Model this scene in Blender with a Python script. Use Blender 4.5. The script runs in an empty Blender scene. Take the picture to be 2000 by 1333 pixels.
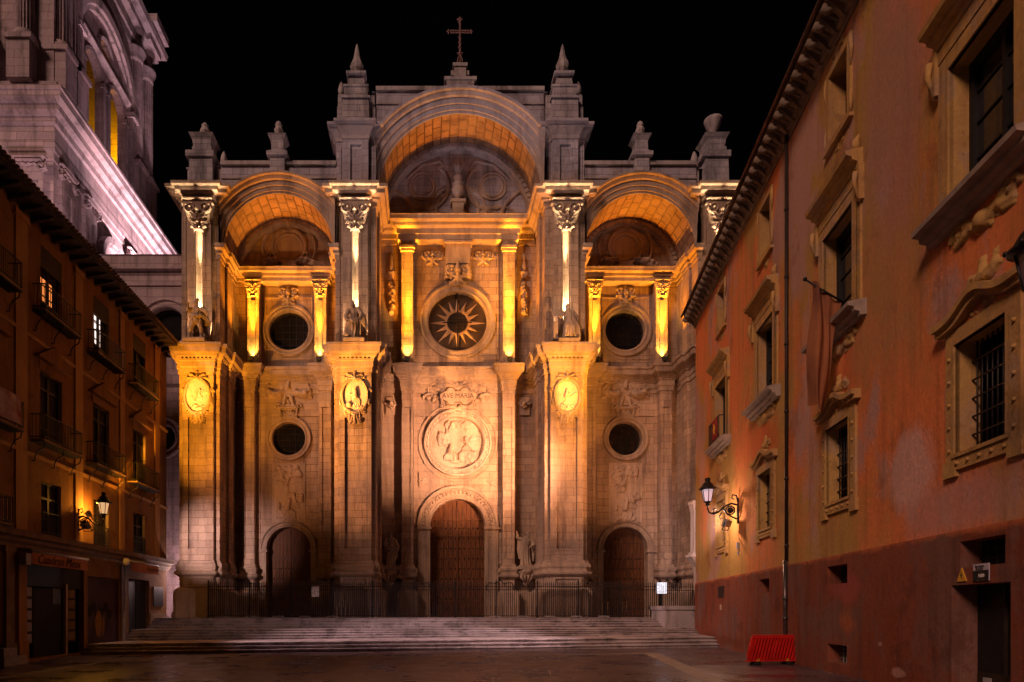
import bpy, bmesh, math, random
import numpy as np
from mathutils import Vector, Matrix, geometry
pi = math.pi
S = bpy.context.scene
C = S.collection
R = random.Random(7)

# ------------------------------------------------------------------ camera
# level view camera with a shifted lens: verticals stay vertical, horizon low in the frame
F = 1250.0; PX, PY = 830.0, 1195.0; CH = 2.2
cam_d = bpy.data.cameras.new('camera'); cam = bpy.data.objects.new('camera', cam_d); C.objects.link(cam)
cam.location = (0, 0, CH); cam.rotation_euler = (pi / 2, 0, 0)
cam_d.sensor_width = 36; cam_d.lens = F / 2000 * 36
cam_d.shift_x = (1000 - PX) / 2000; cam_d.shift_y = (PY - 666.5) / 2000
cam_d.clip_start = 0.1; cam_d.clip_end = 600
S.camera = cam

# ------------------------------------------------------------------ world, exposure
W = bpy.data.worlds.new('World'); S.world = W; W.use_nodes = True
bg = W.node_tree.nodes['Background']
bg.inputs[0].default_value = (0.55, 0.40, 0.62, 1); bg.inputs[1].default_value = 0.0007
S.view_settings.view_transform = 'Standard'; S.view_settings.look = 'None'
S.view_settings.exposure = 0.45; S.view_settings.gamma = 1.0
S.render.engine = 'CYCLES'
S.cycles.use_denoising = True
S.cycles.max_bounces = 7; S.cycles.diffuse_bounces = 4; S.cycles.glossy_bounces = 3
S.cycles.sample_clamp_indirect = 3.0
S.cycles.use_light_tree = True

# ------------------------------------------------------------------ added fill light (one dim soft sun lamp, unseen source)
sd = bpy.data.lights.new('fill_sun', 'SUN'); so = bpy.data.objects.new('fill_sun', sd); C.objects.link(so)
sd.energy = 1.32; sd.angle = math.radians(16); sd.color = (1.0, 0.58, 0.44)
so.rotation_euler = Vector((0.55, 0.62, -0.55)).to_track_quat('-Z', 'Y').to_euler()

def lamp(name, loc, W_, col, target=None, angle=60, blend=0.6, radius=0.12):
    d = bpy.data.lights.new(name, 'POINT' if target is None else 'SPOT')
    d.energy = W_; d.color = col; d.shadow_soft_size = radius
    o = bpy.data.objects.new(name, d); C.objects.link(o); o.location = loc
    if target is not None:
        d.spot_size = math.radians(angle); d.spot_blend = blend
        o.rotation_euler = (Vector(target) - Vector(loc)).to_track_quat('-Z', 'Y').to_euler()
    return o

WASH = (1.0, 0.70, 0.66); AMB2 = (1.0, 0.31, 0.012); HOT = (1.0, 0.58, 0.17); PEACH = (1.0, 0.40, 0.15); AMB = (1.0, 0.37, 0.018); GOLD = (1.0, 0.50, 0.08); PINK = (1.0, 0.47, 0.25); WARM = (1.0, 0.60, 0.34); ROSE = (1.0, 0.66, 0.66)

# floodlights fixed to the two wall lantern brackets, thrown across the square on to the front, plus added fill beams
LF = (-16.45, 32.7, 6.75); RF = (13.1, 29.8, 6.55)
lamp('flood_beam', LF, 28000, AMB, (-15.3, 42.8, 17.6), 18, 1.0)
lamp('flood_beam', LF, 10000, AMB, (-14.9, 42.8, 16.0), 48, 1.0)
lamp('flood_beam', LF, 50000, AMB, (-4.7, 42.8, 18.0), 17, 1.0)
lamp('flood_beam', LF, 15000, AMB, (-3.7, 44.0, 17.0), 38, 1.0)
lamp('flood_beam', RF, 36000, AMB, (9.5, 42.8, 18.0), 18, 1.0)
lamp('flood_beam', RF, 12500, AMB, (8.5, 43.5, 17.2), 42, 1.0)
lamp('flood_beam', LF, 15000, HOT, (-15.25, 42.8, 16.6), 8.5, 0.8)
lamp('flood_beam', LF, 23000, HOT, (-4.7, 42.8, 16.6), 7.0, 0.8)
lamp('flood_beam', RF, 15000, HOT, (9.5, 42.8, 16.6), 7.5, 0.8)
lamp('flood_beam', RF, 50000, PINK, (2.2, 47, 14.2), 35, 1.0)
lamp('flood_beam', RF, 4200, PEACH, (14.2, 46, 14.0), 46, 1.0)
lamp('flood_beam', RF, 7000, PEACH, (7.5, 43.5, 12.0), 44, 1.0)
lamp('flood_beam', LF, 3200, PEACH, (-10.0, 46, 13.5), 46, 1.0)
lamp('flood_beam', LF, 8500, PEACH, (-4.7, 43.0, 11.5), 34, 1.0)
lamp('flood_beam', LF, 5500, ROSE, (-14.5, 43, 7.0), 34, 1.0)
lamp('flood_beam', LF, 4200, WASH, (3.0, 46, 33.0), 54, 1.0)  # weak fill beam added to lift the dark tympana
lamp('flood_beam', RF, 3800, WASH, (1.0, 46, 33.0), 56, 1.0)  # same added fill from the right side
lamp('flood_beam', RF, 2600, ROSE, (16.3, 38.4, 7.2), 36, 1.0)  # fill beam added to brighten the portal pilaster
lamp('flood_beam', RF, 9000, ROSE, (0.0, 36.5, 0.0), 46, 1.0)  # fill beam added to brighten the steps, no such projector
lamp('flood_beam', LF, 7000, ROSE, (1.0, 36, 0.0), 56, 1.0)  # second added fill beam for the steps

# ------------------------------------------------------------------ mesh builder
class MB:
    def __init__(s, T=None):
        s.v = []; s.f = []; s.sm = []; s.T = T; s.uv = None
    def add(s, vs, fs, smooth=False):
        b = len(s.v)
        if s.T: vs = [s.T(*p) for p in vs]
        s.v.extend([tuple(p) for p in vs])
        for f in fs:
            s.f.append(tuple(i + b for i in f)); s.sm.append(smooth)
        return s
    def box(s, x0, x1, y0, y1, z0, z1):
        return s.frus(x0, x1, y0, y1, z0, x0, x1, y0, y1, z1)
    def frus(s, x0, x1, y0, y1, z0, X0, X1, Y0, Y1, z1):
        vs = [(x0, y0, z0), (x1, y0, z0), (x1, y1, z0), (x0, y1, z0), (X0, Y0, z1), (X1, Y0, z1), (X1, Y1, z1), (X0, Y1, z1)]
        return s.add(vs, [(3, 2, 1, 0), (4, 5, 6, 7), (0, 1, 5, 4), (1, 2, 6, 5), (2, 3, 7, 6), (3, 0, 4, 7)])
    def hexa(s, p):
        return s.add(p, [(3, 2, 1, 0), (4, 5, 6, 7), (0, 1, 5, 4), (1, 2, 6, 5), (2, 3, 7, 6), (3, 0, 4, 7)])
    def wall(s, path, z0, z1, skip=()):
        for i in range(len(path) - 1):
            if i in skip: continue
            a, b = path[i], path[i + 1]
            s.add([(a[0], a[1], z0), (b[0], b[1], z0), (b[0], b[1], z1), (a[0], a[1], z1)], [(0, 1, 2, 3)])
        return s
    def mould(s, path, prof, pre=None, post=None, closed=False):
        n = len(path); P = [Vector(p) for p in path]
        def nrm(a, b):
            d = (b - a).normalized(); return Vector((d.y, -d.x))
        offs = []
        for i in range(n):
            a = P[i - 1] if i > 0 else (P[-1] if closed else (Vector(pre) if pre else None))
            b = P[i + 1] if i < n - 1 else (P[0] if closed else (Vector(post) if post else None))
            if a is None: m = nrm(P[i], b)
            elif b is None: m = nrm(a, P[i])
            else:
                n1, n2 = nrm(a, P[i]), nrm(P[i], b); m = (n1 + n2) / max(0.25, 1 + n1.dot(n2))
            offs.append(m)
        k = len(prof); vs = []
        for i in range(n):
            for (o, z) in prof: vs.append((P[i].x + offs[i].x * o, P[i].y + offs[i].y * o, z))
        fs = []
        for i in range(n if closed else n - 1):
            j = (i + 1) % n
            for q in range(k - 1): fs.append((i * k + q, j * k + q, j * k + q + 1, i * k + q + 1))
        if not closed:
            fs.append(tuple(range(k))); fs.append(tuple((n - 1) * k + q for q in reversed(range(k))))
        return s.add(vs, fs)
    def panel(s, m, outer, holes=(), depth=0.0, front=True):
        loops = [outer] + list(holes)
        if front:
            flat = [p for l in loops for p in l]
            tris = geometry.tessellate_polygon([[Vector((p[0], p[1], 0)) for p in l] for l in loops])
            s.add([m(p[0], p[1], 0) for p in flat], [tuple(t) for t in tris])
        if depth:
            for l in holes:
                n = len(l)
                vs = [m(p[0], p[1], 0) for p in l] + [m(p[0], p[1], depth) for p in l]
                s.add(vs, [(i, (i + 1) % n, n + (i + 1) % n, n + i) for i in range(n)])
        return s
    def fill(s, m, loop, c):
        tris = geometry.tessellate_polygon([[Vector((p[0], p[1], 0)) for p in loop]])
        return s.add([m(p[0], p[1], c) for p in loop], [tuple(t) for t in tris])
    def slab(s, m, loop, c0, c1):
        s.fill(m, loop, c0); n = len(loop)
        vs = [m(p[0], p[1], c0) for p in loop] + [m(p[0], p[1], c1) for p in loop]
        return s.add(vs, [(i, (i + 1) % n, n + (i + 1) % n, n + i) for i in range(n)])
    def ring(s, m, cx, cz, prof, a0=0.0, a1=2 * pi, n=48, clamp=None, sy=1.0, smooth=True):
        k = len(prof); vs = []
        for i in range(n + 1):
            a = a0 + (a1 - a0) * i / n
            for (r, c) in prof:
                x = cx + r * math.cos(a); z = cz + r * math.sin(a) * sy
                if clamp: x = min(max(x, clamp[0]), clamp[1])
                vs.append(m(x, z, c))
        fs = [(i * k + q, (i + 1) * k + q, (i + 1) * k + q + 1, i * k + q + 1) for i in range(n) for q in range(k - 1)]
        return s.add(vs, fs, smooth and False)
    def lathe(s, cx, cy, prof, n=16, smooth=True, ax=None):
        k = len(prof); vs = []
        for i in range(n):
            a = 2 * pi * i / n
            for (r, z) in prof: vs.append((cx + r * math.cos(a), cy + r * math.sin(a), z))
        fs = [(i * k + q, ((i + 1) % n) * k + q, ((i + 1) % n) * k + q + 1, i * k + q + 1) for i in range(n) for q in range(k - 1)]
        fs.append(tuple(i * k for i in reversed(range(n)))); fs.append(tuple(i * k + k - 1 for i in range(n)))
        return s.add(vs, fs, smooth)
    def tube(s, pts, rad, n=6, smooth=True):
        P = [Vector(p) for p in pts]; m = len(P)
        rads = rad if isinstance(rad, (list, tuple)) else [rad] * m
        t0 = (P[1] - P[0]).normalized(); u = t0.orthogonal().normalized(); vs = []
        for i in range(m):
            t = ((P[min(i + 1, m - 1)] - P[max(i - 1, 0)])).normalized()
            u = (u - t * u.dot(t)); u = u.normalized() if u.length > 1e-6 else t.orthogonal().normalized()
            w = t.cross(u)
            for q in range(n):
                a = 2 * pi * q / n; d = u * math.cos(a) + w * math.sin(a)
                vs.append(tuple(P[i] + d * rads[i]))
        fs = [(i * n + q, i * n + (q + 1) % n, (i + 1) * n + (q + 1) % n, (i + 1) * n + q) for i in range(m - 1) for q in range(n)]
        fs.append(tuple(reversed(range(n)))); fs.append(tuple((m - 1) * n + q for q in range(n)))
        return s.add(vs, fs, smooth)
    def ball(s, c, r, n=10, m=7):
        rx, ry, rz = r if isinstance(r, (list, tuple)) else (r, r, r)
        vs = [(c[0], c[1], c[2] - rz)]; fs = []
        for j in range(1, m):
            b = -pi / 2 + pi * j / m
            for i in range(n):
                a = 2 * pi * i / n
                vs.append((c[0] + rx * math.cos(b) * math.cos(a), c[1] + ry * math.cos(b) * math.sin(a), c[2] + rz * math.sin(b)))
        vs.append((c[0], c[1], c[2] + rz)); top = len(vs) - 1
        for i in range(n):
            fs.append((0, 1 + (i + 1) % n, 1 + i)); fs.append((top, top - n + i, top - n + (i + 1) % n))
            for j in range(m - 2):
                a = 1 + j * n
                fs.append((a + i, a + (i + 1) % n, a + n + (i + 1) % n, a + n + i))
        return s.add(vs, fs, True)
    def grid(s, fn, nu, nv, uvs=None, smooth=True, keep=None):
        vs = [fn(i / nu, j / nv) for i in range(nu + 1) for j in range(nv + 1)]
        fs = []
        for i in range(nu):
            for j in range(nv):
                if keep and not keep(i, j): continue
                fs.append((i * (nv + 1) + j, (i + 1) * (nv + 1) + j, (i + 1) * (nv + 1) + j + 1, i * (nv + 1) + j + 1))
        if uvs:
            if s.uv is None: s.uv = {}
            b = len(s.v)
            for i in range(nu + 1):
                for j in range(nv + 1): s.uv[b + i * (nv + 1) + j] = uvs(i / nu, j / nv)
        return s.add(vs, fs, smooth)
    def build(s, name, mat, parent=None, label=None, cat=None, group=None, kind=None, recalc=True):
        me = bpy.data.meshes.new(name)
        V = np.array(s.v, dtype=float)
        if parent is not None: org = np.array(parent.get('_org', (0, 0, 0)))
        else: org = np.array([(V[:, 0].min() + V[:, 0].max()) / 2, (V[:, 1].min() + V[:, 1].max()) / 2, V[:, 2].min()])
        me.from_pydata((V - org).tolist(), [], s.f)
        me.polygons.foreach_set('use_smooth', s.sm)
        if s.uv:
            ul = me.uv_layers.new(name='UVMap')
            li = np.zeros(len(me.loops), dtype=np.int32); me.loops.foreach_get('vertex_index', li)
            ul.data.foreach_set('uv', np.array([s.uv.get(int(i), (0, 0)) for i in li], dtype=float).ravel())
        if recalc:
            bm = bmesh.new(); bm.from_mesh(me); bmesh.ops.recalc_face_normals(bm, faces=bm.faces); bm.to_mesh(me); bm.free()
        me.materials.append(mat)
        o = bpy.data.objects.new(name, me); C.objects.link(o)
        if parent is not None: o.parent = parent
        else: o.location = org
        o['_org'] = [float(x) for x in org]
        tag(o, label, cat, group, kind)
        return o

def tag(o, label=None, cat=None, group=None, kind=None):
    if label: o['label'] = label
    if cat: o['category'] = cat
    if group: o['group'] = group
    if kind: o['kind'] = kind
    return o

def thing(name, label, cat, loc=(0, 0, 0), group=None):
    o = bpy.data.objects.new(name, None); C.objects.link(o); o.location = loc
    o['_org'] = [float(x) for x in loc]; o.empty_display_size = 0.3
    return tag(o, label, cat, group)

def dup(root, loc, label=None, rotz=None):
    r = root.copy(); C.objects.link(r); r.location = loc
    if rotz is not None: r.rotation_euler = (0, 0, rotz)
    if label: r['label'] = label
    for ch in list(root.children):
        c = ch.copy(); C.objects.link(c); c.parent = r
        for g in ch.children:
            d = g.copy(); C.objects.link(d); d.parent = c
    return r

def text(body, size, loc, rot, mat, parent=None, name='lettering', shear=0.0, ext=0.004, align='CENTER', sx=1.0):
    cu = bpy.data.curves.new(name, 'FONT'); cu.body = body; cu.size = size; cu.extrude = ext; cu.shear = shear
    cu.align_x = align; cu.align_y = 'CENTER'; cu.resolution_u = 3
    o = bpy.data.objects.new(name, cu); C.objects.link(o); cu.materials.append(mat)
    o.rotation_euler = rot; o.scale = (sx, 1, 1)
    org = Vector(parent.get('_org', (0, 0, 0))) if parent is not None else Vector((0, 0, 0))
    dg = bpy.context.evaluated_depsgraph_get()
    me = bpy.data.meshes.new_from_object(o.evaluated_get(dg)); bpy.data.objects.remove(o); bpy.data.curves.remove(cu)
    me.name = name
    o = bpy.data.objects.new(name, me); C.objects.link(o); me.materials.clear(); me.materials.append(mat)
    o.rotation_euler = rot; o.scale = (sx, 1, 1); o.location = Vector(loc) - org
    if parent is not None: o.parent = parent
    return o

def at(x, y, Y):
    return ((x - PX) / F * Y, Y, CH + (PY - y) / F * Y)

# ------------------------------------------------------------------ procedural materials
def node(nt, t, **kw):
    n = nt.nodes.new(t)
    for k, v in kw.items(): setattr(n, k, v)
    return n

def newmat(name, col=(0.5, 0.5, 0.5), rough=0.8, metal=0.0, spec=0.3):
    m = bpy.data.materials.new(name); m.use_nodes = True
    nt = m.node_tree; b = nt.nodes['Principled BSDF']
    b.inputs['Base Color'].default_value = (*col, 1); b.inputs['Roughness'].default_value = rough
    b.inputs['Metallic'].default_value = metal; b.inputs['Specular IOR Level'].default_value = spec
    return m, nt, b

def mixc(nt, fac, a, b, mode='MIX'):
    n = node(nt, 'ShaderNodeMix', data_type='RGBA', blend_type=mode)
    for i, s in ((0, fac), (6, a), (7, b)):
        if hasattr(s, 'is_linked'): nt.links.new(s, n.inputs[i])
        elif isinstance(s, tuple): n.inputs[i].default_value = (*s, 1) if len(s) == 3 else s
        else: n.inputs[i].default_value = s
    return n.outputs[2]

def ramp(nt, fac, lo, hi):
    n = node(nt, 'ShaderNodeMapRange'); n.inputs[1].default_value = lo; n.inputs[2].default_value = hi
    nt.links.new(fac, n.inputs[0]); return n.outputs[0]

def wallcoord(nt, scale=(1, 1, 1)):
    g = node(nt, 'ShaderNodeNewGeometry')
    sp = node(nt, 'ShaderNodeSeparateXYZ'); nt.links.new(g.outputs['Position'], sp.inputs[0])
    sn = node(nt, 'ShaderNodeSeparateXYZ'); nt.links.new(g.outputs['True Normal'], sn.inputs[0])
    ab = node(nt, 'ShaderNodeMath', operation='ABSOLUTE'); nt.links.new(sn.outputs[0], ab.inputs[0])
    gt = node(nt, 'ShaderNodeMath', operation='GREATER_THAN'); nt.links.new(ab.outputs[0], gt.inputs[0]); gt.inputs[1].default_value = 0.6
    mx = node(nt, 'ShaderNodeMix', data_type='FLOAT')
    nt.links.new(gt.outputs[0], mx.inputs[0]); nt.links.new(sp.outputs[0], mx.inputs[2]); nt.links.new(sp.outputs[1], mx.inputs[3])
    cb = node(nt, 'ShaderNodeCombineXYZ'); nt.links.new(mx.outputs[0], cb.inputs[0]); nt.links.new(sp.outputs[2], cb.inputs[1])
    return cb.outputs[0], g.outputs['Position']

def noise(nt, vec, scale, detail=4, stretch=None, rough=0.55):
    n = node(nt, 'ShaderNodeTexNoise'); n.inputs['Scale'].default_value = scale; n.inputs['Detail'].default_value = detail
    n.inputs['Roughness'].default_value = rough
    if stretch:
        mp = node(nt, 'ShaderNodeMapping'); mp.inputs['Scale'].default_value = stretch
        nt.links.new(vec, mp.inputs[0]); vec = mp.outputs[0]
    nt.links.new(vec, n.inputs['Vector']); return n.outputs['Fac']

def ashlar(name, c1, c2, stain, patch, bw=1.05, bh=0.5, mortar=0.016, bump=0.5, blocks=True, uv=False, weather=None):
    m, nt, b = newmat(name, c1, 0.88, 0, 0.2)
    vec, pos = wallcoord(nt)
    if uv:
        t = node(nt, 'ShaderNodeTexCoord'); vec = t.outputs['UV']
    n1 = noise(nt, pos, 0.16, 3); n2 = noise(nt, pos, 1.1, 5); n3 = noise(nt, pos, 9.0, 5)
    col = None; hgt = None
    if blocks:
        br = node(nt, 'ShaderNodeTexBrick'); nt.links.new(vec, br.inputs['Vector'])
        br.inputs['Color1'].default_value = (*c1, 1); br.inputs['Color2'].default_value = (*c2, 1)
        br.inputs['Mortar'].default_value = (*[x * 0.55 for x in c2], 1)
        br.inputs['Scale'].default_value = 1; br.inputs['Mortar Size'].default_value = mortar
        br.inputs['Brick Width'].default_value = bw; br.inputs['Row Height'].default_value = bh
        br.inputs['Mortar Smooth'].default_value = 0.3; br.inputs['Bias'].default_value = -0.15
        col = br.outputs['Color']; hgt = br.outputs['Fac']
    else:
        col = mixc(nt, ramp(nt, n2, 0.35, 0.65), c1, c2)
    col = mixc(nt, ramp(nt, n1, 0.46, 0.62), col, mixc(nt, 0.65, col, patch))
    st = noise(nt, pos, 0.9, 5, (1.3, 1.3, 0.16), 0.65)
    col = mixc(nt, ramp(nt, st, 0.48, 0.68), col, mixc(nt, 0.74, col, stain))
    n4 = noise(nt, pos, 0.42, 9, (1, 1, 0.55), 0.72)
    col = mixc(nt, ramp(nt, n4, 0.54, 0.63), col, mixc(nt, 0.48, col, stain))
    col = mixc(nt, ramp(nt, n3, 0.3, 0.75), mixc(nt, 0.22, col, (0.03, 0.025, 0.022)), col)
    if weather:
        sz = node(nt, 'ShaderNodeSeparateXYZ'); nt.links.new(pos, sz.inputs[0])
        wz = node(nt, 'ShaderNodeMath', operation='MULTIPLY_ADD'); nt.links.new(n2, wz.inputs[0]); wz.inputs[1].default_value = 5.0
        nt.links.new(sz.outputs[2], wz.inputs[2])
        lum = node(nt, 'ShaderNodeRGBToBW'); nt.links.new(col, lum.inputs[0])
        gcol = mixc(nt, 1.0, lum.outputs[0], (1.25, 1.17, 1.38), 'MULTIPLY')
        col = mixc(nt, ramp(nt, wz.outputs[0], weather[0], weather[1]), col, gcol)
    nt.links.new(col, b.inputs['Base Color'])
    bp = node(nt, 'ShaderNodeBump'); bp.inputs['Strength'].default_value = bump; bp.inputs['Distance'].default_value = 0.05
    h = node(nt, 'ShaderNodeMath', operation='MULTIPLY_ADD'); nt.links.new(n3, h.inputs[0]); h.inputs[1].default_value = 0.7
    nt.links.new(n2, h.inputs[2])
    if hgt is not None:
        h2 = node(nt, 'ShaderNodeMath', operation='MULTIPLY_ADD'); nt.links.new(hgt, h2.inputs[0]); h2.inputs[1].default_value = -1.1
        nt.links.new(h.outputs[0], h2.inputs[2]); h = h2
    nt.links.new(h.outputs[0], bp.inputs['Height']); nt.links.new(bp.outputs[0], b.inputs['Normal'])
    return m

def plain(name, c1, c2=None, rough=0.7, scale=3.0, metal=0.0, spec=0.3, bump=0.0, stretch=None):
    m, nt, b = newmat(name, c1, rough, metal, spec)
    g = node(nt, 'ShaderNodeNewGeometry')
    n = noise(nt, g.outputs['Position'], scale, 5, stretch)
    c2 = c2 or tuple(x * 0.6 for x in c1)
    nt.links.new(mixc(nt, ramp(nt, n, 0.32, 0.68), c1, c2), b.inputs['Base Color'])
    if bump:
        bp = node(nt, 'ShaderNodeBump'); bp.inputs['Strength'].default_value = bump; bp.inputs['Distance'].default_value = 0.03
        nt.links.new(n, bp.inputs['Height']); nt.links.new(bp.outputs[0], b.inputs['Normal'])
    return m

def plaster(name, c1, c2, c3, dirt, s=0.22, patches=(), fade=None):
    m, nt, b = newmat(name, c1, 0.92, 0, 0.15)
    g = node(nt, 'ShaderNodeNewGeometry'); pos = g.outputs['Position']
    a = noise(nt, pos, s, 8, (1, 1, 0.75), 0.62); c = noise(nt, pos, s * 1.9, 9, (0.9, 1.0, 0.6), 0.66)
    f = noise(nt, pos, 9, 8, None, 0.7); st = noise(nt, pos, 1.0, 7, (2.4, 2.4, 0.16), 0.7); d2 = noise(nt, pos, s * 4.2, 9, (1, 1, 0.8), 0.7)
    col = mixc(nt, ramp(nt, a, 0.45, 0.56), c1, c2)
    col = mixc(nt, ramp(nt, c, 0.52, 0.60), col, c3)
    col = mixc(nt, ramp(nt, d2, 0.56, 0.63), col, mixc(nt, 0.45, col, dirt))
    col = mixc(nt, ramp(nt, st, 0.50, 0.74), col, mixc(nt, 0.62, col, dirt))
    for (px, py, pz, ry, rz, pc) in patches:
        sb = node(nt, 'ShaderNodeVectorMath', operation='SUBTRACT'); nt.links.new(pos, sb.inputs[0]); sb.inputs[1].default_value = (px, py, pz)
        ml = node(nt, 'ShaderNodeVectorMath', operation='MULTIPLY'); nt.links.new(sb.outputs[0], ml.inputs[0]); ml.inputs[1].default_value = (0, 1 / ry, 1 / rz)
        ln = node(nt, 'ShaderNodeVectorMath', operation='LENGTH'); nt.links.new(ml.outputs[0], ln.inputs[0])
        ad = node(nt, 'ShaderNodeMath', operation='MULTIPLY_ADD'); nt.links.new(c, ad.inputs[0]); ad.inputs[1].default_value = 3.4; nt.links.new(ln.outputs['Value'], ad.inputs[2])
        col = mixc(nt, ramp(nt, ad.outputs[0], 2.75, 2.3), col, mixc(nt, 0.6, col, pc))
    if fade:
        sz = node(nt, 'ShaderNodeSeparateXYZ'); nt.links.new(pos, sz.inputs[0])
        ad = node(nt, 'ShaderNodeMath', operation='MULTIPLY_ADD'); nt.links.new(d2, ad.inputs[0]); ad.inputs[1].default_value = fade[2]; nt.links.new(sz.outputs[2], ad.inputs[2])
        col = mixc(nt, ramp(nt, ad.outputs[0], fade[0], fade[1]), col, fade[3])
    col = mixc(nt, ramp(nt, f, 0.30, 0.62), mixc(nt, 0.34, col, dirt), col)
    nt.links.new(col, b.inputs['Base Color'])
    bp = node(nt, 'ShaderNodeBump'); bp.inputs['Strength'].default_value = 0.45; bp.inputs['Distance'].default_value = 0.04
    h = node(nt, 'ShaderNodeMath', operation='MULTIPLY_ADD'); nt.links.new(d2, h.inputs[0]); h.inputs[1].default_value = 2.0; nt.links.new(f, h.inputs[2])
    nt.links.new(h.outputs[0], bp.inputs['Height']); nt.links.new(bp.outputs[0], b.inputs['Normal'])
    return m

def glow(name, col, st):
    m, nt, b = newmat(name, col, 0.4); b.inputs['Emission Color'].default_value = (*col, 1); b.inputs['Emission Strength'].default_value = st
    return m

M = {}
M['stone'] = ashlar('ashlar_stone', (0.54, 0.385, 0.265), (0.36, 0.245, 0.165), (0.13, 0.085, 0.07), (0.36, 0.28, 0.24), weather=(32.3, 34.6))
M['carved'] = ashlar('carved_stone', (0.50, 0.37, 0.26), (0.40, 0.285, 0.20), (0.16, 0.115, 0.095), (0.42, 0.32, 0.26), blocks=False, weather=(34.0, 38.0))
M['grey'] = ashlar('weathered_stone', (0.50, 0.46, 0.49), (0.35, 0.325, 0.37), (0.09, 0.085, 0.10), (0.27, 0.27, 0.33), bw=0.8, bh=0.42)
M['greyc'] = ashlar('weathered_trim', (0.52, 0.47, 0.46), (0.38, 0.34, 0.35), (0.09, 0.08, 0.09), (0.30, 0.28, 0.31), blocks=False)
M['tower'] = ashlar('tower_stone', (0.56, 0.42, 0.43), (0.38, 0.285, 0.30), (0.12, 0.095, 0.10), (0.40, 0.33, 0.37), bw=1.3, bh=0.6, bump=0.7)
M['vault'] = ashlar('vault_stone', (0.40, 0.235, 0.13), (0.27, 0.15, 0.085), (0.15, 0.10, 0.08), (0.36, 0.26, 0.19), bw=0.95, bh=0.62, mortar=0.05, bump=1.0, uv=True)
M['wood'] = plain('old_door_wood', (0.17, 0.060, 0.017), (0.055, 0.021, 0.008), 0.65, 2.2, bump=0.5, stretch=(5, 5, 0.5))
M['iron'] = plain('black_iron', (0.018, 0.014, 0.015), (0.008, 0.007, 0.008), 0.5, 6, 0.2, 0.4)
M['rustiron'] = plain('fence_iron', (0.03, 0.02, 0.02), (0.012, 0.009, 0.009), 0.55, 3, 0.2, 0.4)
M['glass'] = plain('dark_glass', (0.012, 0.011, 0.013), (0.02, 0.017, 0.016), 0.035, 1.3, 0, 0.6, bump=0.05)
M['step'] = ashlar('step_stone', (0.47, 0.40, 0.40), (0.34, 0.28, 0.285), (0.07, 0.055, 0.055), (0.25, 0.215, 0.21), bw=2.1, bh=5.0, mortar=0.01, bump=0.5)
def wallpt(px, py):
    Y = 8.45 * F / (px - 1080); return (8.45 + 0.2 * Y, Y, CH + (PY - py) / F * Y)
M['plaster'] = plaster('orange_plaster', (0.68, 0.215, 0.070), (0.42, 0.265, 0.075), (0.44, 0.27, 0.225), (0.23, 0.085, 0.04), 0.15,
    [(*wallpt(1775, 925), 1.15, 0.95, (0.60, 0.46, 0.44)), (*wallpt(1660, 690), 0.5, 1.5, (0.62, 0.14, 0.05)), (*wallpt(1880, 985), 2.2, 0.7, (0.46, 0.27, 0.25)), (*wallpt(1730, 560), 2.2, 2.8, (0.40, 0.24, 0.10)), (*wallpt(1740, 200), 1.6, 4.0, (0.42, 0.22, 0.20)), (*wallpt(1490, 870), 1.6, 1.1, (0.60, 0.10, 0.03))])  # the two strong red patches paint in shade below window sills
M['plinthp'] = plaster('red_plinth_plaster', (0.225, 0.070, 0.040), (0.20, 0.055, 0.026), (0.18, 0.090, 0.070), (0.075, 0.026, 0.018), 0.28,
    [(*wallpt(1655, 1215), 1.0, 0.5, (0.40, 0.11, 0.03)), (*wallpt(1655, 1150), 1.1, 0.5, (0.34, 0.08, 0.07)), (*wallpt(1410, 1250), 5, 0.35, (0.12, 0.03, 0.012)), (*wallpt(1760, 1315), 0.35, 0.12, (0.5, 0.3, 0.25)), (*wallpt(1722, 1258), 0.14, 0.08, (0.5, 0.3, 0.25))], (4.00, 4.16, 0.5, (0.50, 0.15, 0.058)))
M['trim'] = plaster('ochre_trim', (0.50, 0.31, 0.10), (0.44, 0.26, 0.10), (0.42, 0.28, 0.16), (0.19, 0.11, 0.05), 0.6)
M['sill'] = plain('grey_sill_stone', (0.37, 0.30, 0.25), (0.24, 0.19, 0.16), 0.85, 3, bump=0.3)
M['eave'] = plain('carved_eave', (0.22, 0.165, 0.12), (0.12, 0.09, 0.07), 0.85, 2.5, bump=0.4)
M['lplaster'] = plaster('brown_plaster', (0.26, 0.125, 0.036), (0.22, 0.095, 0.03), (0.23, 0.125, 0.05), (0.07, 0.034, 0.015), 0.35)
M['lpil'] = plain('ochre_pilaster', (0.38, 0.205, 0.065), (0.28, 0.14, 0.048), 0.9, 1.5, stretch=(1, 1, 0.4))
M['ltrim'] = plain('shop_moulding', (0.24, 0.15, 0.075), (0.14, 0.085, 0.045), 0.85, 2)
M['tile'] = plain('clay_roof_tile', (0.16, 0.085, 0.05), (0.07, 0.042, 0.03), 0.9, 2.5, bump=0.4)
M['beam'] = plain('eave_timber', (0.055, 0.032, 0.02), (0.025, 0.016, 0.011), 0.8, 3)
M['shutterwood'] = plain('dark_joinery', (0.035, 0.020, 0.014), (0.018, 0.011, 0.009), 0.6, 4)
M['paint'] = plain('pale_reveal', (0.42, 0.31, 0.21), (0.33, 0.24, 0.16), 0.9, 2)
M['awning'] = plain('rust_awning', (0.44, 0.17, 0.07), (0.33, 0.125, 0.055), 0.9, 1.5)
M['metalshut'] = plain('painted_shutter', (0.10, 0.055, 0.065), (0.055, 0.035, 0.042), 0.6, 1.2)
M['white'] = plain('white_paint', (0.62, 0.58, 0.56), (0.5, 0.46, 0.44), 0.6, 5)
M['greybox'] = plain('grey_box', (0.35, 0.33, 0.33), (0.27, 0.25, 0.25), 0.6, 5)
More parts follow.
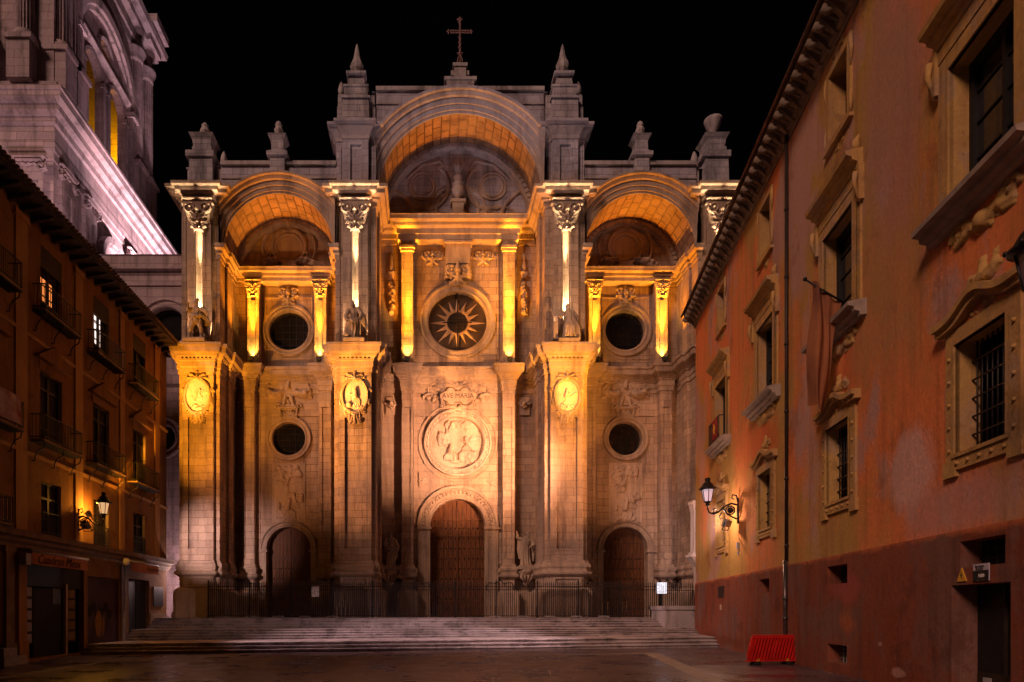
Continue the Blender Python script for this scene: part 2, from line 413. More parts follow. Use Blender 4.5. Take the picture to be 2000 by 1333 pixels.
M['red'] = plain('red_plastic', (0.52, 0.014, 0.010), (0.36, 0.009, 0.008), 0.42, 3, 0, 0.45)
M['yellow'] = plain('yellow_paint', (0.55, 0.30, 0.03), (0.45, 0.22, 0.02), 0.6, 4)
M['black'] = plain('black_paint', (0.012, 0.011, 0.012), (0.008, 0.008, 0.008), 0.6, 4)
M['darkred'] = plain('dark_red_cloth', (0.30, 0.025, 0.022), (0.2, 0.015, 0.016), 0.9, 4)
M['cloth'] = plain('flag_cloth', (0.33, 0.125, 0.05), (0.12, 0.045, 0.03), 0.9, 0.8, stretch=(1, 1, 0.8))
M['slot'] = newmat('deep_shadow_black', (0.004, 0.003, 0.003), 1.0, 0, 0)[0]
M['dim'] = plain('dim_interior', (0.03, 0.02, 0.016), (0.012, 0.009, 0.008), 0.9, 1)

def ground_mat():
    m, nt, b = newmat('plaza_paving', (0.05, 0.04, 0.045), 0.38, 0, 0.35)
    g = node(nt, 'ShaderNodeNewGeometry'); pos = g.outputs['Position']
    br = node(nt, 'ShaderNodeTexBrick'); nt.links.new(pos, br.inputs['Vector'])
    br.inputs['Color1'].default_value = (0.095, 0.058, 0.068, 1); br.inputs['Color2'].default_value = (0.040, 0.024, 0.031, 1)
    br.inputs['Mortar'].default_value = (0.12, 0.085, 0.085, 1); br.inputs['Scale'].default_value = 1
    br.inputs['Brick Width'].default_value = 1.5; br.inputs['Row Height'].default_value = 1.0; br.inputs['Mortar Size'].default_value = 0.022
    n = noise(nt, pos, 0.5, 6); n2 = noise(nt, pos, 7, 5); n3 = noise(nt, pos, 0.6, 6, (0.25, 2.6, 1), 0.7)
    col = mixc(nt, ramp(nt, n, 0.38, 0.66), br.outputs['Color'], mixc(nt, 0.5, br.outputs['Color'], (0.13, 0.10, 0.10)))
    col = mixc(nt, ramp(nt, n3, 0.60, 0.72), col, (0.15, 0.115, 0.115))
    nt.links.new(mixc(nt, ramp(nt, n2, 0.3, 0.6), mixc(nt, 0.4, col, (0.02, 0.015, 0.015)), col), b.inputs['Base Color'])
    rr = node(nt, 'ShaderNodeMapRange'); nt.links.new(n, rr.inputs[0]); rr.inputs[1].default_value = 0.3; rr.inputs[2].default_value = 0.7
    rr.inputs[3].default_value = 0.16; rr.inputs[4].default_value = 0.5; nt.links.new(rr.outputs[0], b.inputs['Roughness'])
    bp = node(nt, 'ShaderNodeBump'); bp.inputs['Strength'].default_value = 0.25; bp.inputs['Distance'].default_value = 0.02
    mm = node(nt, 'ShaderNodeMath', operation='MULTIPLY_ADD'); nt.links.new(br.outputs['Fac'], mm.inputs[0]); mm.inputs[1].default_value = -1.0
    nt.links.new(n2, mm.inputs[2]); nt.links.new(mm.outputs[0], bp.inputs['Height']); nt.links.new(bp.outputs[0], b.inputs['Normal'])
    return m
M['ground'] = ground_mat()
M['strip'] = plain('pale_paving_strip', (0.30, 0.23, 0.19), (0.18, 0.14, 0.12), 0.6, 3)

M['incised'] = plain('incised_letters', (0.06, 0.04, 0.03), (0.05, 0.03, 0.025), 0.9, 3)

M['banner'] = plain('printed_banner', (0.45, 0.36, 0.34), (0.22, 0.04, 0.035), 0.9, 1.6)
M['brass'] = plain('brass_post', (0.40, 0.26, 0.10), (0.3, 0.18, 0.07), 0.4, 5, 0.6)
M['graff'] = plain('ochre_spray', (0.32, 0.17, 0.045), (0.24, 0.12, 0.035), 0.8, 5)
M['picblue'] = plain('blue_print', (0.14, 0.19, 0.27), (0.08, 0.08, 0.10), 0.5, 2.5)

M['pipe'] = plain('dark_downpipe', (0.028, 0.018, 0.015), (0.018, 0.012, 0.011), 0.5, 3)
M['pipelow'] = plain('scuffed_iron_pipe', (0.10, 0.085, 0.085), (0.04, 0.032, 0.034), 0.35, 4, 0.6, 0.5)
M['white2'] = ashlar('white_portal_stone', (0.56, 0.46, 0.38), (0.46, 0.37, 0.30), (0.2, 0.15, 0.12), (0.48, 0.4, 0.36), blocks=False)
M['plate'] = plain('plate_white', (0.42, 0.40, 0.48), (0.36, 0.34, 0.42), 0.5, 6)

M['pale'] = ashlar('pale_relief_stone', (0.60, 0.46, 0.355), (0.52, 0.39, 0.30), (0.26, 0.19, 0.15), (0.54, 0.42, 0.34), blocks=False, bump=0.2)
M['amberglass'] = plain('leaded_brown_glass', (0.085, 0.052, 0.032), (0.04, 0.026, 0.018), 0.4, 1.5)
M['crossiron'] = plain('rusty_cross_iron', (0.26, 0.145, 0.14), (0.12, 0.07, 0.07), 0.5, 6, 0.2)
# ------------------------------------------------------------------ carving: reliefs pressed from tapered strokes
def arc_pts(cx, cy, r, a0, a1, n=8):
    return [(cx + r * math.cos(a0 + (a1 - a0) * i / n), cy + r * math.sin(a0 + (a1 - a0) * i / n)) for i in range(n + 1)]
def st_volute(x, y, Rr, sgn=1, a0=0.0, turns=1.6, w=None):
    w = w or Rr * 0.2; n = 18; pts = []
    for i in range(n + 1):
        t = i / n; r = Rr * (1 - 0.86 * t); a = a0 + sgn * turns * 2 * pi * t
        pts.append((x + r * math.cos(a), y + r * math.sin(a)))
    return [(pts, w, w * 0.55, 1.0), ([(x, y), (x + 1e-3, y)], w * 1.1, w * 1.1, 1.2)]
def st_leaf(x, y, ang, L, curl=0.8, w=None):
    w = (w or L * 0.16) * 1.35; n = 8; pts = []; px, py = x, y; a = ang; out = []
    for i in range(n + 1):
        pts.append((px, py)); a += curl / n; px += math.cos(a) * L / n; py += math.sin(a) * L / n
        if i in (2, 4, 6):
            for sg in (-1, 1):
                q = a + sg * 0.9; l = L * 0.24
                out.append(([(px, py), (px + math.cos(q) * l, py + math.sin(q) * l)], w * 0.75, w * 0.25, 0.8))
    return [(pts, w, w * 0.4, 1.0)] + out
def st_swag(x0, y0, x1, y1, sag, r, n=9):
    out = []
    for i in range(n + 1):
        t = i / n; x = x0 + (x1 - x0) * t; y = y0 + (y1 - y0) * t - sag * 4 * t * (1 - t)
        rr = r * (0.7 + 0.5 * math.sin(pi * t)) * R.uniform(0.8, 1.15)
        out.append(([(x, y), (x + 1e-3, y)], rr, rr, 1.0))
        out.append(([(x + rr * 0.8, y - rr * 0.5), (x + rr, y - rr * 0.7)], rr * 0.5, rr * 0.4, 0.9))
    return out
def st_blob(x, y, r, k=1.0): return [([(x, y), (x + 1e-3, y)], r, r, k)]
def st_line(p, w0, w1=None, k=1.0): return [(p, w0, w0 if w1 is None else w1, k)]
def st_figure(x, y, h, lean=0.0, face=1, arm=0.4, seat=0.0):
    s = []; L = lambda u, v: (x + face * (u * h) + lean * v * h, y + v * h)
    s += st_line([L(0, 0.9), L(0.01, 0.9)], 0.085 * h, None, 1.3)
    s += st_line([L(0.03, 0.82), L(0.0, 0.62), L(-0.02, 0.45)], 0.11 * h, 0.13 * h, 1.1)
    for k in range(5):
        u = -0.16 + 0.08 * k
        s += st_line([L(0.0 + u * 0.4, 0.46), L(u + seat * 0.3, 0.26), L(u * 1.25 + seat * 0.2, 0.03)], 0.075 * h, 0.05 * h, 0.9)
    s += st_line([L(0.06, 0.74), L(0.17, 0.6), L(0.17 + 0.16, 0.6 + arm * 0.2)], 0.05 * h, 0.03 * h, 1.2)
    s += st_line([L(-0.07, 0.74), L(-0.15, 0.58), L(-0.02, 0.5)], 0.05 * h, 0.035 * h, 1.1)
    s += st_line([L(-0.05, 0.8), L(-0.14, 0.5), L(-0.2, 0.15)], 0.05 * h, 0.05 * h, 0.8)
    return s
def st_wing(x, y, ang, L, n=5):
    s = []
    for k in range(n):
        a = ang + (k - n / 2) * 0.2; l = L * (1 - 0.1 * k)
        s += st_line([(x, y), (x + math.cos(a) * l * 0.6, y + math.sin(a) * l * 0.6 + 0.06 * L), (x + math.cos(a) * l, y + math.sin(a) * l)], L * 0.07, L * 0.04, 0.8)
    return s
def st_cloud(cx, cy, w, h, n, r):
    s = []
    for _ in range(n): s += st_blob(cx + R.uniform(-w, w), cy + R.uniform(-h, h), r * R.uniform(0.6, 1.2), 0.6)
    return s
def st_foliage(w, h, n, L):
    s = []
    for _ in range(n):
        x, y = R.uniform(-w, w), R.uniform(-h, h)
        s += st_leaf(x, y, R.uniform(0, 2 * pi), L * R.uniform(0.6, 1.2), R.uniform(-2, 2))
        if R.random() < 0.4: s += st_volute(x, y, L * 0.45, R.choice((-1, 1)), R.uniform(0, 6))
    return s
def st_mask(w, h, n=40):
    s = st_cloud(0, 0, 0.30 * w, 0.34 * h, n, 0.075 * w)
    s += mirror_(st_volute(0.22 * w, 0.20 * h, 0.17 * w, -1, 0.3, 1.5, 0.05 * w) + st_leaf(0.1 * w, -0.2 * h, 0.3, 0.4 * w, 0.9, 0.06 * w) + st_leaf(0.2 * w, 0.3 * h, 0.5, 0.32 * w, -1.0, 0.06 * w) + st_leaf(0.25 * w, -0.02 * h, -0.4, 0.3 * w, 1.0, 0.055 * w) + st_leaf(0.08 * w, -0.3 * h, -0.9, 0.3 * w, 0.8, 0.06 * w))
    s += st_blob(0, 0.08 * h, 0.11 * w, 1.6) + st_blob(0, -0.1 * h, 0.09 * w, 1.6) + st_leaf(0, -0.25 * h, -pi / 2, 0.3 * w, 0, 0.08 * w) + st_leaf(0, 0.22 * h, pi / 2, 0.28 * w, 0, 0.08 * w)
    return s
def mirror_(s): return s + [([(-p[0], p[1]) for p in pts], a, b, k) for (pts, a, b, k) in s]
def mirror(s): return s + [([(-p[0], p[1]) for p in pts], a, b, k) for (pts, a, b, k) in s]

def relief(mb, m, cx, cz, w, h, strokes, nx, nz, scale=1.0, hk=1.0, bgmask=None, base=0.0, rough=0.0, smooth=True):
    """strokes in local metres about (0,0); grid w x h; keeps a background sheet only where bgmask(x,z) says so"""
    xs = np.linspace(-w / 2, w / 2, nx + 1); zs = np.linspace(-h / 2, h / 2, nz + 1)
    X, Z = np.meshgrid(xs, zs, indexing='ij'); H = np.zeros_like(X)
    for (pts, r0, r1, k) in strokes:
        pts = [(p[0] * scale, p[1] * scale) for p in pts]; r0 *= scale; r1 *= scale; n = len(pts) - 1
        for i in range(n):
            ax, az = pts[i]; bx, bz = pts[i + 1]; dx, dz = bx - ax, bz - az; L2 = dx * dx + dz * dz + 1e-12
            rm = max(r0, r1)
            i0 = np.searchsorted(xs, min(ax, bx) - rm); i1 = np.searchsorted(xs, max(ax, bx) + rm)
            j0 = np.searchsorted(zs, min(az, bz) - rm); j1 = np.searchsorted(zs, max(az, bz) + rm)
            if i1 <= i0 or j1 <= j0: continue
            xx = X[i0:i1, j0:j1]; zz = Z[i0:i1, j0:j1]
            t = np.clip(((xx - ax) * dx + (zz - az) * dz) / L2, 0, 1)
            d2 = (xx - ax - t * dx) ** 2 + (zz - az - t * dz) ** 2
            rr = r0 + (r1 - r0) * (i + t) / n
            hh = k * rr * np.maximum(0, 1 - d2 / (rr * rr)) ** 0.36
            H[i0:i1, j0:j1] = np.maximum(H[i0:i1, j0:j1], hh)
    rs = np.random.RandomState(int(abs(cx * 13 + cz * 7)) % 999)
    if rough: H = H * (1 + rough * (rs.rand(*H.shape) - 0.5))
    H = np.where(H > 0, H * hk * 1.7, H)
    keep = H > 1e-4
    bgm = np.zeros_like(keep) if bgmask is None else bgmask(X, Z)
    vs = []
    for i in range(nx + 1):
        for j in range(nz + 1):
            hh = H[i, j]
            c = -(base + hh) if (keep[i, j] or bgm[i, j]) else 0.03
            vs.append(m(cx + X[i, j], cz + Z[i, j], c))
    fs = []
    for i in range(nx):
        for j in range(nz):
            q = ((i, j), (i + 1, j), (i + 1, j + 1), (i, j + 1))
            if any(keep[a] for a in q) or (bgmask is not None and all(bgm[a] for a in q)):
                fs.append(tuple(a * (nz + 1) + b for a, b in q))
    mb.add(vs, fs, smooth)
    return mb
# ================================================================== CATHEDRAL FRONT
U0, V0 = 2.4, 42.8
ZP = 1.8
def TF(u, v, z): return (U0 + u, V0 + v, z)
def FM(v): return lambda a, b, c: (a, v + c, b)
def circ(cx, cz, r, n=40, sy=1.0): return [(cx + r * math.cos(2 * pi * i / n), cz + r * sy * math.sin(2 * pi * i / n)) for i in range(n)]
def archdoor(cx, r, zb, zs, n=24):
    return [(cx - r, zb)] + [(cx + r * math.cos(pi - pi * i / n), zs + r * math.sin(pi - pi * i / n)) for i in range(n + 1)] + [(cx + r, zb)]
def rect(x0, x1, z0, z1): return [(x0, z0), (x1, z0), (x1, z1), (x0, z1)]

cath = thing('cathedral', 'pale stone cathedral front with three deep arches, floodlit amber above the steps', 'cathedral', (U0, V0, ZP))
BK = 4.2
BUT = [(-17.6, 1.05, 1.36), (-7.09, 1.1, 1.42), (7.09, 1.1, 1.42), (17.4, 1.05, 1.36)]
BAYS = [(-12.4, 2.43), (0.0, 3.68), (12.3, 2.43)]

def bpath(uc, hm, hf, vm, vf, left_out=False, right_out=False, jp=0.2):
    p = [(uc - hf, BK + (0.9 if left_out else 0))]
    if not left_out and jp: p += [(uc - hf, 2.7), (uc - hf - jp, 2.7), (uc - hf - jp, 1.7), (uc - hf, 1.7)]
    p += [(uc - hf, vf), (uc - hm, vf), (uc - hm, vm)]
    k = len(p) - 1
    p += [(uc + hm, vm), (uc + hm, vf), (uc + hf, vf)]
    if not right_out and jp: p += [(uc + hf, 1.7), (uc + hf + jp, 1.7), (uc + hf + jp, 2.7), (uc + hf, 2.7)]
    p += [(uc + hf, BK + (0.9 if right_out else 0))]
    return p, k

ENT = [(-0.02, 18.2), (0.07, 18.2), (0.07, 18.5), (0.13, 18.56), (0.13, 18.9), (0.2, 18.95), (0.2, 19.05), (0.36, 19.2), (0.38, 19.3), (0.60, 19.4), (0.64, 19.72), (0.72, 19.78), (0.72, 19.95), (-0.02, 20.0)]
BASE = [(-0.02, 4.55), (0.12, 4.6), (0.26, 4.72), (0.28, 4.86), (0.16, 4.95), (0.16, 5.08), (0.22, 5.2), (0.20, 5.36), (0.10, 5.46), (0.10, 5.6), (-0.02, 5.65)]
PLIN = [(0.30, ZP), (0.30, 3.55), (0.18, 3.72), (0.10, 3.8), (-0.02, 3.82)]
TOPC = [(-0.02, 29.62), (0.08, 29.62), (0.08, 29.9), (0.26, 30.0), (0.30, 30.12), (0.62, 30.22), (0.66, 30.45), (0.82, 30.52), (0.84, 30.7), (-0.02, 30.74)]
IMPO = [(-0.02, 26.1), (0.06, 26.1), (0.06, 26.35), (0.16, 26.42), (0.18, 26.6), (0.40, 26.68), (0.42, 26.85), (0.46, 26.95), (-0.02, 26.97)]
CENE = [(-0.02, 29.1), (0.07, 29.1), (0.07, 29.45), (0.14, 29.5), (0.14, 29.85), (0.32, 30.0), (0.36, 30.2), (0.6, 30.3), (0.62, 30.55), (0.66, 30.62), (-0.02, 30.64)]

def dentils(mb, path, out, z0, z1, step, w, seglist):
    for i in seglist:
        a, b = Vector(path[i]), Vector(path[i + 1]); d = (b - a); L = d.length; d.normalize(); n = Vector((d.y, -d.x))
        k = int(L / step)
        for q in range(k):
            c = a + d * ((q + 0.5) * L / k)
            p = [c - d * w / 2, c + d * w / 2, c + d * w / 2 + n * out, c - d * w / 2 + n * out]
            mb.hexa([(x.x, x.y, z0) for x in p] + [(x.x, x.y, z1) for x in p])

def capital_strokes(w, h, rich=True):
    s = []
    s += st_volute(0.23 * w, 0.24 * h, 0.19 * h, -1, 0.4, 1.7, 0.035 * h) + st_volute(-0.23 * w, 0.24 * h, 0.19 * h, 1, pi - 0.4, 1.7, 0.035 * h)
    s += st_blob(0, 0.12 * h, 0.07 * h, 1.3) + st_blob(0, 0.02 * h, 0.055 * h, 1.3)
    s += mirror(st_leaf(0.05 * w, -0.05 * h, 0.5, 0.34 * w, 0.9, 0.035 * h) + st_leaf(0.04 * w, -0.14 * h, 0.1, 0.30 * w, 1.3, 0.035 * h))
    s += mirror(st_volute(0.13 * w, -0.30 * h, 0.10 * h, 1, 2.6, 1.2, 0.035 * h) + st_leaf(0.04 * w, -0.42 * h, 1.0, 0.22 * w, -0.9, 0.03 * h))
    s += st_blob(0, -0.24 * h, 0.06 * h, 1.2) + st_line([(-0.1 * w, -0.46 * h), (0.1 * w, -0.46 * h)], 0.045 * h, None, 1.4)
    s += mirror(st_leaf(0.36 * w, 0.30 * h, 0.9, 0.14 * w, -1.2, 0.03 * h))
    s += st_line([(-0.45 * w, 0.47 * h), (0.45 * w, 0.47 * h)], 0.035 * h, None, 1.5)
    return s

# ---------------------------------------------------------------- four buttresses
for bi, (uc, hm, hf) in enumerate(BUT):
    lo, ro = bi == 0, bi == 3
    b = MB(TF); p, k = bpath(uc, hm, hf, 0, 0.35, lo, ro)
    b.wall(p, ZP, 18.3, skip=(k,))
    b.panel(FM(0), rect(uc - hm, uc + hm, ZP, 18.3), [rect(uc - hm + 0.42, uc + hm - 0.42, 6.4, 15.2)], 0.16)
    b.fill(FM(0), rect(uc - hm + 0.42, uc + hm - 0.42, 6.4, 15.2), 0.16)
    b.panel(FM(-0.03), rect(uc - hm + 0.30, uc + hm - 0.30, 6.28, 15.32), [rect(uc - hm + 0.42, uc + hm - 0.42, 6.4, 15.2)], 0.05)
    b.fill(lambda a, c, d: (a, c, 19.985), [q for q in p], 0)
    # upper shaft
    q, kq = bpath(uc, hm - 0.27, hf - 0.06, 0.3, 0.6, lo, ro, 0.17)
    zt = 30.05
    b.wall(q, 19.9, zt, skip=(kq,))
    hs = 0.2
    b.panel(FM(0.3), rect(uc - hm + 0.27, uc + hm - 0.27, 19.9, zt), [rect(uc - hs, uc + hs, 20.6, 28.2)], 0.24)
    b.fill(FM(0.3), rect(uc - hs, uc + hs, 20.6, 28.2), 0.24)
    for sg in (-1, 1): b.box(uc + sg * 0.36 - 0.05, uc + sg * 0.36 + 0.05, 0.255, 0.301, 20.2, 28.3)
    for sg in (-1, 1):
        x = uc + sg * (hf + hm - 0.33) / 2
        b.box(x - 0.04, x + 0.04, 0.55, 0.601, 20.4, 29.0)
    body = b.build('buttress', M['stone'], cath)
    c = MB(TF)
    pre, post = (p[0][0], p[0][1] + 1), (p[-1][0], p[-1][1] + 1)
    pre = (p[0][0] - 1, BK) if not lo else None; post = (p[-1][0] + 1, BK) if not ro else None
    c.mould(p, ENT, pre, post)
    dentils(c, p, 0.29, 19.06, 19.18, 0.26, 0.13, [k, k - 2, k + 2] + [i for i in range(len(p) - 1)])
    c.build('cornice', M['carved'], body)
    c = MB(TF); c.mould(p, PLIN, pre, post); c.build('plinth', M['carved'], body); c = MB(TF); c.mould(p, BASE, pre, post)
    c.panel(FM(-0.12), rect(uc - hm + 0.15, uc + hm - 0.15, 3.85, 4.5), [rect(uc - hm + 0.3, uc + hm - 0.3, 3.97, 4.4)], 0.1)
    c.build('pedestal', M['carved'], body); c = MB(TF)
    c.mould(q, [(-0.02, 19.98), (0.12, 19.99), (0.14, 20.15), (0.06, 20.25), (0.06, 20.38), (-0.02, 20.42)])
    c.build('shaft_base', M['carved'], body)
    # top cornice
    inner_l = [(uc - hf + 0.06, 0.9 if bi != 2 else BK)] if not lo else [(uc - hf + 0.06, BK)]
    inner_r = [(uc + hf - 0.06, 0.9 if bi != 1 else BK)] if not ro else [(uc + hf - 0.06, BK)]
    tp = inner_l + [(uc - hf + 0.06, 0.6), (uc - hm + 0.27, 0.6), (uc - hm + 0.27, 0.3), (uc + hm - 0.27, 0.3), (uc + hm - 0.27, 0.6), (uc + hf - 0.06, 0.6)] + inner_r
    c = MB(TF); c.mould(tp, TOPC, (tp[0][0] - 1, BK) if bi == 2 else None, (tp[-1][0] + 1, BK) if bi == 1 else None)
    c.fill(lambda a, d, e: (a, d, 30.72), tp, 0)
    c.build('cornice', M['carved'], body)
    # impost of the side bay on this buttress's jamb
    c = MB(TF)
    if bi in (0, 2):
        pp = [(uc + hf - 0.06, 0.6)] + [x for x in q[kq + 4:]]
        c.mould([(uc + hf - 0.30, 0.6)] + pp, IMPO, None, (pp[-1][0] + 1, BK))
    if bi in (1, 3):
        pp = [x for x in q[:kq - 2]] + [(uc - hf + 0.06, 0.6)]
        c.mould(pp + [(uc - hf + 0.30, 0.6)], IMPO, (pp[0][0] - 1, BK), None)
    if c.v: c.build('impost', M['carved'], body)
    # capital
    c = MB(TF); w, h = 2.15, 2.1
    c.frus(uc - 0.66, uc + 0.66, 0.22, 0.5, 28.3, uc - 0.98, uc + 0.98, -0.12, 0.5, 29.62)
    m_ = lambda a, z, cc: (a, 0.16 + cc - 0.20 * (z - 28.0) / 1.7, z)
    R.seed(11 + bi)
    relief(c, m_, uc, 28.75, w, h, capital_strokes(w, h), 100, 96, hk=1.25, rough=0.1)
    c.build('capital', M['carved'], body)
    # oval medallion with its crown and hanging scrolls
    zc = 16.6
    c = MB(TF)
    c.ring(FM(-0.02), uc, zc, [(0.76, 0.05), (0.76, -0.10), (0.80, -0.16), (0.88, -0.18), (0.94, -0.10), (0.95, 0.05)], n=44, sy=1.36)
    R.seed(40 + bi); s = []
    if bi == 0: s += st_figure(0.1, -0.25, 0.75, 0.1, 1, 0.5, 0.2) + st_wing(0.3, 0.1, 0.9, 0.55) + st_cloud(0, -0.75, 0.35, 0.12, 16, 0.12) + st_wing(-0.1, -0.4, 2.6, 0.5)
    elif bi == 1: s += st_figure(0.0, -0.65, 1.25, 0.05, -1, 0.3, -0.3) + st_blob(-0.38, -0.6, 0.2) + st_cloud(0.2, -0.75, 0.3, 0.1, 10, 0.1)
    else: s += st_figure(-0.12, -0.5, 1.0, 0.1, 1, 0.6, 0.4) + st_line([(0.15, -0.1), (0.6, 0.25)], 0.05) + st_cloud(0, -0.7, 0.45, 0.15, 16, 0.11)
    d_ = MB(TF); relief(d_, FM(0.0), uc, zc, 1.64, 2.2, s, 80, 100, hk=0.8, bgmask=lambda X, Z: (X / 0.80) ** 2 + (Z / 1.09) ** 2 < 1, base=0.04); d_.build('oval_relief', M['pale'], body)
    s = mirror(st_leaf(0.02, 1.12, 1.1, 0.62, -0.9, 0.09) + st_leaf(0.1, 1.08, 0.55, 0.62, -0.6, 0.08)) + st_leaf(0, 1.15, pi / 2, 0.5, 0, 0.1) + st_blob(0, 1.15, 0.14)
    s += mirror(st_volute(0.62, -1.05, 0.22, 1, 1.2, 1.3, 0.06) + st_leaf(0.30, -1.05, -1.2, 0.62, -0.6, 0.07) + st_leaf(0.12, -1.2, -1.5, 0.75, 0.5, 0.07)) + st_leaf(0, -1.3, -pi / 2, 0.65, 0, 0.09)
    s += mirror(st_volute(0.95, 0.35, 0.16, 1, 0, 1.1, 0.05) + st_leaf(0.95, -0.5, 1.2, 0.4, 0.8, 0.06))
    relief(c, FM(-0.01), uc, zc, 2.4, 3.7, s, 72, 96, hk=1.3, rough=0.1)
    c.build('medallion', M['carved'], body)

# ---------------------------------------------------------------- three bays
def star_window(parent, u, z, r, v):
    w = MB(TF); w.fill(FM(v), circ(u, z, r), 0.0); w.build('glass', M['amberglass'], parent)
    s = MB(TF)
    for k in range(16):
        a = 2 * pi * k / 16 + pi / 2; ro = r * (0.97 if k % 2 == 0 else 0.80); wd = 0.052
        pts = [(u + ro * math.cos(a), z + ro * math.sin(a)), (u + r * 0.40 * math.cos(a + 0.20), z + r * 0.40 * math.sin(a + 0.20)), (u + r * 0.40 * math.cos(a - 0.20), z + r * 0.40 * math.sin(a - 0.20))]
        m_ = FM(v); q = [m_(x, y, -0.06) for x, y in pts]; q[0] = m_(pts[0][0], pts[0][1], -0.03)
        mid = m_((pts[1][0] + pts[2][0]) / 2, (pts[1][1] + pts[2][1]) / 2, -0.16)
        s.add(q + [mid], [(0, 1, 3), (0, 3, 2), (1, 2, 3), (0, 2, 1)])
    s.ring(FM(v), u, z, [(r * 0.36, -0.02), (r * 0.36, -0.14), (r * 0.43, -0.14), (r * 0.43, -0.02)], n=32); core = MB(TF); core.fill(FM(v), circ(u, z, r * 0.37, 32), -0.06); core.build('hub', M['amberglass'], parent)
    s.build('sun_rays', M['darkbronze'], parent)
    s = MB(TF)
    for k in range(-2, 3): s.box(u + k * 0.25 - 0.02, u + k * 0.25 + 0.02, v - 0.13, v - 0.09, z - 0.75, z + 0.75)
    for k in range(-2, 3): s.box(u - 0.75, u + 0.75, v - 0.12, v - 0.10, z + k * 0.25 - 0.02, z + k * 0.25 + 0.02)
    s.box(u - 0.035, u + 0.035, v - 0.2, v - 0.05, z - r, z + r); s.box(u - r * 0.5, u + r * 0.5, v - 0.2, v - 0.06, z - 0.03, z + 0.03)
    s.build('window_bars', M['iron'], parent)

M['darkbronze'] = plain('dark_bronze_rays', (0.46, 0.29, 0.155), (0.32, 0.20, 0.11), 0.5, 3, 0.3, 0.4)
M['bronze'] = plain('bronze_rays', (0.30, 0.19, 0.10), (0.20, 0.12, 0.065), 0.55, 3, 0.3, 0.4)

def plank_door(parent, u, r, zs, v):
    d = MB(TF); d.fill(FM(v), archdoor(u, r + 0.02, ZP, zs), 0.0); o = d.build('door', M['wood'], parent)
    t = MB(TF); n = 12; pw = 2 * r / n
    for i in range(n):
        x = u - r + (i + 0.5) * pw; zt = zs + math.sqrt(max(0.01, r * r - (abs(x - u) + pw * 0.45) ** 2))
        t.box(x - pw * 0.46, x + pw * 0.46, v - 0.05 - 0.012 * (i % 2), v + 0.01, ZP + 0.05, zt)
    for z in (ZP + 1.2, zs - 0.6, zs + 0.6):
        hw = r - 0.15 if z <= zs else math.sqrt(r * r - (z - zs) ** 2) - 0.1
        t.box(u - hw, u - 0.05, v - 0.10, v - 0.04, z - 0.07, z + 0.07); t.box(u + 0.05, u + hw, v - 0.10, v - 0.04, z - 0.07, z + 0.07)
    t.box(u - 0.05, u + 0.05, v - 0.12, v - 0.04, ZP + 0.05, zs + r - 0.12)
    t.build('planking', M['wood'], o)
    t = MB(TF)
    for z in np.arange(ZP + 0.6, zs, 0.75):
        for i in range(n): t.ball((u - r + (i + 0.5) * pw, v - 0.08, z), 0.05, 6, 4)
    t.build('studding', M['iron'], o)

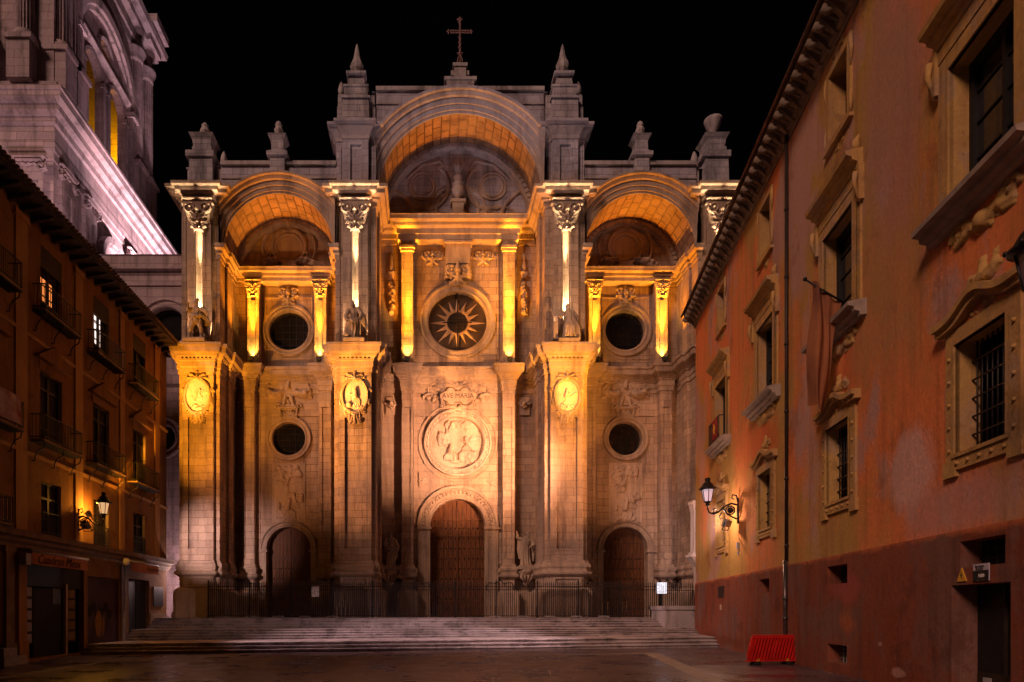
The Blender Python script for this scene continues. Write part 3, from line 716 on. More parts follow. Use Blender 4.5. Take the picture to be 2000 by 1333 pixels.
for yi, (uc, pu) in enumerate(BAYS):
    ctr = yi == 1
    L = BUT[yi][0] + BUT[yi][2]; Rr = BUT[yi + 1][0] - BUT[yi + 1][2]
    dr, dzs = (2.02, 8.45) if ctr else (1.63, 6.77)
    # --- lower back wall
    lp = 3.66 if ctr else 2.77; pw = 0.42
    path = [(L, BK), (uc - lp - pw, BK), (uc - lp - pw, 3.52), (uc - lp + pw, 3.52), (uc - lp + pw, BK), (uc + lp - pw, BK), (uc + lp - pw, 3.52), (uc + lp + pw, 3.52), (uc + lp + pw, BK), (Rr, BK)]
    b = MB(TF); b.wall(path, ZP, 18.3, skip=(2, 4, 6))
    holes = [archdoor(uc, dr, ZP + 0.001, dzs)]
    x0, x1 = uc - lp + pw, uc + lp - pw
    outer = [(x0, ZP), (uc - dr, ZP)] + archdoor(uc, dr, ZP, dzs)[1:-1] + [(uc + dr, ZP), (x1, ZP), (x1, 18.3), (x0, 18.3)]
    hole2 = circ(uc, 14.9 if not ctr else 14.6, 1.22 if not ctr else 1.98)
    b.panel(FM(BK), outer, [hole2], 0.5 if not ctr else 0.28)
    dl = archdoor(uc, dr, ZP, dzs); vs = [FM(BK)(x, z, 0) for x, z in dl] + [FM(BK)(x, z, 0.75) for x, z in dl]; n = len(dl)
    b.add(vs, [(i, i + 1, n + i + 1, n + i) for i in range(n - 1)])
    for sg in (-1, 1):
        xx = uc + sg * lp
        b.panel(FM(3.52), rect(xx - pw, xx + pw, ZP, 18.3), [rect(xx - 0.22, xx + 0.22, 6.1, 17.0)], 0.08)
        b.fill(FM(3.52), rect(xx - 0.22, xx + 0.22, 6.1, 17.0), 0.08)
    # raised frame lines on the wall field
    for sg_, xe in ((1, x0), (-1, x1)): b.box(*sorted((xe + sg_ * 0.02, xe + sg_ * 0.26)), BK - 0.07, BK + 0.01, 5.7, 16.75)
    b.box(x0 + 0.26, x1 - 0.26, BK - 0.072, BK + 0.01, 16.55, 16.75)
    wall = b.build('bay_wall', M['stone'], cath)
    for (i0, i1) in ((0, 4), (5, 9)):
        sub = path[i0:i1 + 1]
        c = MB(TF); c.mould(sub, BASE, (sub[0][0], BK - 1) if i0 == 0 else None, None if i0 == 0 else (sub[-1][0], BK - 1))
        c.build('plinth', M['carved'], wall); c = MB(TF); c.mould(sub, PLIN, (sub[0][0], BK - 1) if i0 == 0 else None, None if i0 == 0 else (sub[-1][0], BK - 1))
        c.build('plinth', M['carved'], wall)
    c = MB(TF); c.mould(path, ENT, (L, BK - 1), (Rr, BK - 1)); dentils(c, path, 0.29, 19.06, 19.18, 0.26, 0.13, range(len(path) - 1))
    c.build('cornice', M['carved'], wall)
    plank_door(cath, uc, dr, dzs, BK + 0.7)
    # door surround
    c = MB(TF); rr = 0.95 if ctr else 0.42
    pr = [(dr, 0.0), (dr, -0.12), (dr + 0.1, -0.16), (dr + 0.16, -0.10), (dr + rr * 0.75, -0.12), (dr + rr * 0.82, -0.22), (dr + rr, -0.26), (dr + rr, 0.02)]
    c.ring(FM(BK), uc, dzs, pr, 0, pi, 48)
    if ctr:
        for i in range(26):
            a = pi * (i + 0.5) / 26; rc = dr + 0.45
            c.ball((uc + rc * math.cos(a), BK - 0.13, dzs + rc * math.sin(a)), (0.13, 0.07, 0.13), 6, 5)
            for dq in (-0.04, 0.04): c.ball((uc + (rc + 0.17) * math.cos(a + dq), BK - 0.13, dzs + (rc + 0.17) * math.sin(a + dq)), 0.06, 5, 4)
    for sg in (-1, 1):
        xa, xb = sorted((uc + sg * dr, uc + sg * (dr + rr)))
        c.box(xa, xb, BK - 0.14, BK + 0.02, ZP, dzs - 0.22)
        if ctr: c.panel(FM(BK - 0.17), rect(xa + 0.12, xb - 0.12, 3.4, dzs - 0.7), [rect(xa + 0.22, xb - 0.22, 3.5, dzs - 0.8)], 0.04)
        c.box(xa - 0.1, xb + 0.1, BK - 0.28, BK + 0.02, dzs - 0.22, dzs - 0.1); c.box(xa - 0.05, xb + 0.05, BK - 0.2, BK + 0.02, dzs - 0.1, dzs)
    c.build('door_surround', M['carved'], wall)
    R.seed(100 + yi)
    if ctr:
        # roundel with the kneeling figure and the angel
        c = MB(TF)
        c.ring(FM(BK), uc, 14.6, [(1.9, 0.28), (1.9, -0.05), (1.98, -0.14), (2.12, -0.1), (2.3, -0.13), (2.36, -0.24), (2.46, -0.22), (2.5, 0.03)], n=64)
        for i in range(40):
            a = 2 * pi * i / 40; c.ball((uc + 2.2 * math.cos(a), BK - 0.13, 14.6 + 2.2 * math.sin(a)), (0.1, 0.07, 0.1), 6, 4)
        s = st_figure(-0.62, -1.25, 1.25, 0.12, 1, 0.3, -0.4) + st_line([(-0.2, -1.3), (-0.2, -0.75)], 0.06) + st_line([(-0.45, -1.32), (0.1, -1.32)], 0.08)
        s += st_line([(-0.32, -0.75), (0.0, -0.66)], 0.06) + st_figure(0.75, -0.65, 1.2, -0.1, -1, 0.9, 0.4) + st_wing(0.9, 0.2, 0.7, 0.9) + st_wing(1.0, 0.1, 0.1, 0.6)
        s += st_cloud(0.85, -0.95, 0.6, 0.35, 34, 0.2) + st_cloud(-1.1, 0.45, 0.35, 0.6, 30, 0.18) + st_cloud(0.0, 1.35, 0.9, 0.2, 30, 0.16)
        s += st_wing(0.1, 0.75, 2.6, 0.35, 3) + st_wing(0.1, 0.75, 0.4, 0.35, 3) + st_figure(-0.75, 0.6, 0.6, 0.3, 1, 0.3) + st_figure(0.75, 0.75, 0.55, -0.3, -1, 0.3)
        for k in range(9):
            a = -pi / 2 + (k - 4) * 0.22; s += st_line([(0.05 + 0.3 * math.cos(a), 0.7 + 0.3 * math.sin(a)), (0.05 + 0.85 * math.cos(a), 0.7 + 0.85 * math.sin(a))], 0.02, 0.015, 0.7)
        relief(c, FM(BK + 0.27), uc, 14.6, 3.86, 3.86, s, 130, 130, hk=1.15, bgmask=lambda X, Z: X * X + Z * Z < 1.93 ** 2, base=0.0)
        c.build('roundel', M['pale'], wall)
        c = MB(TF)
        for sg in (-1, 1):
            c.slab(FM(BK), [(uc + sg * 2.85, 11.3), (uc + sg * 2.85, 12.4), (uc + sg * 2.1, 11.75)], -0.1, 0.0)
            relief(c, FM(BK - 0.1), uc + sg * 2.62, 11.75, 0.8, 0.9, st_foliage(0.2, 0.25, 5, 0.2), 24, 24, hk=0.7)
        c.ring(FM(BK), uc, 14.6, [(2.78, 0.0), (2.78, -0.08), (2.88, -0.1), (2.88, 0.0)], n=64)
        c.build('spandrel_ornament', M['carved'], wall)
        # plaque in its cloud of leaves
        c = MB(TF)
        s = mirror(st_foliage(0.55, 0.5, 16, 0.42)); s = [([(q[0] + 1.45, q[1] + 0.45) for q in pts], a, b_, k) for pts, a, b_, k in st_foliage(0.75, 0.55, 34, 0.4)]
        s = mirror(s) + mirror(st_leaf(1.9, 0.1, 0.4, 0.8, -1.2, 0.09) + st_leaf(1.2, -0.25, -1.9, 0.55, 0.7, 0.1) + st_leaf(1.7, 0.0, -1.6, 0.4, 0.6, 0.1))
        s += mirror(st_leaf(0.05, 0.5, 1.2, 0.9, -0.7, 0.13) + st_leaf(0.2, 0.55, 0.7, 0.8, -0.5, 0.12)) + st_leaf(0, 0.5, pi / 2, 0.75, 0, 0.14)
        s += mirror(st_volute(0.75, -0.5, 0.3, -1, 0.3, 1.3, 0.09) + st_leaf(0.2, -0.75, -0.4, 0.6, 0.8, 0.1)) + st_cloud(0, -0.95, 0.5, 0.16, 16, 0.14)
        relief(c, FM(BK - 0.04), uc, 18.0, 5.2, 2.7, s, 150, 84, hk=1.35, rough=0.15)
        o = c.build('carved_leaves', M['carved'], wall)
        c = MB(TF)
        out = []
        for (x, z, r, a0, a1) in ((1.05, 0.0, 0.26, -pi / 2, pi / 2), (0.5, 0.28, 0.3, 0.2, pi - 0.2), (-0.5, 0.28, 0.3, 0.2, pi - 0.2), (-1.05, 0.0, 0.26, pi / 2, 3 * pi / 2), (-0.5, -0.3, 0.3, pi + 0.3, 2 * pi - 0.3), (0.5, -0.3, 0.3, pi + 0.3, 2 * pi - 0.3)):
            out += [(uc + x + r * math.cos(a0 + (a1 - a0) * i / 8), 17.9 + z + r * math.sin(a0 + (a1 - a0) * i / 8)) for i in range(9)]
        c.slab(FM(BK), out, -0.42, -0.05); pl = c.build('plaque', M['carved'], wall)
        tx = text('AVE MARIA', 0.50, (U0 + uc, V0 + BK - 0.43, 17.9), (pi / 2, 0, 0), M['incised'], pl, 'lettering', sx=0.92)
    else:
        # bull's-eye window
        b = MB(TF); b.fill(FM(BK), circ(uc, 14.9, 1.22), 0.42); ow = b.build('oculus_window', M['glass'], cath)
        b = MB(TF)
        for k in range(-2, 3):
            hh = math.sqrt(1.2 ** 2 - (k * 0.42) ** 2); b.box(uc + k * 0.42 - 0.015, uc + k * 0.42 + 0.015, BK + 0.37, BK + 0.40, 14.9 - hh, 14.9 + hh); b.box(uc - hh, uc + hh, BK + 0.375, BK + 0.395, 14.9 + k * 0.42 - 0.015, 14.9 + k * 0.42 + 0.015)
        b.build('window_bars', M['iron'], ow)
        b = MB(TF); b.ring(FM(BK), uc, 14.9, [(1.22, 0.1), (1.22, -0.08), (1.3, -0.14), (1.42, -0.1), (1.46, -0.2), (1.62, -0.22), (1.66, 0.02)], n=48)
        b.build('frame', M['carved'], ow)
        # relief panel
        c = MB(TF)
        c.panel(FM(BK - 0.06), rect(uc - 1.22, uc + 1.22, 8.75, 13.1), [rect(uc - 1.14, uc + 1.14, 8.83, 13.02)], 0.1)
        s = st_figure(-0.1, -1.9, 1.5, 0.1, 1, 0.2, 0.6) + st_figure(0.6, -1.2, 1.2, -0.2, -1, 0.3, 0.4) + st_figure(-0.35, 0.0, 1.2, 0.35, 1, 0.6) + st_wing(-0.4, 0.7, 2.4, 0.8) + st_wing(-0.1, 0.7, 0.5, 0.9)
        s += st_cloud(0, 1.5, 0.85, 0.35, 40, 0.2) + st_cloud(-0.6, 0.9, 0.3, 0.4, 20, 0.18) + st_cloud(0.5, -0.4, 0.45, 0.25, 24, 0.18) + st_figure(-0.7, -1.7, 1.0, 0.0, 1, 0.4) + st_cloud(0, -1.95, 0.9, 0.1, 20, 0.13) + st_wing(0.5, 1.4, -0.6, 0.7)
        relief(c, FM(BK), uc, 10.95, 2.3, 4.2, s, 80, 140, hk=1.0, bgmask=lambda X, Z: X > -9, base=0.03)
        c.build('relief_panel', M['pale'], wall)
        # winged cartouche with shell
        c = MB(TF)
        s = mirror(st_wing(0.2, 0.9, 0.35, 1.35, 6) + st_swag(0.3, 0.45, 1.35, 0.55, 0.22, 0.14) + st_leaf(1.25, 0.9, -0.9, 0.8, -0.9, 0.1) + st_volute(0.62, -0.45, 0.22, 1, 0, 1.2, 0.07) + st_line([(0.2, 0.1), (0.3, -0.35), (0.55, -0.6), (0.5, -1.2)], 0.12, 0.08, 1.0))
        s += st_figure(0, 0.25, 1.15, 0, 1, 0.2) + st_line([(-0.45, -0.55), (0.45, -0.55)], 0.12) + st_line([(-0.5, -1.2), (0.5, -1.2)], 0.1)
        for k in range(7): a = pi * (k + 0.5) / 7; s += st_line([(0, -1.1), (0.42 * math.cos(a), -1.1 + 0.42 * math.sin(a))], 0.05, 0.08, 0.9)
        s += mirror(st_foliage(0.25, 0.4, 8, 0.3) + st_cloud(0.55, 0.75, 0.4, 0.25, 20, 0.11) + st_wing(0.3, 0.8, 0.55, 1.3, 6) + st_swag(0.4, 0.55, 1.45, 0.75, 0.3, 0.16)) + st_cloud(0, 0.9, 0.3, 0.3, 16, 0.12)
        relief(c, FM(BK - 0.02), uc, 17.75, 4.0, 3.3, s, 130, 108, scale=1.14, hk=1.05, rough=0.1)
        c.build('cartouche', M['carved'], wall)
    # small carved heads on the flanking strips
    for sg, e in ((-1, L), (1, Rr)):
        xh = (e + uc + sg * (lp + pw)) / 2
        if abs(e - (uc + sg * (lp + pw))) < 0.55: continue
        c = MB(TF); s = mirror(st_volute(0.25, 0.2, 0.2, -1, 0, 1.2, 0.06) + st_leaf(0.1, -0.1, 0.2, 0.35, 1.2, 0.08)) + st_blob(0, 0.1, 0.15, 1.4) + st_blob(0, -0.2, 0.1)
        relief(c, FM(BK - 0.1), xh, 17.3, min(1.1, abs(e - (uc + sg * (lp + pw)))), 1.0, s, 32, 32, hk=1.3)
        c.box(xh - 0.4, xh + 0.4, BK - 0.12, BK, 16.6, 17.9); c.build('carved_head', M['carved'], wall)

    # --- upper back wall
    pu_w = 0.42; zt = 29.2 if ctr else 26.2
    path = [(L - 0.06, BK), (uc - pu - pu_w, BK), (uc - pu - pu_w, 3.5), (uc - pu + pu_w, 3.5), (uc - pu + pu_w, BK), (uc + pu - pu_w, BK), (uc + pu - pu_w, 3.5), (uc + pu + pu_w, 3.5), (uc + pu + pu_w, BK), (Rr + 0.06, BK)]
    b = MB(TF); b.wall(path, 19.9, zt, skip=(4,))
    x0, x1 = uc - pu + pu_w, uc + pu - pu_w
    zo, ro_ = (23.5, 2.15) if ctr else (22.85, 1.45)
    b.panel(FM(BK), rect(x0, x1, 19.9, zt), [circ(uc, zo, ro_, 48)], 0.45)
    for (xa, xb) in ((x0 + 0.25, x1 - 0.25),):
        b.panel(FM(BK - 0.06), rect(xa, xb, 20.7, zt - 0.9), [rect(xa + 0.12, xb - 0.12, 20.82, zt - 1.02)], 0.06)
    wall2 = b.build('niche_wall', M['stone'], cath)
    ow = MB(TF)
    if ctr:
        ow.ring(FM(BK), uc, zo, [(ro_, 0.2), (ro_, -0.06), (ro_ + 0.1, -0.14), (ro_ + 0.25, -0.08), (ro_ + 0.42, -0.1), (ro_ + 0.5, -0.2), (ro_ + 0.62, -0.16), (ro_ + 0.64, 0.02)], n=64)
        wnd = ow.build('star_window', M['carved'], cath)
        star_window(wnd, uc, zo, ro_, BK + 0.3)
    else:
        ow.fill(FM(BK), circ(uc, zo, ro_, 48), 0.38); wnd = ow.build('oculus_window', M['glass'], cath)
        fr = MB(TF); fr.ring(FM(BK), uc, zo, [(ro_, 0.2), (ro_, -0.06), (ro_ + 0.1, -0.14), (ro_ + 0.25, -0.08), (ro_ + 0.3, -0.18), (ro_ + 0.45, -0.16), (ro_ + 0.46, 0.02)], n=56)
        fr.build('frame', M['carved'], wnd)
        br = MB(TF)
        for k in range(-2, 3):
            hh = math.sqrt(1.42 ** 2 - (k * 0.5) ** 2); br.box(uc + k * 0.5 - 0.018, uc + k * 0.5 + 0.018, BK + 0.33, BK + 0.36, zo - hh, zo + hh); br.box(uc - hh, uc + hh, BK + 0.335, BK + 0.355, zo + k * 0.5 - 0.018, zo + k * 0.5 + 0.018)
        br.build('window_bars', M['iron'], wnd)
    ep = [(L - 0.06, BK), (uc - pu - 0.62, BK), (uc - pu - 0.62, 3.5), (uc + pu + 0.62, 3.5), (uc + pu + 0.62, BK), (Rr + 0.06, BK)]
    c = MB(TF); c.mould(ep, CENE if ctr else IMPO, (L, BK - 1), (Rr, BK - 1)); zb_ = 29.1 if ctr else 26.1
    c.box(uc - pu - 0.61, uc + pu + 0.61, 3.505, BK + 0.02, zb_ + 0.01, zb_ + 0.8)
    if ctr:
        c.box(uc - 1.0, uc + 1.0, BK - 0.85, BK, 29.5, 30.75); c.box(uc - 1.25, uc + 1.25, BK - 0.95, BK, 30.45, 30.8)
    c.build('cornice', M['carved'], wall2)
    for sg in (-1, 1):
        xx = uc + sg * pu
        c = MB(TF); hz = zt - 0.45
        R.seed(150 + yi); w_, h_ = (1.3, 1.2)
        if not ctr:
            c.frus(xx - 0.42, xx + 0.42, 3.45, 3.6, zt - 1.25, xx - 0.56, xx + 0.56, 3.3, 3.6, zt - 0.1)
            relief(c, lambda a, z, cc: (a, 3.44 + cc - 0.15 * (z - zt + 1.25) / 1.15, z), xx, zt - 0.68, w_, h_, capital_strokes(w_, h_) + st_mask(0.8, 0.9, 14), 56, 52, hk=1.2)
            c.slab(FM(3.5), rect(xx - 0.15, xx + 0.15, 20.6, zt - 1.5), -0.05, 0.0)
        else:
            c.box(xx - 0.55, xx + 0.55, 3.3, 3.6, zt - 0.75, zt - 0.55)
            c.box(xx - 0.48, xx + 0.48, 3.38, 3.6, zt - 0.95, zt - 0.75)
        c.build('capital', M['carved'], wall2); c = MB(TF); c.box(xx - 0.5, xx + 0.5, 3.37, 3.6, 20.0, 20.2); c.build('pilaster_base', M['carved'], wall2)
    R.seed(170 + yi)
    if ctr:
        c = MB(TF); c.frus(uc - 0.85, uc + 0.85, BK - 0.35, BK, 27.6, uc - 0.95, uc + 0.95, BK - 0.7, BK, 29.5); c.box(uc - 1.05, uc + 1.05, BK - 0.8, BK, 28.9, 29.05)
        s = mirror(st_volute(0.45, 0.25, 0.4, -1, 0.3, 1.6, 0.1) + st_leaf(0.2, -0.3, 0.2, 0.7, 1.1, 0.1) + st_leaf(0.7, 0.5, -1.0, 0.8, -0.8, 0.1) + st_foliage(0.3, 0.3, 4, 0.3)) + st_leaf(0, -0.2, -pi / 2, 0.6, 0, 0.12) + st_blob(0, 0.2, 0.2)
        relief(c, FM(BK - 0.25), uc, 26.9, 2.2, 1.7, s + st_mask(1.7, 1.5), 80, 64, hk=1.1); c.build('carved_mask', M['carved'], wall2)
        for sg in (-1, 1):
            xx = uc + sg * 1.85; c = MB(TF)
            s = mirror(st_volute(0.42, 0.15, 0.34, -1, 0.3, 1.6, 0.08) + st_leaf(0.1, -0.2, 0.5, 0.6, 0.8, 0.09)) + st_foliage(0.5, 0.35, 8, 0.3) + st_leaf(0, -0.2, -pi / 2, 0.5, 0, 0.1)
            relief(c, FM(BK - 0.02), xx, 28.2, 1.7, 1.4, s + st_mask(1.2, 1.1), 70, 56, hk=1.1); c.build('cartouche', M['carved'], wall2)
            xg = uc + sg * 4.85; c = MB(TF)
            c.frus(xg - 0.12, xg + 0.12, BK - 0.2, BK, 26.6, xg - 0.28, xg + 0.28, BK - 0.35, BK, 27.0); c.lathe(xg, BK - 0.15, [(0.13, 27.0), (0.2, 27.4), (0.08, 27.9), (0.16, 28.1), (0.02, 28.5)], 8)
            s = []
            for q in range(10): s += st_blob(R.uniform(-0.1, 0.1), 1.0 - q * 0.22, 0.24 - 0.004 * q, 1.0) + st_leaf(0, 1.0 - q * 0.22, R.uniform(0, 6), 0.3, 0.8, 0.08)
            relief(c, FM(BK - 0.02), xg, 25.1, 0.8, 2.7, s, 28, 80, hk=1.2, rough=0.2); c.build('garland', M['carved'], wall2)
    else:
        c = MB(TF); s = mirror(st_volute(0.28, 0.25, 0.26, -1, 0.3, 1.5, 0.07) + st_leaf(0.1, -0.35, 0.5, 0.5, 0.8, 0.08)) + st_foliage(0.35, 0.45, 8, 0.25) + st_blob(0, 0.1, 0.16, 1.4) + st_blob(0, -0.2, 0.12, 1.4)
        relief(c, FM(BK - 0.1), uc, 25.35, 1.7, 1.9, s + st_mask(1.3, 1.5), 64, 70, hk=1.1); c.box(uc - 0.45, uc + 0.45, BK - 0.12, BK, 24.85, 26.1); c.build('carved_mask', M['carved'], wall2)

    # --- the arch above: front wall, archivolt, vault, tympanum
    hw0, hw1 = L - 0.06, Rr + 0.06; cx = (hw0 + hw1) / 2; hw = (hw1 - hw0) / 2
    r, zs, zt, vf = (5.55, 30.66, 37.75, 0.95) if ctr else (3.72, 26.96, 32.6, 0.85)
    outer = [(cx - hw, zs), (cx - r, zs)] + [(cx + r * math.cos(pi - pi * i / 40), zs + r * math.sin(pi - pi * i / 40)) for i in range(1, 40)] + [(cx + r, zs), (cx + hw, zs), (cx + hw, zt), (cx - hw, zt)]
    b = MB(TF); b.panel(FM(vf), outer)
    b.add([FM(vf)(cx - hw - 0.3, zt, 0), FM(vf)(cx + hw + 0.3, zt, 0), FM(vf)(cx + hw + 0.3, zt, 1.2), FM(vf)(cx - hw - 0.3, zt, 1.2)], [(0, 1, 2, 3)])
    b.add([FM(vf)(cx - hw - 0.3, zs, 1.2), FM(vf)(cx + hw + 0.3, zs + r, 1.2), FM(vf)(cx + hw + 0.3, zt, 1.2), FM(vf)(cx - hw - 0.3, zt, 1.2)], [(0, 1, 2, 3)]) if False else None
    att = b.build('attic_wall', M['stone'], cath)
    c = MB(TF); c.box(cx - hw - 0.02, cx + hw + 0.02, vf - 0.16, vf + 1.25, zt, zt + 0.26); c.box(cx - hw, cx + hw, vf - 0.08, vf, zt - 0.9, zt - 0.78); c.build('coping', M['greyc'], att)
    q = 1.25 if ctr else 1.0
    prof = [(r, 0.02), (r, -0.08), (r + 0.14 * q, -0.1), (r + 0.16 * q, -0.16), (r + 0.42 * q, -0.18), (r + 0.46 * q, -0.26), (r + 0.74 * q, -0.28), (r + 0.8 * q, -0.42), (r + 1.0 * q, -0.50), (r + 1.06 * q, -0.62), (r + 1.2 * q, -0.64), (r + 1.22 * q, 0.05)]
    c = MB(TF); c.ring(FM(vf), cx, zs, prof, 0, pi, 72, (cx - hw + 0.01, cx + hw - 0.01)); c.build('archivolt', M['carved'], att)
    c = MB(TF); T0 = vf
    def vfn(t, w): a = pi - pi * t; return (cx + r * math.cos(a), T0 + (BK - T0) * w, zs + r * math.sin(a))
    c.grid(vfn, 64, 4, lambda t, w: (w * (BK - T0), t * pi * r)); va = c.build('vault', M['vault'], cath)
    c = MB(TF)
    c.ring(FM(BK), cx, zs, [(r - 0.001, -0.62), (r - 0.30, -0.6), (r - 0.34, -0.45), (r - 0.37, -0.4), (r - 0.40, 0.0)], 0, pi, 64)
    nb = 44 if ctr else 32
    for i in range(nb):
        a = pi * (i + 0.5) / nb; rc = r - 0.28; da = pi / nb * 0.36
        pts = [(cx + rr_ * math.cos(aa), zs + rr_ * math.sin(aa)) for rr_, aa in ((r - 0.31, a - da), (r - 0.05, a - da), (r - 0.05, a + da), (r - 0.31, a + da))]
        c.slab(FM(BK), pts, -0.70, -0.58)
    c.build('rib', M['vault'] if False else M['carved'], va)
    b = MB(TF); b.fill(FM(BK), [(cx + (r + 0.02) * math.cos(pi * i / 40), zs + (r + 0.02) * math.sin(pi * i / 40)) for i in range(41)], 0.0)
    ty = b.build('tympanum', M['stone'], cath)
    R.seed(200 + yi)
    c = MB(TF)
    if ctr:
        for sg in (-1, 1):
            c.ring(FM(BK), cx + sg * 2.55, zs + 2.75, [(0.66, 0.0), (0.66, -0.07), (0.78, -0.09), (0.82, -0.03), (0.92, -0.03), (0.96, -0.08), (1.04, -0.07), (1.06, 0.0)], n=36)
            c.lathe(0, 0, [(0.001, 0)], 3) if False else None
        s = mirror(st_line(arc_pts(0.0, 1.0, 1.55, -0.6, 1.9, 14), 0.13, 0.09) + st_line(arc_pts(0.1, 0.9, 1.95, -0.45, 1.2, 14), 0.09) + st_line(arc_pts(2.4, 2.75, 1.75, 2.4, 4.6, 14), 0.13) + st_line(arc_pts(2.6, 2.7, 1.6, 4.2, 6.0, 12), 0.12)
                   + st_line([(1.3, 4.6), (2.6, 4.35), (3.6, 3.4)], 0.12) + st_line(arc_pts(5.6, 0.2, 2.4, 2.0, 3.1, 10), 0.15) + st_line(arc_pts(3.1, -0.2, 1.5, 0.5, 2.6, 10), 0.11) + st_line(arc_pts(2.2, -0.6, 1.5, 0.9, 2.7, 10), 0.1) + st_volute(1.25, 4.2, 0.32, 1, 1.5, 1.4, 0.1))
        relief(c, FM(BK), cx, zs + 2.6, 10.0, 5.2, [([(p_[0], p_[1] - 2.6) for p_ in pts], a, b_, k) for pts, a, b_, k in s], 150, 80, hk=0.45)
        c.build('scroll_relief', M['carved'], ty)
        c = MB(TF); z0 = 30.78; vv = BK - 0.55
        c.box(cx - 0.5, cx + 0.5, vv - 0.4, vv + 0.4, z0, z0 + 0.2); c.frus(cx - 0.36, cx + 0.36, vv - 0.3, vv + 0.3, z0 + 0.2, cx - 0.42, cx + 0.42, vv - 0.34, vv + 0.34, z0 + 0.95); c.box(cx - 0.55, cx + 0.55, vv - 0.42, vv + 0.42, z0 + 0.95, z0 + 1.15)
        c.lathe(cx, vv, [(0.2, z0 + 1.15), (0.14, z0 + 1.35), (0.42, z0 + 1.75), (0.46, z0 + 2.05), (0.32, z0 + 2.25), (0.42, z0 + 2.35), (0.42, z0 + 2.45), (0.24, z0 + 2.6), (0.36, z0 + 2.85), (0.2, z0 + 3.1)], 14)
        for i in range(16):
            a = 2 * pi * i / 16; l = R.uniform(0.9, 1.2)
            c.tube([(cx, vv, z0 + 3.05), (cx + 0.22 * math.cos(a), vv + 0.2 * math.sin(a), z0 + 3.05 + l * 0.5), (cx + 0.5 * math.cos(a), vv + 0.35 * math.sin(a), z0 + 3.05 + l)], [0.1, 0.08, 0.03], 5)
        c.build('stone_urn', M['carved'], ty)
    else:
        c.ring(FM(BK), cx, zs + 1.95, [(0.85, 0.1), (0.85, -0.14), (0.95, -0.2), (1.1, -0.14), (1.16, -0.24), (1.3, -0.26), (1.36, 0.0)], n=40)
        c.fill(FM(BK), circ(cx, zs + 1.95, 0.86), -0.04)
        s = mirror(st_volute(0.3, 3.5, 0.28, -1, 0.2, 1.4, 0.08) + st_leaf(0.2, 3.1, 0.6, 0.6, -0.8, 0.09) + st_swag(0.7, 1.05, 2.7, 0.25, -0.12, 0.2, 12) + st_swag(0.9, 0.85, 2.4, 0.15, -0.1, 0.17, 10) + st_line(arc_pts(0.2, 1.9, 1.75, -0.7, 0.6, 8), 0.1) + st_volute(1.5, 1.4, 0.25, 1, 2.0, 1.4, 0.08))
        s += st_blob(0, 3.45, 0.26, 1.4) + st_leaf(0, 3.5, pi / 2, 0.55, 0, 0.13) + st_foliage(0.0, 0.0, 1, 0.1)
        relief(c, FM(BK - 0.05), cx, zs + 1.9, 6.4, 4.2, [([(p_[0], p_[1] - 1.9) for p_ in pts], a, b_, k) for pts, a, b_, k in s], 120, 84, hk=1.3)
        c.slab(FM(BK), [(cx - 0.95, zs + 0.02), (cx + 0.95, zs + 0.02), (cx + 0.28, zs + 0.95), (cx - 0.28, zs + 0.95)], -0.3, 0.0)
        c.build('medallion', M['carved'], ty)

# ---------------------------------------------------------------- skyline: piers, pedestals, obelisks, urns, cross base
def pier(uc, z0, z1, hm, hf):
    p = [(uc - hf, 3.2), (uc - hf, 0.75), (uc - hm, 0.75), (uc - hm, 0.45), (uc + hm, 0.45), (uc + hm, 0.75), (uc + hf, 0.75), (uc + hf, 3.2)]
    b = MB(TF); b.wall(p, z0, z1, skip=(3,)); b.panel(FM(0.45), rect(uc - hm, uc + hm, z0, z1), [rect(uc - 0.36, uc + 0.36, z0 + 0.35, z1 - 1.3)], 0.12); b.fill(FM(0.45), rect(uc - 0.36, uc + 0.36, z0 + 0.35, z1 - 1.3), 0.12)
    for sg in (-1, 1): b.box(uc + sg * (hf + hm) / 2 - 0.1, uc + sg * (hf + hm) / 2 + 0.1, 0.70, 0.751, z0 + 0.4, z1 - 1.3)
    b.add([(uc - hf, 3.2, z0), (uc + hf, 3.2, z0), (uc + hf, 3.2, z1), (uc - hf, 3.2, z1)], [(0, 1, 2, 3)])
    o = b.build('pier', M['stone'], cath)
    c = MB(TF); c.mould(p, [(-0.02, z1 - 0.95), (0.06, z1 - 0.95), (0.10, z1 - 0.75), (0.34, z1 - 0.35), (0.36, z1 - 0.2), (0.55, z1 - 0.12), (0.55, z1 + 0.05), (-0.02, z1 + 0.07)])
    c.fill(lambda a, d, e: (a, d, z1 + 0.06), p, 0)
    R.seed(int(uc * 7)); relief(c, FM(0.43), uc, z1 - 0.55, 1.7, 0.6, st_foliage(0.6, 0.15, 12, 0.2), 50, 20, hk=1.0)
    c.build('cornice', M['carved'], o); return o
def pinnacle(mb, x, y, z, s=1.0):
    mb.box(x - 0.18 * s, x + 0.18 * s, y - 0.18 * s, y + 0.18 * s, z, z + 0.3 * s)
    mb.lathe(x, y, [(0.08 * s, z + 0.3 * s), (0.2 * s, z + 0.5 * s), (0.23 * s, z + 0.75 * s), (0.13 * s, z + 1.1 * s), (0.02 * s, z + 1.3 * s)], 10)
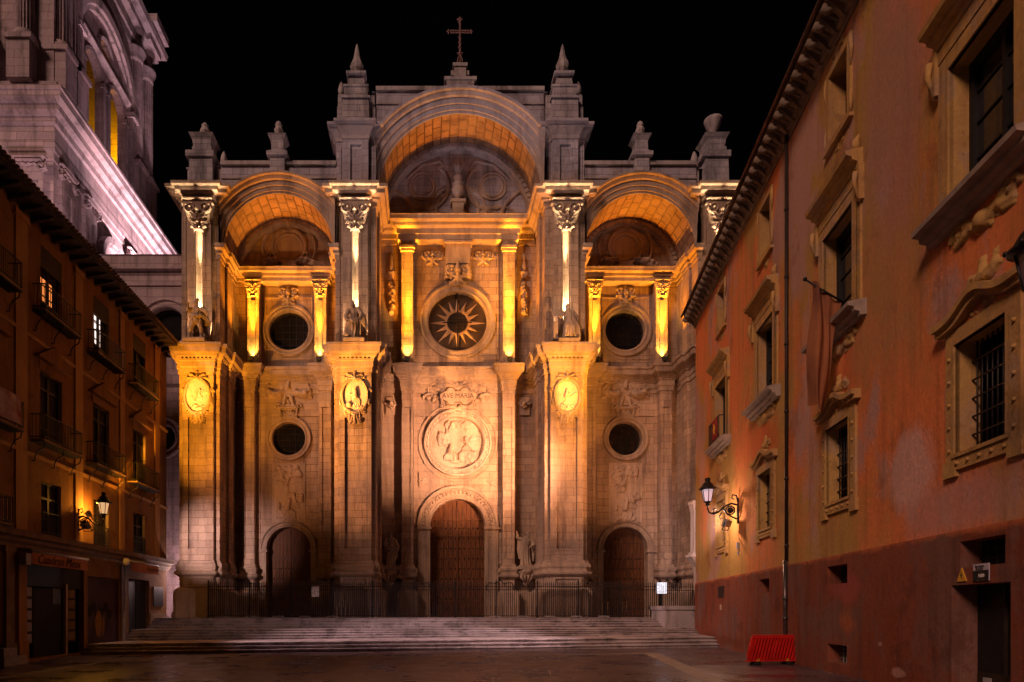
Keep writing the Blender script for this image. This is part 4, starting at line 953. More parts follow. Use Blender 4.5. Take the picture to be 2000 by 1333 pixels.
for uc in (-7.09, 7.09):
    z1 = 35.1; pier(uc, 30.6, z1, 0.86, 1.34)
    b = MB(TF); v = 1.35
    b.frus(uc - 0.92, uc + 0.92, v - 0.85, v + 0.9, z1, uc - 0.88, uc + 0.88, v - 0.8, v + 0.9, z1 + 1.85)
    for sg in (-1, 1):
        b.box(*sorted((uc + sg * 0.88, uc + sg * 1.3)), v - 0.5, v + 0.8, z1, z1 + 1.55); b.box(*sorted((uc + sg * 0.9, uc + sg * 1.25)), v - 0.45, v + 0.5, z1 + 1.55, z1 + 2.35)
    b.box(uc - 0.97, uc + 0.97, v - 0.9, v + 0.95, z1 + 1.85, z1 + 2.0); b.box(uc - 0.8, uc + 0.8, v - 0.7, v + 0.75, z1 + 2.0, z1 + 2.75); b.box(uc - 0.86, uc + 0.86, v - 0.76, v + 0.8, z1 + 2.75, z1 + 2.88)
    b.frus(uc - 0.62, uc + 0.62, v - 0.55, v + 0.6, z1 + 2.88, uc - 0.52, uc + 0.52, v - 0.48, v + 0.5, z1 + 3.5); b.box(uc - 0.68, uc + 0.68, v - 0.62, v + 0.65, z1 + 3.75, z1 + 3.92)
    o = b.build('pedestal', M['grey'], cath)
    c = MB(TF); pinnacle(c, uc + (-1.08 if uc < 0 else 1.08), v, z1 + 2.35, 1.0); c.build('pinnacle', M['greyc'], o)
    c = MB(TF); zz = z1 + 3.92
    c.lathe(uc, v, [(0.3, zz), (0.24, zz + 0.15), (0.42, zz + 0.5), (0.47, zz + 0.8), (0.4, zz + 0.95), (0.24, zz + 1.35), (0.09, zz + 2.15), (0.02, zz + 2.32)], 8, False); c.build('obelisk', M['greyc'], o)
for (uc, kind) in ((-17.6, 0), (-12.4, 1), (12.3, 1), (17.4, 2)):
    b = MB(TF); v = 1.3; z1 = 30.72
    if kind != 1:
        b.frus(uc - 0.82, uc + 0.82, v - 0.75, v + 0.9, z1, uc - 0.78, uc + 0.78, v - 0.7, v + 0.85, z1 + 2.3)
        b.box(uc - 1.05, uc - 0.8, v - 0.3, v + 0.8, z1, z1 + 1.75); b.box(uc - 1.12, uc - 0.7, v - 0.36, v + 0.8, z1 + 1.75, z1 + 1.85)
        b.box(uc - 1.0, uc + 0.9, v - 0.85, v + 0.95, z1 + 2.3, z1 + 2.7); b.box(uc - 0.62, uc + 0.68, v - 0.62, v + 0.7, z1 + 2.7, z1 + 3.1)
        b.frus(uc - 0.55, uc + 0.6, v - 0.55, v + 0.6, z1 + 3.1, uc - 0.62, uc + 0.66, v - 0.6, v + 0.65, z1 + 3.6); b.frus(uc - 0.62, uc + 0.66, v - 0.6, v + 0.65, z1 + 3.6, uc - 0.82, uc + 0.84, v - 0.8, v + 0.85, z1 + 3.95)
        o = b.build('pedestal', M['grey'], cath)
        c = MB(TF); xo = uc + (1.35 if kind == 0 else -1.25); c.box(xo - 0.42, xo + 0.42, v - 0.3, v + 0.6, z1 - 0.1, z1 + 1.8); c.box(xo - 0.36, xo + 0.30, v - 0.25, v + 0.5, z1 + 1.8, z1 + 2.0); pinnacle(c, xo, v, z1 + 1.9, 1.0); c.build('pinnacle', M['greyc'], o)
        c = MB(TF); zz = z1 + 3.95
        if kind == 0: c.lathe(uc + 0.05, v, [(0.28, zz), (0.2, zz + 0.15), (0.34, zz + 0.55), (0.3, zz + 0.72), (0.2, zz + 0.85), (0.24, zz + 1.0), (0.06, zz + 1.2)], 9, False); c.build('broken_finial', M['greyc'], o)
        else: c.lathe(uc + 0.05, v, [(0.32, zz), (0.18, zz + 0.3), (0.22, zz + 0.5), (0.44, zz + 0.85), (0.58, zz + 1.25), (0.6, zz + 1.4), (0.4, zz + 1.4), (0.1, zz + 1.3)], 14); c.build('stone_urn', M['greyc'], o)
    else:
        z1 = 31.7; v = 0.95
        b.frus(uc - 0.5, uc + 0.5, v - 0.45, v + 0.6, z1, uc - 0.48, uc + 0.48, v - 0.42, v + 0.6, z1 + 1.35); b.box(uc - 0.7, uc + 0.7, v - 0.6, v + 0.7, z1 + 1.35, z1 + 1.6); b.box(uc - 0.52, uc + 0.52, v - 0.45, v + 0.5, z1 + 1.6, z1 + 1.75)
        b.frus(uc - 0.42, uc + 0.42, v - 0.4, v + 0.45, z1 + 1.75, uc - 0.4, uc + 0.4, v - 0.38, v + 0.42, z1 + 2.45); b.frus(uc - 0.4, uc + 0.4, v - 0.38, v + 0.42, z1 + 2.45, uc - 0.62, uc + 0.62, v - 0.58, v + 0.6, z1 + 2.8)
        o = b.build('pedestal', M['grey'], cath)
        c = MB(TF); zz = z1 + 2.8; c.lathe(uc, v, [(0.26, zz), (0.17, zz + 0.16), (0.30, zz + 0.5), (0.31, zz + 0.62), (0.20, zz + 0.78), (0.24, zz + 0.92), (0.17, zz + 1.1), (0.04, zz + 1.22)], 9, False); c.build('broken_finial', M['greyc'], o)
b = MB(TF); b.frus(-0.85, 0.85, 0.55, 1.8, 37.5, -0.95, 0.95, 0.45, 1.9, 38.15); b.box(-1.1, 1.1, 0.4, 2.0, 38.15, 38.35)
b.frus(-0.42, 0.42, 0.85, 1.6, 38.35, -0.40, 0.40, 0.87, 1.6, 39.4); b.box(-0.62, 0.62, 0.95, 1.5, 38.9, 39.2); b.box(-0.5, 0.5, 0.8, 1.65, 39.4, 39.62)
b.build('pedestal', M['greyc'], cath)
# the nave behind the front
b = MB(TF); b.box(-18.4, 18.2, BK + 0.8, 30, ZP, 29.9); b.box(-6.6, 6.6, BK + 0.85, 30, 29.85, 36.5)
b.build('nave', M['tower'], cath)

# iron cross (thing of its own)
b = MB(TF); z0 = 39.62; x, y = 0.0, 1.2
cr = thing('iron_cross', 'slender wrought iron cross standing on the highest point of the cathedral front', 'cross', (U0, V0 + y, z0))
b.box(x - 0.06, x + 0.06, y - 0.06, y + 0.06, z0, z0 + 3.4)
for k in range(4): a = pi / 4 + k * pi / 2; b.tube([(x + 0.3 * math.cos(a), y + 0.3 * math.sin(a), z0), (x + 0.2 * math.cos(a), y + 0.2 * math.sin(a), z0 + 0.5), (x, y, z0 + 0.95)], 0.035, 5)
for zz in (0.95, 1.35, 1.7, 2.05, 3.05): b.lathe(x, y, [(0.06, z0 + zz - 0.06), (0.13, z0 + zz), (0.06, z0 + zz + 0.06)], 8)
b.box(x - 0.2, x + 0.2, y - 0.05, y + 0.05, z0 + 0.93, z0 + 0.99); b.build('shaft', M['crossiron'], cr)
b = MB(TF); za = z0 + 2.45
for dz in (-0.07, 0.07): b.box(x - 0.68, x + 0.68, y - 0.03, y + 0.03, za + dz - 0.035, za + dz + 0.035)
for sg in (-1, 1):
    for k in (-1, 0, 1): b.tube([(x + sg * 0.72, y, za), (x + sg * (0.80 + 0.1 * (k == 0)), y, za + 0.12 * k), (x + sg * (0.92 if k == 0 else 0.78), y, za + 0.17 * k)], [0.045, 0.05, 0.02], 5)
b.build('crossbar', M['crossiron'], cr)
b = MB(TF)
for k in range(-2, 3): b.tube([(x, y, z0 + 3.15), (x + k * 0.09, y, z0 + 3.3), (x + k * 0.07, y, z0 + 3.5 - abs(k) * 0.07)], [0.05, 0.05, 0.015], 5)
b.tube([(x, y, z0 + 3.4), (x, y, z0 + 3.5)], [0.04, 0.01], 5); b.build('finial', M['crossiron'], cr)
# ================================================================== PLAZA GROUND AND STEPS
KT = 0.0123
def gz(x): return KT * (min(max(x, -19), 24) + 17.4)
b = MB()
xs = [-150, -19, -8, 0, 8, 16, 24, 150]; ys = [-60, 0, 12, 20, 28, 36, 44, 60, 200]
b.grid(lambda i, j: (xs[round(i * 7)], ys[round(j * 8)], gz(xs[round(i * 7)])), 7, 8, smooth=False)
b.build('ground', M['ground'], None, kind='structure')
def TS(x, y, z): return (x, y, z)
def steps(name, y0, n, tread, za, zb, sh, yend, x0, x1):
    """n risers from za to zb at the left end; sh = how far the cross fall of the plaza lifts the right end at the foot"""
    b = MB(lambda x, y, z: (x, y, z))
    for i in range(n):
        zlo = za + (zb - za) * i / n; zhi = za + (zb - za) * (i + 1) / n
        k0 = sh[0] + (sh[1] - sh[0]) * i / n; k1 = sh[0] + (sh[1] - sh[0]) * (i + 1) / n
        ya = y0 + tread * i
        L_ = lambda x, z, k: z + k * (x + 17.4)
        nose = 0.06
        seg = 14
        for q in range(seg):
            xa = x0 + (x1 - x0) * q / seg; xb = x0 + (x1 - x0) * (q + 1) / seg - 0.008
            dz = R.uniform(-0.012, 0.006); dy = R.uniform(-0.012, 0.012)
            P = []
            for (yy, top) in ((ya + dy, 0), (ya + dy, 1)): pass
            zt0, zt1 = L_(xa, zhi, k1) + dz, L_(xb, zhi, k1) + dz
            yb = yend if i == n - 1 else y0 + tread * (i + 1) + 0.1
            b.hexa([(xa, ya + dy, L_(xa, za - 0.3, sh[0])), (xb, ya + dy, L_(xb, za - 0.3, sh[0])), (xb, yb, L_(xb, za - 0.3, sh[0])), (xa, yb, L_(xa, za - 0.3, sh[0])),
                    (xa, ya + dy, zt0 - 0.05), (xb, ya + dy, zt1 - 0.05), (xb, yb, zt1 - 0.05), (xa, yb, zt0 - 0.05)])
            b.hexa([(xa, ya + dy - nose, zt0 - 0.05), (xb, ya + dy - nose, zt1 - 0.05), (xb, yb, zt1 - 0.05), (xa, yb, zt0 - 0.05),
                    (xa, ya + dy - nose, zt0), (xb, ya + dy - nose, zt1), (xb, yb, zt1), (xa, yb, zt0)])
    return b.build(name, M['step'], None, kind='structure')
R.seed(5)
steps('lower_steps', 32.4, 3, 0.36, 0.0, 0.52, (KT, KT * 0.95), 37.05, -17.44, 17.5)
steps('middle_steps', 36.9, 4, 0.36, 0.5, 1.14, (KT * 0.95, KT * 0.25), 41.0, -17.44, 16.6)
steps('upper_steps', 40.2, 4, 0.34, 1.1, ZP, (KT * 0.25, 0.0), 48.0, -17.44, 22.0)
b = MB(); b.box(-30, 40, 41.9, 120, 0.2, ZP - 0.02); b.build('terrace', M['step'], None, kind='structure')
def strip(name, pts, w):
    b = MB()
    for i in range(len(pts) - 1):
        a, c = Vector(pts[i]), Vector(pts[i + 1]); d = (c - a).normalized(); n = Vector((-d.y, d.x)) * w / 2
        n_ = max(1, int((c - a).length / 1.4))
        for q in range(n_):
            p0 = a + (c - a) * (q / n_); p1 = a + (c - a) * ((q + 1) / n_) - d * 0.012
            b.add([(*(p0 - n), gz((p0 - n).x) + 0.006), (*(p1 - n), gz((p1 - n).x) + 0.006), (*(p1 + n), gz((p1 + n).x) + 0.006), (*(p0 + n), gz((p0 + n).x) + 0.006)], [(0, 1, 2, 3)])
    return b.build(name, M['strip'], None, kind='structure')
strip('paving_strip', [(-13.75, -5), (-13.75, 28.2)], 0.45)
strip('paving_strip', [(3.4, -5), (10.0, 28.2)], 0.62)
strip('paving_strip', [(-13.5, 28.4), (10.2, 28.4)], 0.45)
# ================================================================== UPLIGHTS on the ledges and the light they throw
M['lamphouse'] = plain('lamp_housing', (0.05, 0.045, 0.04), (0.03, 0.03, 0.028), 0.5, 5)
M['lens'] = glow('lamp_lens', (1.0, 0.66, 0.22), 14.0)
def uplight(u, v, z, label, scale=1.0, tilt=0.25):
    t = thing('floodlight', label, 'floodlight', (U0 + u, V0 + v, z), 'uplights on the cathedral ledges')
    b = MB(TF); s = scale
    b.frus(u - 0.16 * s, u + 0.16 * s, v - 0.10 * s, v + 0.10 * s, z + 0.10, u - 0.2 * s, u + 0.2 * s, v - 0.14 * s, v + 0.12 * s, z + 0.34 * s); b.build('housing', M['lamphouse'], t)
    b = MB(TF); b.box(u - 0.03, u + 0.03, v - 0.05, v + 0.05, z, z + 0.11); b.box(u - 0.14, u + 0.14, v - 0.09, v + 0.09, z, z + 0.025); b.build('bracket', M['lamphouse'], t)
    b = MB(TF); b.box(u - 0.15 * s, u + 0.15 * s, v - 0.09 * s, v + 0.07 * s, z + 0.341 * s, z + 0.352 * s); b.build('lens', M['lens'], t)
    return t
BN = ['left bay', 'central bay', 'right bay']
for yi, (uc, pu) in enumerate(BAYS):
    for sg in (-1, 1):
        x = uc + sg * pu; z = 20.02
        uplight(x, 2.87, z, f"small floodlight at the foot of the {'left' if sg < 0 else 'right'} glowing pilaster, upper {BN[yi]}")
        X_ = U0 + x; hgt = 8.3 if yi == 1 else 6.0
        lamp('uplight_beam', (X_, V0 + 2.85, z + 0.4), 30000 if yi == 1 else 16000, AMB, (X_, V0 + 3.49, z + hgt * 0.72), 14 if yi == 1 else 16, 0.9, 0.05)
        lamp('uplight_beam', (X_, V0 + 3.17, z + 0.38), 800, GOLD, (X_, V0 + 3.45, z + 1.6), 70, 0.9, 0.05)
        lamp('uplight_beam', (X_, V0 + 2.55, z + 0.5), 4300 if yi == 1 else 3000, AMB2, (X_, V0 + 2.1, z + 8), 74, 0.8, 0.08)
for i, (uc, hm, hf) in enumerate(BUT):
    z = 20.02
    uplight(uc, 0.15, z, f"small floodlight behind the statue on the {['outer left', 'inner left', 'inner right', 'outer right'][i]} buttress ledge", 0.7)
    lamp('uplight_beam', (U0 + uc, V0 + 0.34, z + 1.5), 7500, (1.0, 0.74, 0.42), (U0 + uc, V0 + 0.54, z + 6.0), 40, 0.8, 0.03)
    lamp('uplight_beam', (U0 + uc, V0 + 0.1, z + 2.9), 34000, (1.0, 0.70, 0.38), (U0 + uc, V0 + 0.54, z + 8.2), 8.5, 0.9, 0.03)
    for sg in (-1, 1): lamp('uplight_beam', (U0 + uc + sg * 0.95, V0 + 0.2, z + 0.3), 2600, WARM, (U0 + uc, V0 - 0.1, z + 9.4), 24, 1.0, 0.06)

# ================================================================== STATUES
M['statue'] = ashlar('statue_stone', (0.50, 0.385, 0.275), (0.42, 0.31, 0.22), (0.15, 0.11, 0.09), (0.42, 0.33, 0.27), blocks=False, bump=0.2)
def ring_body(mb, H, prof, nz=46, nt=44, folds=11, seed=0, sway=None, amp=0.02):
    rs = random.Random(seed); ph = rs.uniform(0, 6)
    ts = [p[0] for p in prof]
    def lerp(t, k):
        for i in range(len(prof) - 1):
            if t <= prof[i + 1][0]:
                f = (t - prof[i][0]) / (prof[i + 1][0] - prof[i][0]); return prof[i][k] + (prof[i + 1][k] - prof[i][k]) * f
        return prof[-1][k]
    vs = []
    tmax = prof[-1][0]
    for j in range(nz + 1):
        t = tmax * j / nz; a = lerp(t, 1) * H; d = lerp(t, 2) * H; cx, cy = sway(t) if sway else (0, 0)
        am = amp * H * max(0.15, 1 - t / 0.8)
        for i in range(nt):
            th = 2 * pi * i / nt
            f = am * (math.sin(folds * th + 2.4 * math.sin(5 * t + ph) + ph) + 0.6 * math.sin((folds - 4) * th - 6 * t + ph))
            vs.append((cx * H + (a + f) * math.cos(th), cy * H + (d + f) * math.sin(th), t * H))
    fs = [(j * nt + i, j * nt + (i + 1) % nt, (j + 1) * nt + (i + 1) % nt, (j + 1) * nt + i) for j in range(nz) for i in range(nt)]
    fs.append(tuple(reversed(range(nt)))); fs.append(tuple(nz * nt + i for i in range(nt)))
    mb.add(vs, fs, True)
def head(mb, c, r, face=(0, -1), beard=True, hair=True):
    mb.ball(c, (r * 0.82, r * 0.95, r * 1.12), 12, 9)
    fx, fy = face
    mb.ball((c[0] + fx * r * 0.95, c[1] + fy * r * 0.95, c[2] - 0.02), (r * 0.16, r * 0.2, r * 0.25), 6, 5)
    mb.tube([(c[0], c[1], c[2] - r * 1.9), (c[0], c[1], c[2] - r * 0.6)], [r * 0.75, r * 0.55], 8)
    for s in (-1, 1):
        mb.ball((c[0] - fy * s * r * 0.35 + fx * r * 0.85, c[1] + fx * s * r * 0.35 + fy * r * 0.85, c[2] + r * 0.18), r * 0.12, 5, 4)
        mb.ball((c[0] - fy * s * r * 0.84, c[1] + fx * s * r * 0.84, c[2]), (r * 0.14, r * 0.2, r * 0.24), 5, 4)
    if beard:
        for k in range(5): mb.tube([(c[0] + fx * r * 0.7 + (k - 2) * r * 0.18 * (-fy), c[1] + fy * r * 0.7 + (k - 2) * r * 0.18 * fx, c[2] - r * 0.55), (c[0] + fx * r * 0.95 + (k - 2) * r * 0.1, c[1] + fy * r * 0.95, c[2] - r * 1.4)], [r * 0.2, r * 0.06], 5)
    if hair:
        for k in range(9):
            a = math.atan2(-fy, -fx) + (k - 4) * 0.42
            mb.tube([(c[0] + 0.35 * r * math.cos(a), c[1] + 0.35 * r * math.sin(a), c[2] + r * 0.95), (c[0] + 0.9 * r * math.cos(a), c[1] + 0.9 * r * math.sin(a), c[2] + r * 0.3), (c[0] + 0.85 * r * math.cos(a), c[1] + 0.85 * r * math.sin(a), c[2] - r * 0.8)], [r * 0.25, r * 0.28, r * 0.12], 5)
def arm(mb, H, sh, el, ha, sleeve=True):
    r = H
    mb.tube([sh, [(a + b) / 2 for a, b in zip(sh, el)], el], [0.062 * r, 0.058 * r, 0.05 * r], 8)
    mid = [a + (b - a) * 0.6 for a, b in zip(el, ha)]
    mb.tube([el, mid], [0.055 * r, 0.05 * r if sleeve else 0.035 * r], 8); mb.tube([mid, ha], [0.03 * r, 0.022 * r], 7)
    if sleeve:
        for k in range(3): mb.tube([(el[0] + (k - 1) * 0.02 * r, el[1], el[2]), (mid[0] + (k - 1) * 0.02 * r, mid[1], mid[2] - 0.09 * r)], [0.03 * r, 0.012 * r], 5)
    d = Vector([b - a for a, b in zip(el, ha)]).normalized(); s = d.orthogonal().normalized(); h = Vector(ha)
    mb.ball(tuple(h + d * 0.018 * r), (0.026 * r, 0.02 * r, 0.028 * r), 7, 5)
    for k in range(4): q = h + d * 0.03 * r + s * (k - 1.5) * 0.013 * r; mb.tube([tuple(q), tuple(q + d * (0.03 + 0.006 * (k in (1, 2))) * r), tuple(q + d * 0.048 * r + Vector((0, -0.012 * r, -0.012 * r)))], [0.0085 * r, 0.008 * r, 0.006 * r], 5)
    q = h + s * 0.028 * r; mb.tube([tuple(q), tuple(q + d * 0.02 * r + s * 0.018 * r), tuple(q + d * 0.036 * r + s * 0.014 * r)], [0.009 * r, 0.008 * r, 0.006 * r], 5)
PROF = [(0, .15, .115), (.08, .135, .11), (.3, .12, .095), (.5, .115, .085), (.58, .10, .078), (.66, .115, .085), (.74, .128, .085), (.80, .12, .07), (.835, .07, .05), (.86, .042, .04), (.9, .04, .04)]
def statue(label, loc, H, kind, group):
    t = thing('statue', label, 'statue', loc, group)
    off = lambda x, y, z: (loc[0] + x, loc[1] + y, loc[2] + z)
    pz = 0.10 * H
    b = MB(off); b.box(-0.26 * H, 0.26 * H, -0.2 * H, 0.2 * H, 0, pz * 0.7); b.box(-0.22 * H, 0.22 * H, -0.17 * H, 0.17 * H, pz * 0.7, pz); b.build('plinth', M['statue'], t)
    b = MB(lambda x, y, z: off(x, y, z + pz)); h = H * 0.93
    if kind == 'soldier':
        sw = lambda q: (0.02 * math.sin(3 * q), 0)
        up = [(p[0], p[1] * (1.0 if p[0] > .5 else 1.15), p[2]) for p in PROF]
        b2 = MB(); ring_body(b2, h, [(.0, .001, .001)] + [(0.001, .15, .11), (.08, .15, .11), (.20, .11, .085), (.26, .12, .085), (.34, .13, .085), (.40, .12, .07), (.435, .07, .05), (.46, .042, .04), (.5, .04, .04)], 36, 40, 13, 3, None, 0.02)
        b.add([(x + 0.0, y, z + 0.42 * h) for x, y, z in b2.v], b2.f, True)
        for sg, fx in ((-1, -0.2), (1, 0.16)):
            b.tube([(sg * 0.06 * h, 0, 0.46 * h), (sg * 0.10 * h + fx * 0.2 * h, -0.05 * h, 0.27 * h), (fx * 0.9 * h, 0.0, 0.05 * h)], [0.075 * h, 0.055 * h, 0.036 * h], 9)
            b.ball((fx * 0.9 * h, -0.04 * h, 0.025 * h), (0.035 * h, 0.08 * h, 0.03 * h), 8, 5)
        head(b, (-0.01 * h, -0.02 * h, 0.955 * h), 0.06 * h, (-0.5, -0.86), False, True)
        b.tube([(-0.02 * h, 0.04 * h, 0.99 * h), (-0.02 * h, 0, 1.06 * h), (0.0, 0.06 * h, 1.10 * h), (0.06 * h, 0.08 * h, 1.02 * h)], [0.03 * h, 0.04 * h, 0.04 * h, 0.015 * h], 7)
        arm(b, h, (-0.11 * h, -0.02 * h, 0.79 * h), (-0.19 * h, -0.08 * h, 0.70 * h), (-0.17 * h, -0.14 * h, 0.84 * h), False)
        arm(b, h, (0.12 * h, -0.02 * h, 0.79 * h), (0.24 * h, -0.05 * h, 0.72 * h), (0.36 * h, -0.1 * h, 0.64 * h))
        for k in range(7):
            x = 0.06 + 0.035 * k; b.tube([(0.1 * h, 0.07 * h, 0.78 * h), (x * h + 0.05 * h, 0.12 * h, 0.5 * h), ((x * 1.1) * h + 0.03 * math.sin(k) * h, 0.13 * h, 0.12 * h)], [0.04 * h, 0.05 * h, 0.03 * h], 7)
        for k in range(5): b.tube([(-0.08 * h, 0.06 * h, 0.76 * h), (-0.13 * h - 0.015 * k * h, 0.1 * h, 0.5 * h), (-0.12 * h - 0.035 * k * h, 0.1 * h, 0.2 * h)], [0.04 * h, 0.045 * h, 0.02 * h], 7)
        b.tube([(-0.14 * h, -0.05 * h, 0.62 * h), (0.02 * h, -0.12 * h, 0.55 * h), (0.15 * h, -0.08 * h, 0.6 * h), (0.26 * h, -0.02 * h, 0.5 * h)], [0.035 * h, 0.05 * h, 0.045 * h, 0.02 * h], 7)
        for k in range(8): b.ball((R.uniform(-.22, .2) * h, R.uniform(-.1, .12) * h, 0.01 * h), (0.09 * h, 0.08 * h, 0.05 * h), 6, 5)
    elif kind == 'stoop':
        sw = lambda q: (-0.03 + 0.10 * q - 0.16 * max(0, q - 0.45), -0.10 * max(0, q - 0.5))
        ring_body(b, h, PROF, 46, 44, 10, 5, sw, 0.024)
        head(b, (-0.06 * h, -0.12 * h, 0.90 * h), 0.066 * h, (-0.6, -0.8), True, True)
        arm(b, h, (-0.15 * h, -0.05 * h, 0.76 * h), (-0.22 * h, -0.1 * h, 0.55 * h), (-0.14 * h, -0.2 * h, 0.44 * h))
        arm(b, h, (0.10 * h, -0.05 * h, 0.78 * h), (0.19 * h, -0.08 * h, 0.62 * h), (0.16 * h, -0.16 * h, 0.5 * h))
        b.tube([(0.17 * h, -0.12 * h, 0.06 * h), (0.17 * h, -0.13 * h, 0.5 * h)], 0.018 * h, 6)
        for k in range(6): b.tube([(0.08 * h, 0.0, 0.84 * h), (0.20 * h + 0.012 * k * h, 0.02 * h, 0.66 * h - 0.01 * k * h), (0.20 * h + 0.03 * k * h, 0.0, 0.40 * h - 0.03 * k * h)], [0.05 * h, 0.055 * h, 0.02 * h], 7)
        b.tube([(-0.17 * h, -0.10 * h, 0.5 * h), (-0.02 * h, -0.17 * h, 0.42 * h), (0.1 * h, -0.12 * h, 0.5 * h)], [0.03 * h, 0.045 * h, 0.03 * h], 7)
        b.ball((-0.17 * h, -0.1 * h, 0.06 * h), (0.09 * h, 0.09 * h, 0.08 * h), 9, 6); b.tube([(-0.2 * h, -0.1 * h, 0.06 * h), (-0.24 * h, -0.12 * h, 0.18 * h)], [0.05 * h, 0.03 * h], 6)
    elif kind == 'reader':
        sw = lambda q: (0.06 - 0.07 * q, -0.05 * max(0, q - 0.5))
        pf = [(a, w * 1.35 if a < .35 else w * 1.1, d * 1.15) for a, w, d in PROF]
        ring_body(b, h * 0.96, pf, 46, 48, 13, 9, sw, 0.026)
        head(b, (-0.02 * h, -0.08 * h, 0.885 * h), 0.064 * h, (-0.7, -0.7), True, True)
        arm(b, h, (-0.13 * h, -0.04 * h, 0.74 * h), (-0.22 * h, -0.1 * h, 0.58 * h), (-0.30 * h, -0.14 * h, 0.66 * h))
        arm(b, h, (0.13 * h, -0.04 * h, 0.74 * h), (0.26 * h, -0.08 * h, 0.58 * h), (0.24 * h, -0.18 * h, 0.50 * h))
        for k in range(6): b.tube([(0.10 * h, 0.0, 0.70 * h), (0.22 * h + 0.015 * k * h, -0.04 * h, 0.42 * h), (0.24 * h + 0.02 * k * h, -0.02 * h, 0.05 * h)], [0.05 * h, 0.05 * h, 0.03 * h], 7)
        for k in range(5): b.tube([(0.0, -0.1 * h, 0.6 * h), (-0.08 * h + 0.05 * k * h, -0.16 * h, 0.35 * h), (-0.1 * h + 0.07 * k * h, -0.15 * h, 0.04 * h)], [0.03 * h, 0.035 * h, 0.025 * h], 6)
        b.box(-0.40 * h, -0.27 * h, -0.04 * h, 0.10 * h, 0, 0.5 * h)
        for k in range(7): b.ball((R.uniform(-.36, .34) * h, R.uniform(-.1, .1) * h, 0.03 * h), (0.08 * h, 0.07 * h, 0.06 * h), 6, 5)
    elif kind == 'bowed':
        sw = lambda q: (0.04 * math.sin(4 * q) , -0.02)
        ring_body(b, h, PROF, 46, 44, 11, 14, sw, 0.022)
        head(b, (0.0, -0.05 * h, 0.94 * h), 0.064 * h, (-0.75, -0.66), True, True)
        arm(b, h, (-0.12 * h, -0.02 * h, 0.77 * h), (-0.16 * h, -0.08 * h, 0.60 * h), (-0.02 * h, -0.15 * h, 0.62 * h))
        arm(b, h, (0.12 * h, -0.02 * h, 0.77 * h), (0.22 * h, -0.05 * h, 0.60 * h), (0.24 * h, -0.14 * h, 0.50 * h))
        b.tube([(-0.14 * h, -0.06 * h, 0.5 * h), (0.0, -0.13 * h, 0.44 * h), (0.18 * h, -0.08 * h, 0.52 * h), (0.20 * h, -0.05 * h, 0.25 * h)], [0.03 * h, 0.045 * h, 0.04 * h, 0.025 * h], 7)
        for k in range(4): b.tube([(0.06 * h, 0.02 * h, 0.82 * h), (0.17 * h, 0.02 * h, 0.7 * h - 0.03 * k * h), (0.18 * h, 0.0, 0.35 * h - 0.05 * k * h)], [0.045 * h, 0.05 * h, 0.02 * h], 7)
    else:
        sw = lambda q: (-0.03 * math.sin(4 * q), -0.02)
        ring_body(b, h, [(a, w * 1.15, d * 1.05) for a, w, d in PROF], 46, 46, 12, 21, sw, 0.022)
        head(b, (0.04 * h, -0.05 * h, 0.935 * h), 0.064 * h, (0.5, -0.85), True, True)
        arm(b, h, (-0.13 * h, -0.02 * h, 0.78 * h), (-0.24 * h, -0.04 * h, 0.80 * h), (-0.28 * h, -0.08 * h, 0.96 * h))
        arm(b, h, (0.13 * h, -0.02 * h, 0.78 * h), (0.24 * h, -0.05 * h, 0.62 * h), (0.12 * h, -0.16 * h, 0.55 * h))
        for k in range(5): b.tube([(-0.2 * h, 0.0, 0.78 * h), (-0.22 * h + 0.015 * k * h, 0.0, 0.5 * h), (-0.2 * h + 0.02 * k * h, 0.0, 0.2 * h)], [0.05 * h, 0.05 * h, 0.02 * h], 7)
        for k in range(5): b.tube([(0.12 * h, 0.0, 0.76 * h), (0.2 * h + 0.01 * k * h, -0.02 * h, 0.5 * h), (0.2 * h, -0.04 * h, 0.12 * h)], [0.05 * h, 0.045 * h, 0.02 * h], 7)
    o = b.build('figure', M['statue'], t)
    md = o.modifiers.new('fuse', 'REMESH'); md.mode = 'VOXEL'; md.voxel_size = 0.0115 * H; md.use_smooth_shade = True
    T2 = lambda x, y, z: off(x, y, z + pz)
    if kind == 'soldier':
        b = MB(T2); b.tube([(-0.12 * h, -0.15 * h, 0.78 * h), (-0.42 * h, -0.16 * h, 1.04 * h)], [0.012 * h, 0.008 * h], 6); b.build('lance', M['statue'], t)
    if kind == 'reader':
        b = MB(T2)
        for sg in (-1, 1): b.hexa([(-0.32 * h + sg * 0.0, -0.2 * h, 0.56 * h), (-0.32 * h + sg * 0.13 * h, -0.16 * h, 0.60 * h), (-0.32 * h + sg * 0.13 * h, -0.14 * h, 0.60 * h), (-0.32 * h, -0.17 * h, 0.56 * h), (-0.34 * h, -0.12 * h, 0.78 * h), (-0.34 * h + sg * 0.13 * h, -0.08 * h, 0.80 * h), (-0.34 * h + sg * 0.13 * h, -0.06 * h, 0.80 * h), (-0.34 * h, -0.09 * h, 0.78 * h)])
        b.build('open_book', M['statue'], t)
    return t
g = 'stone saints on the cathedral front'
zl = 20.0
statue('stone soldier saint with spread legs and a lance, on the outer left buttress ledge', (U0 - 17.6, V0 - 0.25, zl), 2.75, 'soldier', g)
statue('stooping bearded stone saint with a staff, on the inner left buttress ledge', (U0 - 7.09, V0 - 0.25, zl), 2.75, 'stoop', g)
statue('broad seated looking stone saint holding an open book, on the inner right buttress ledge', (U0 + 7.09, V0 - 0.25, zl), 2.6, 'reader', g)
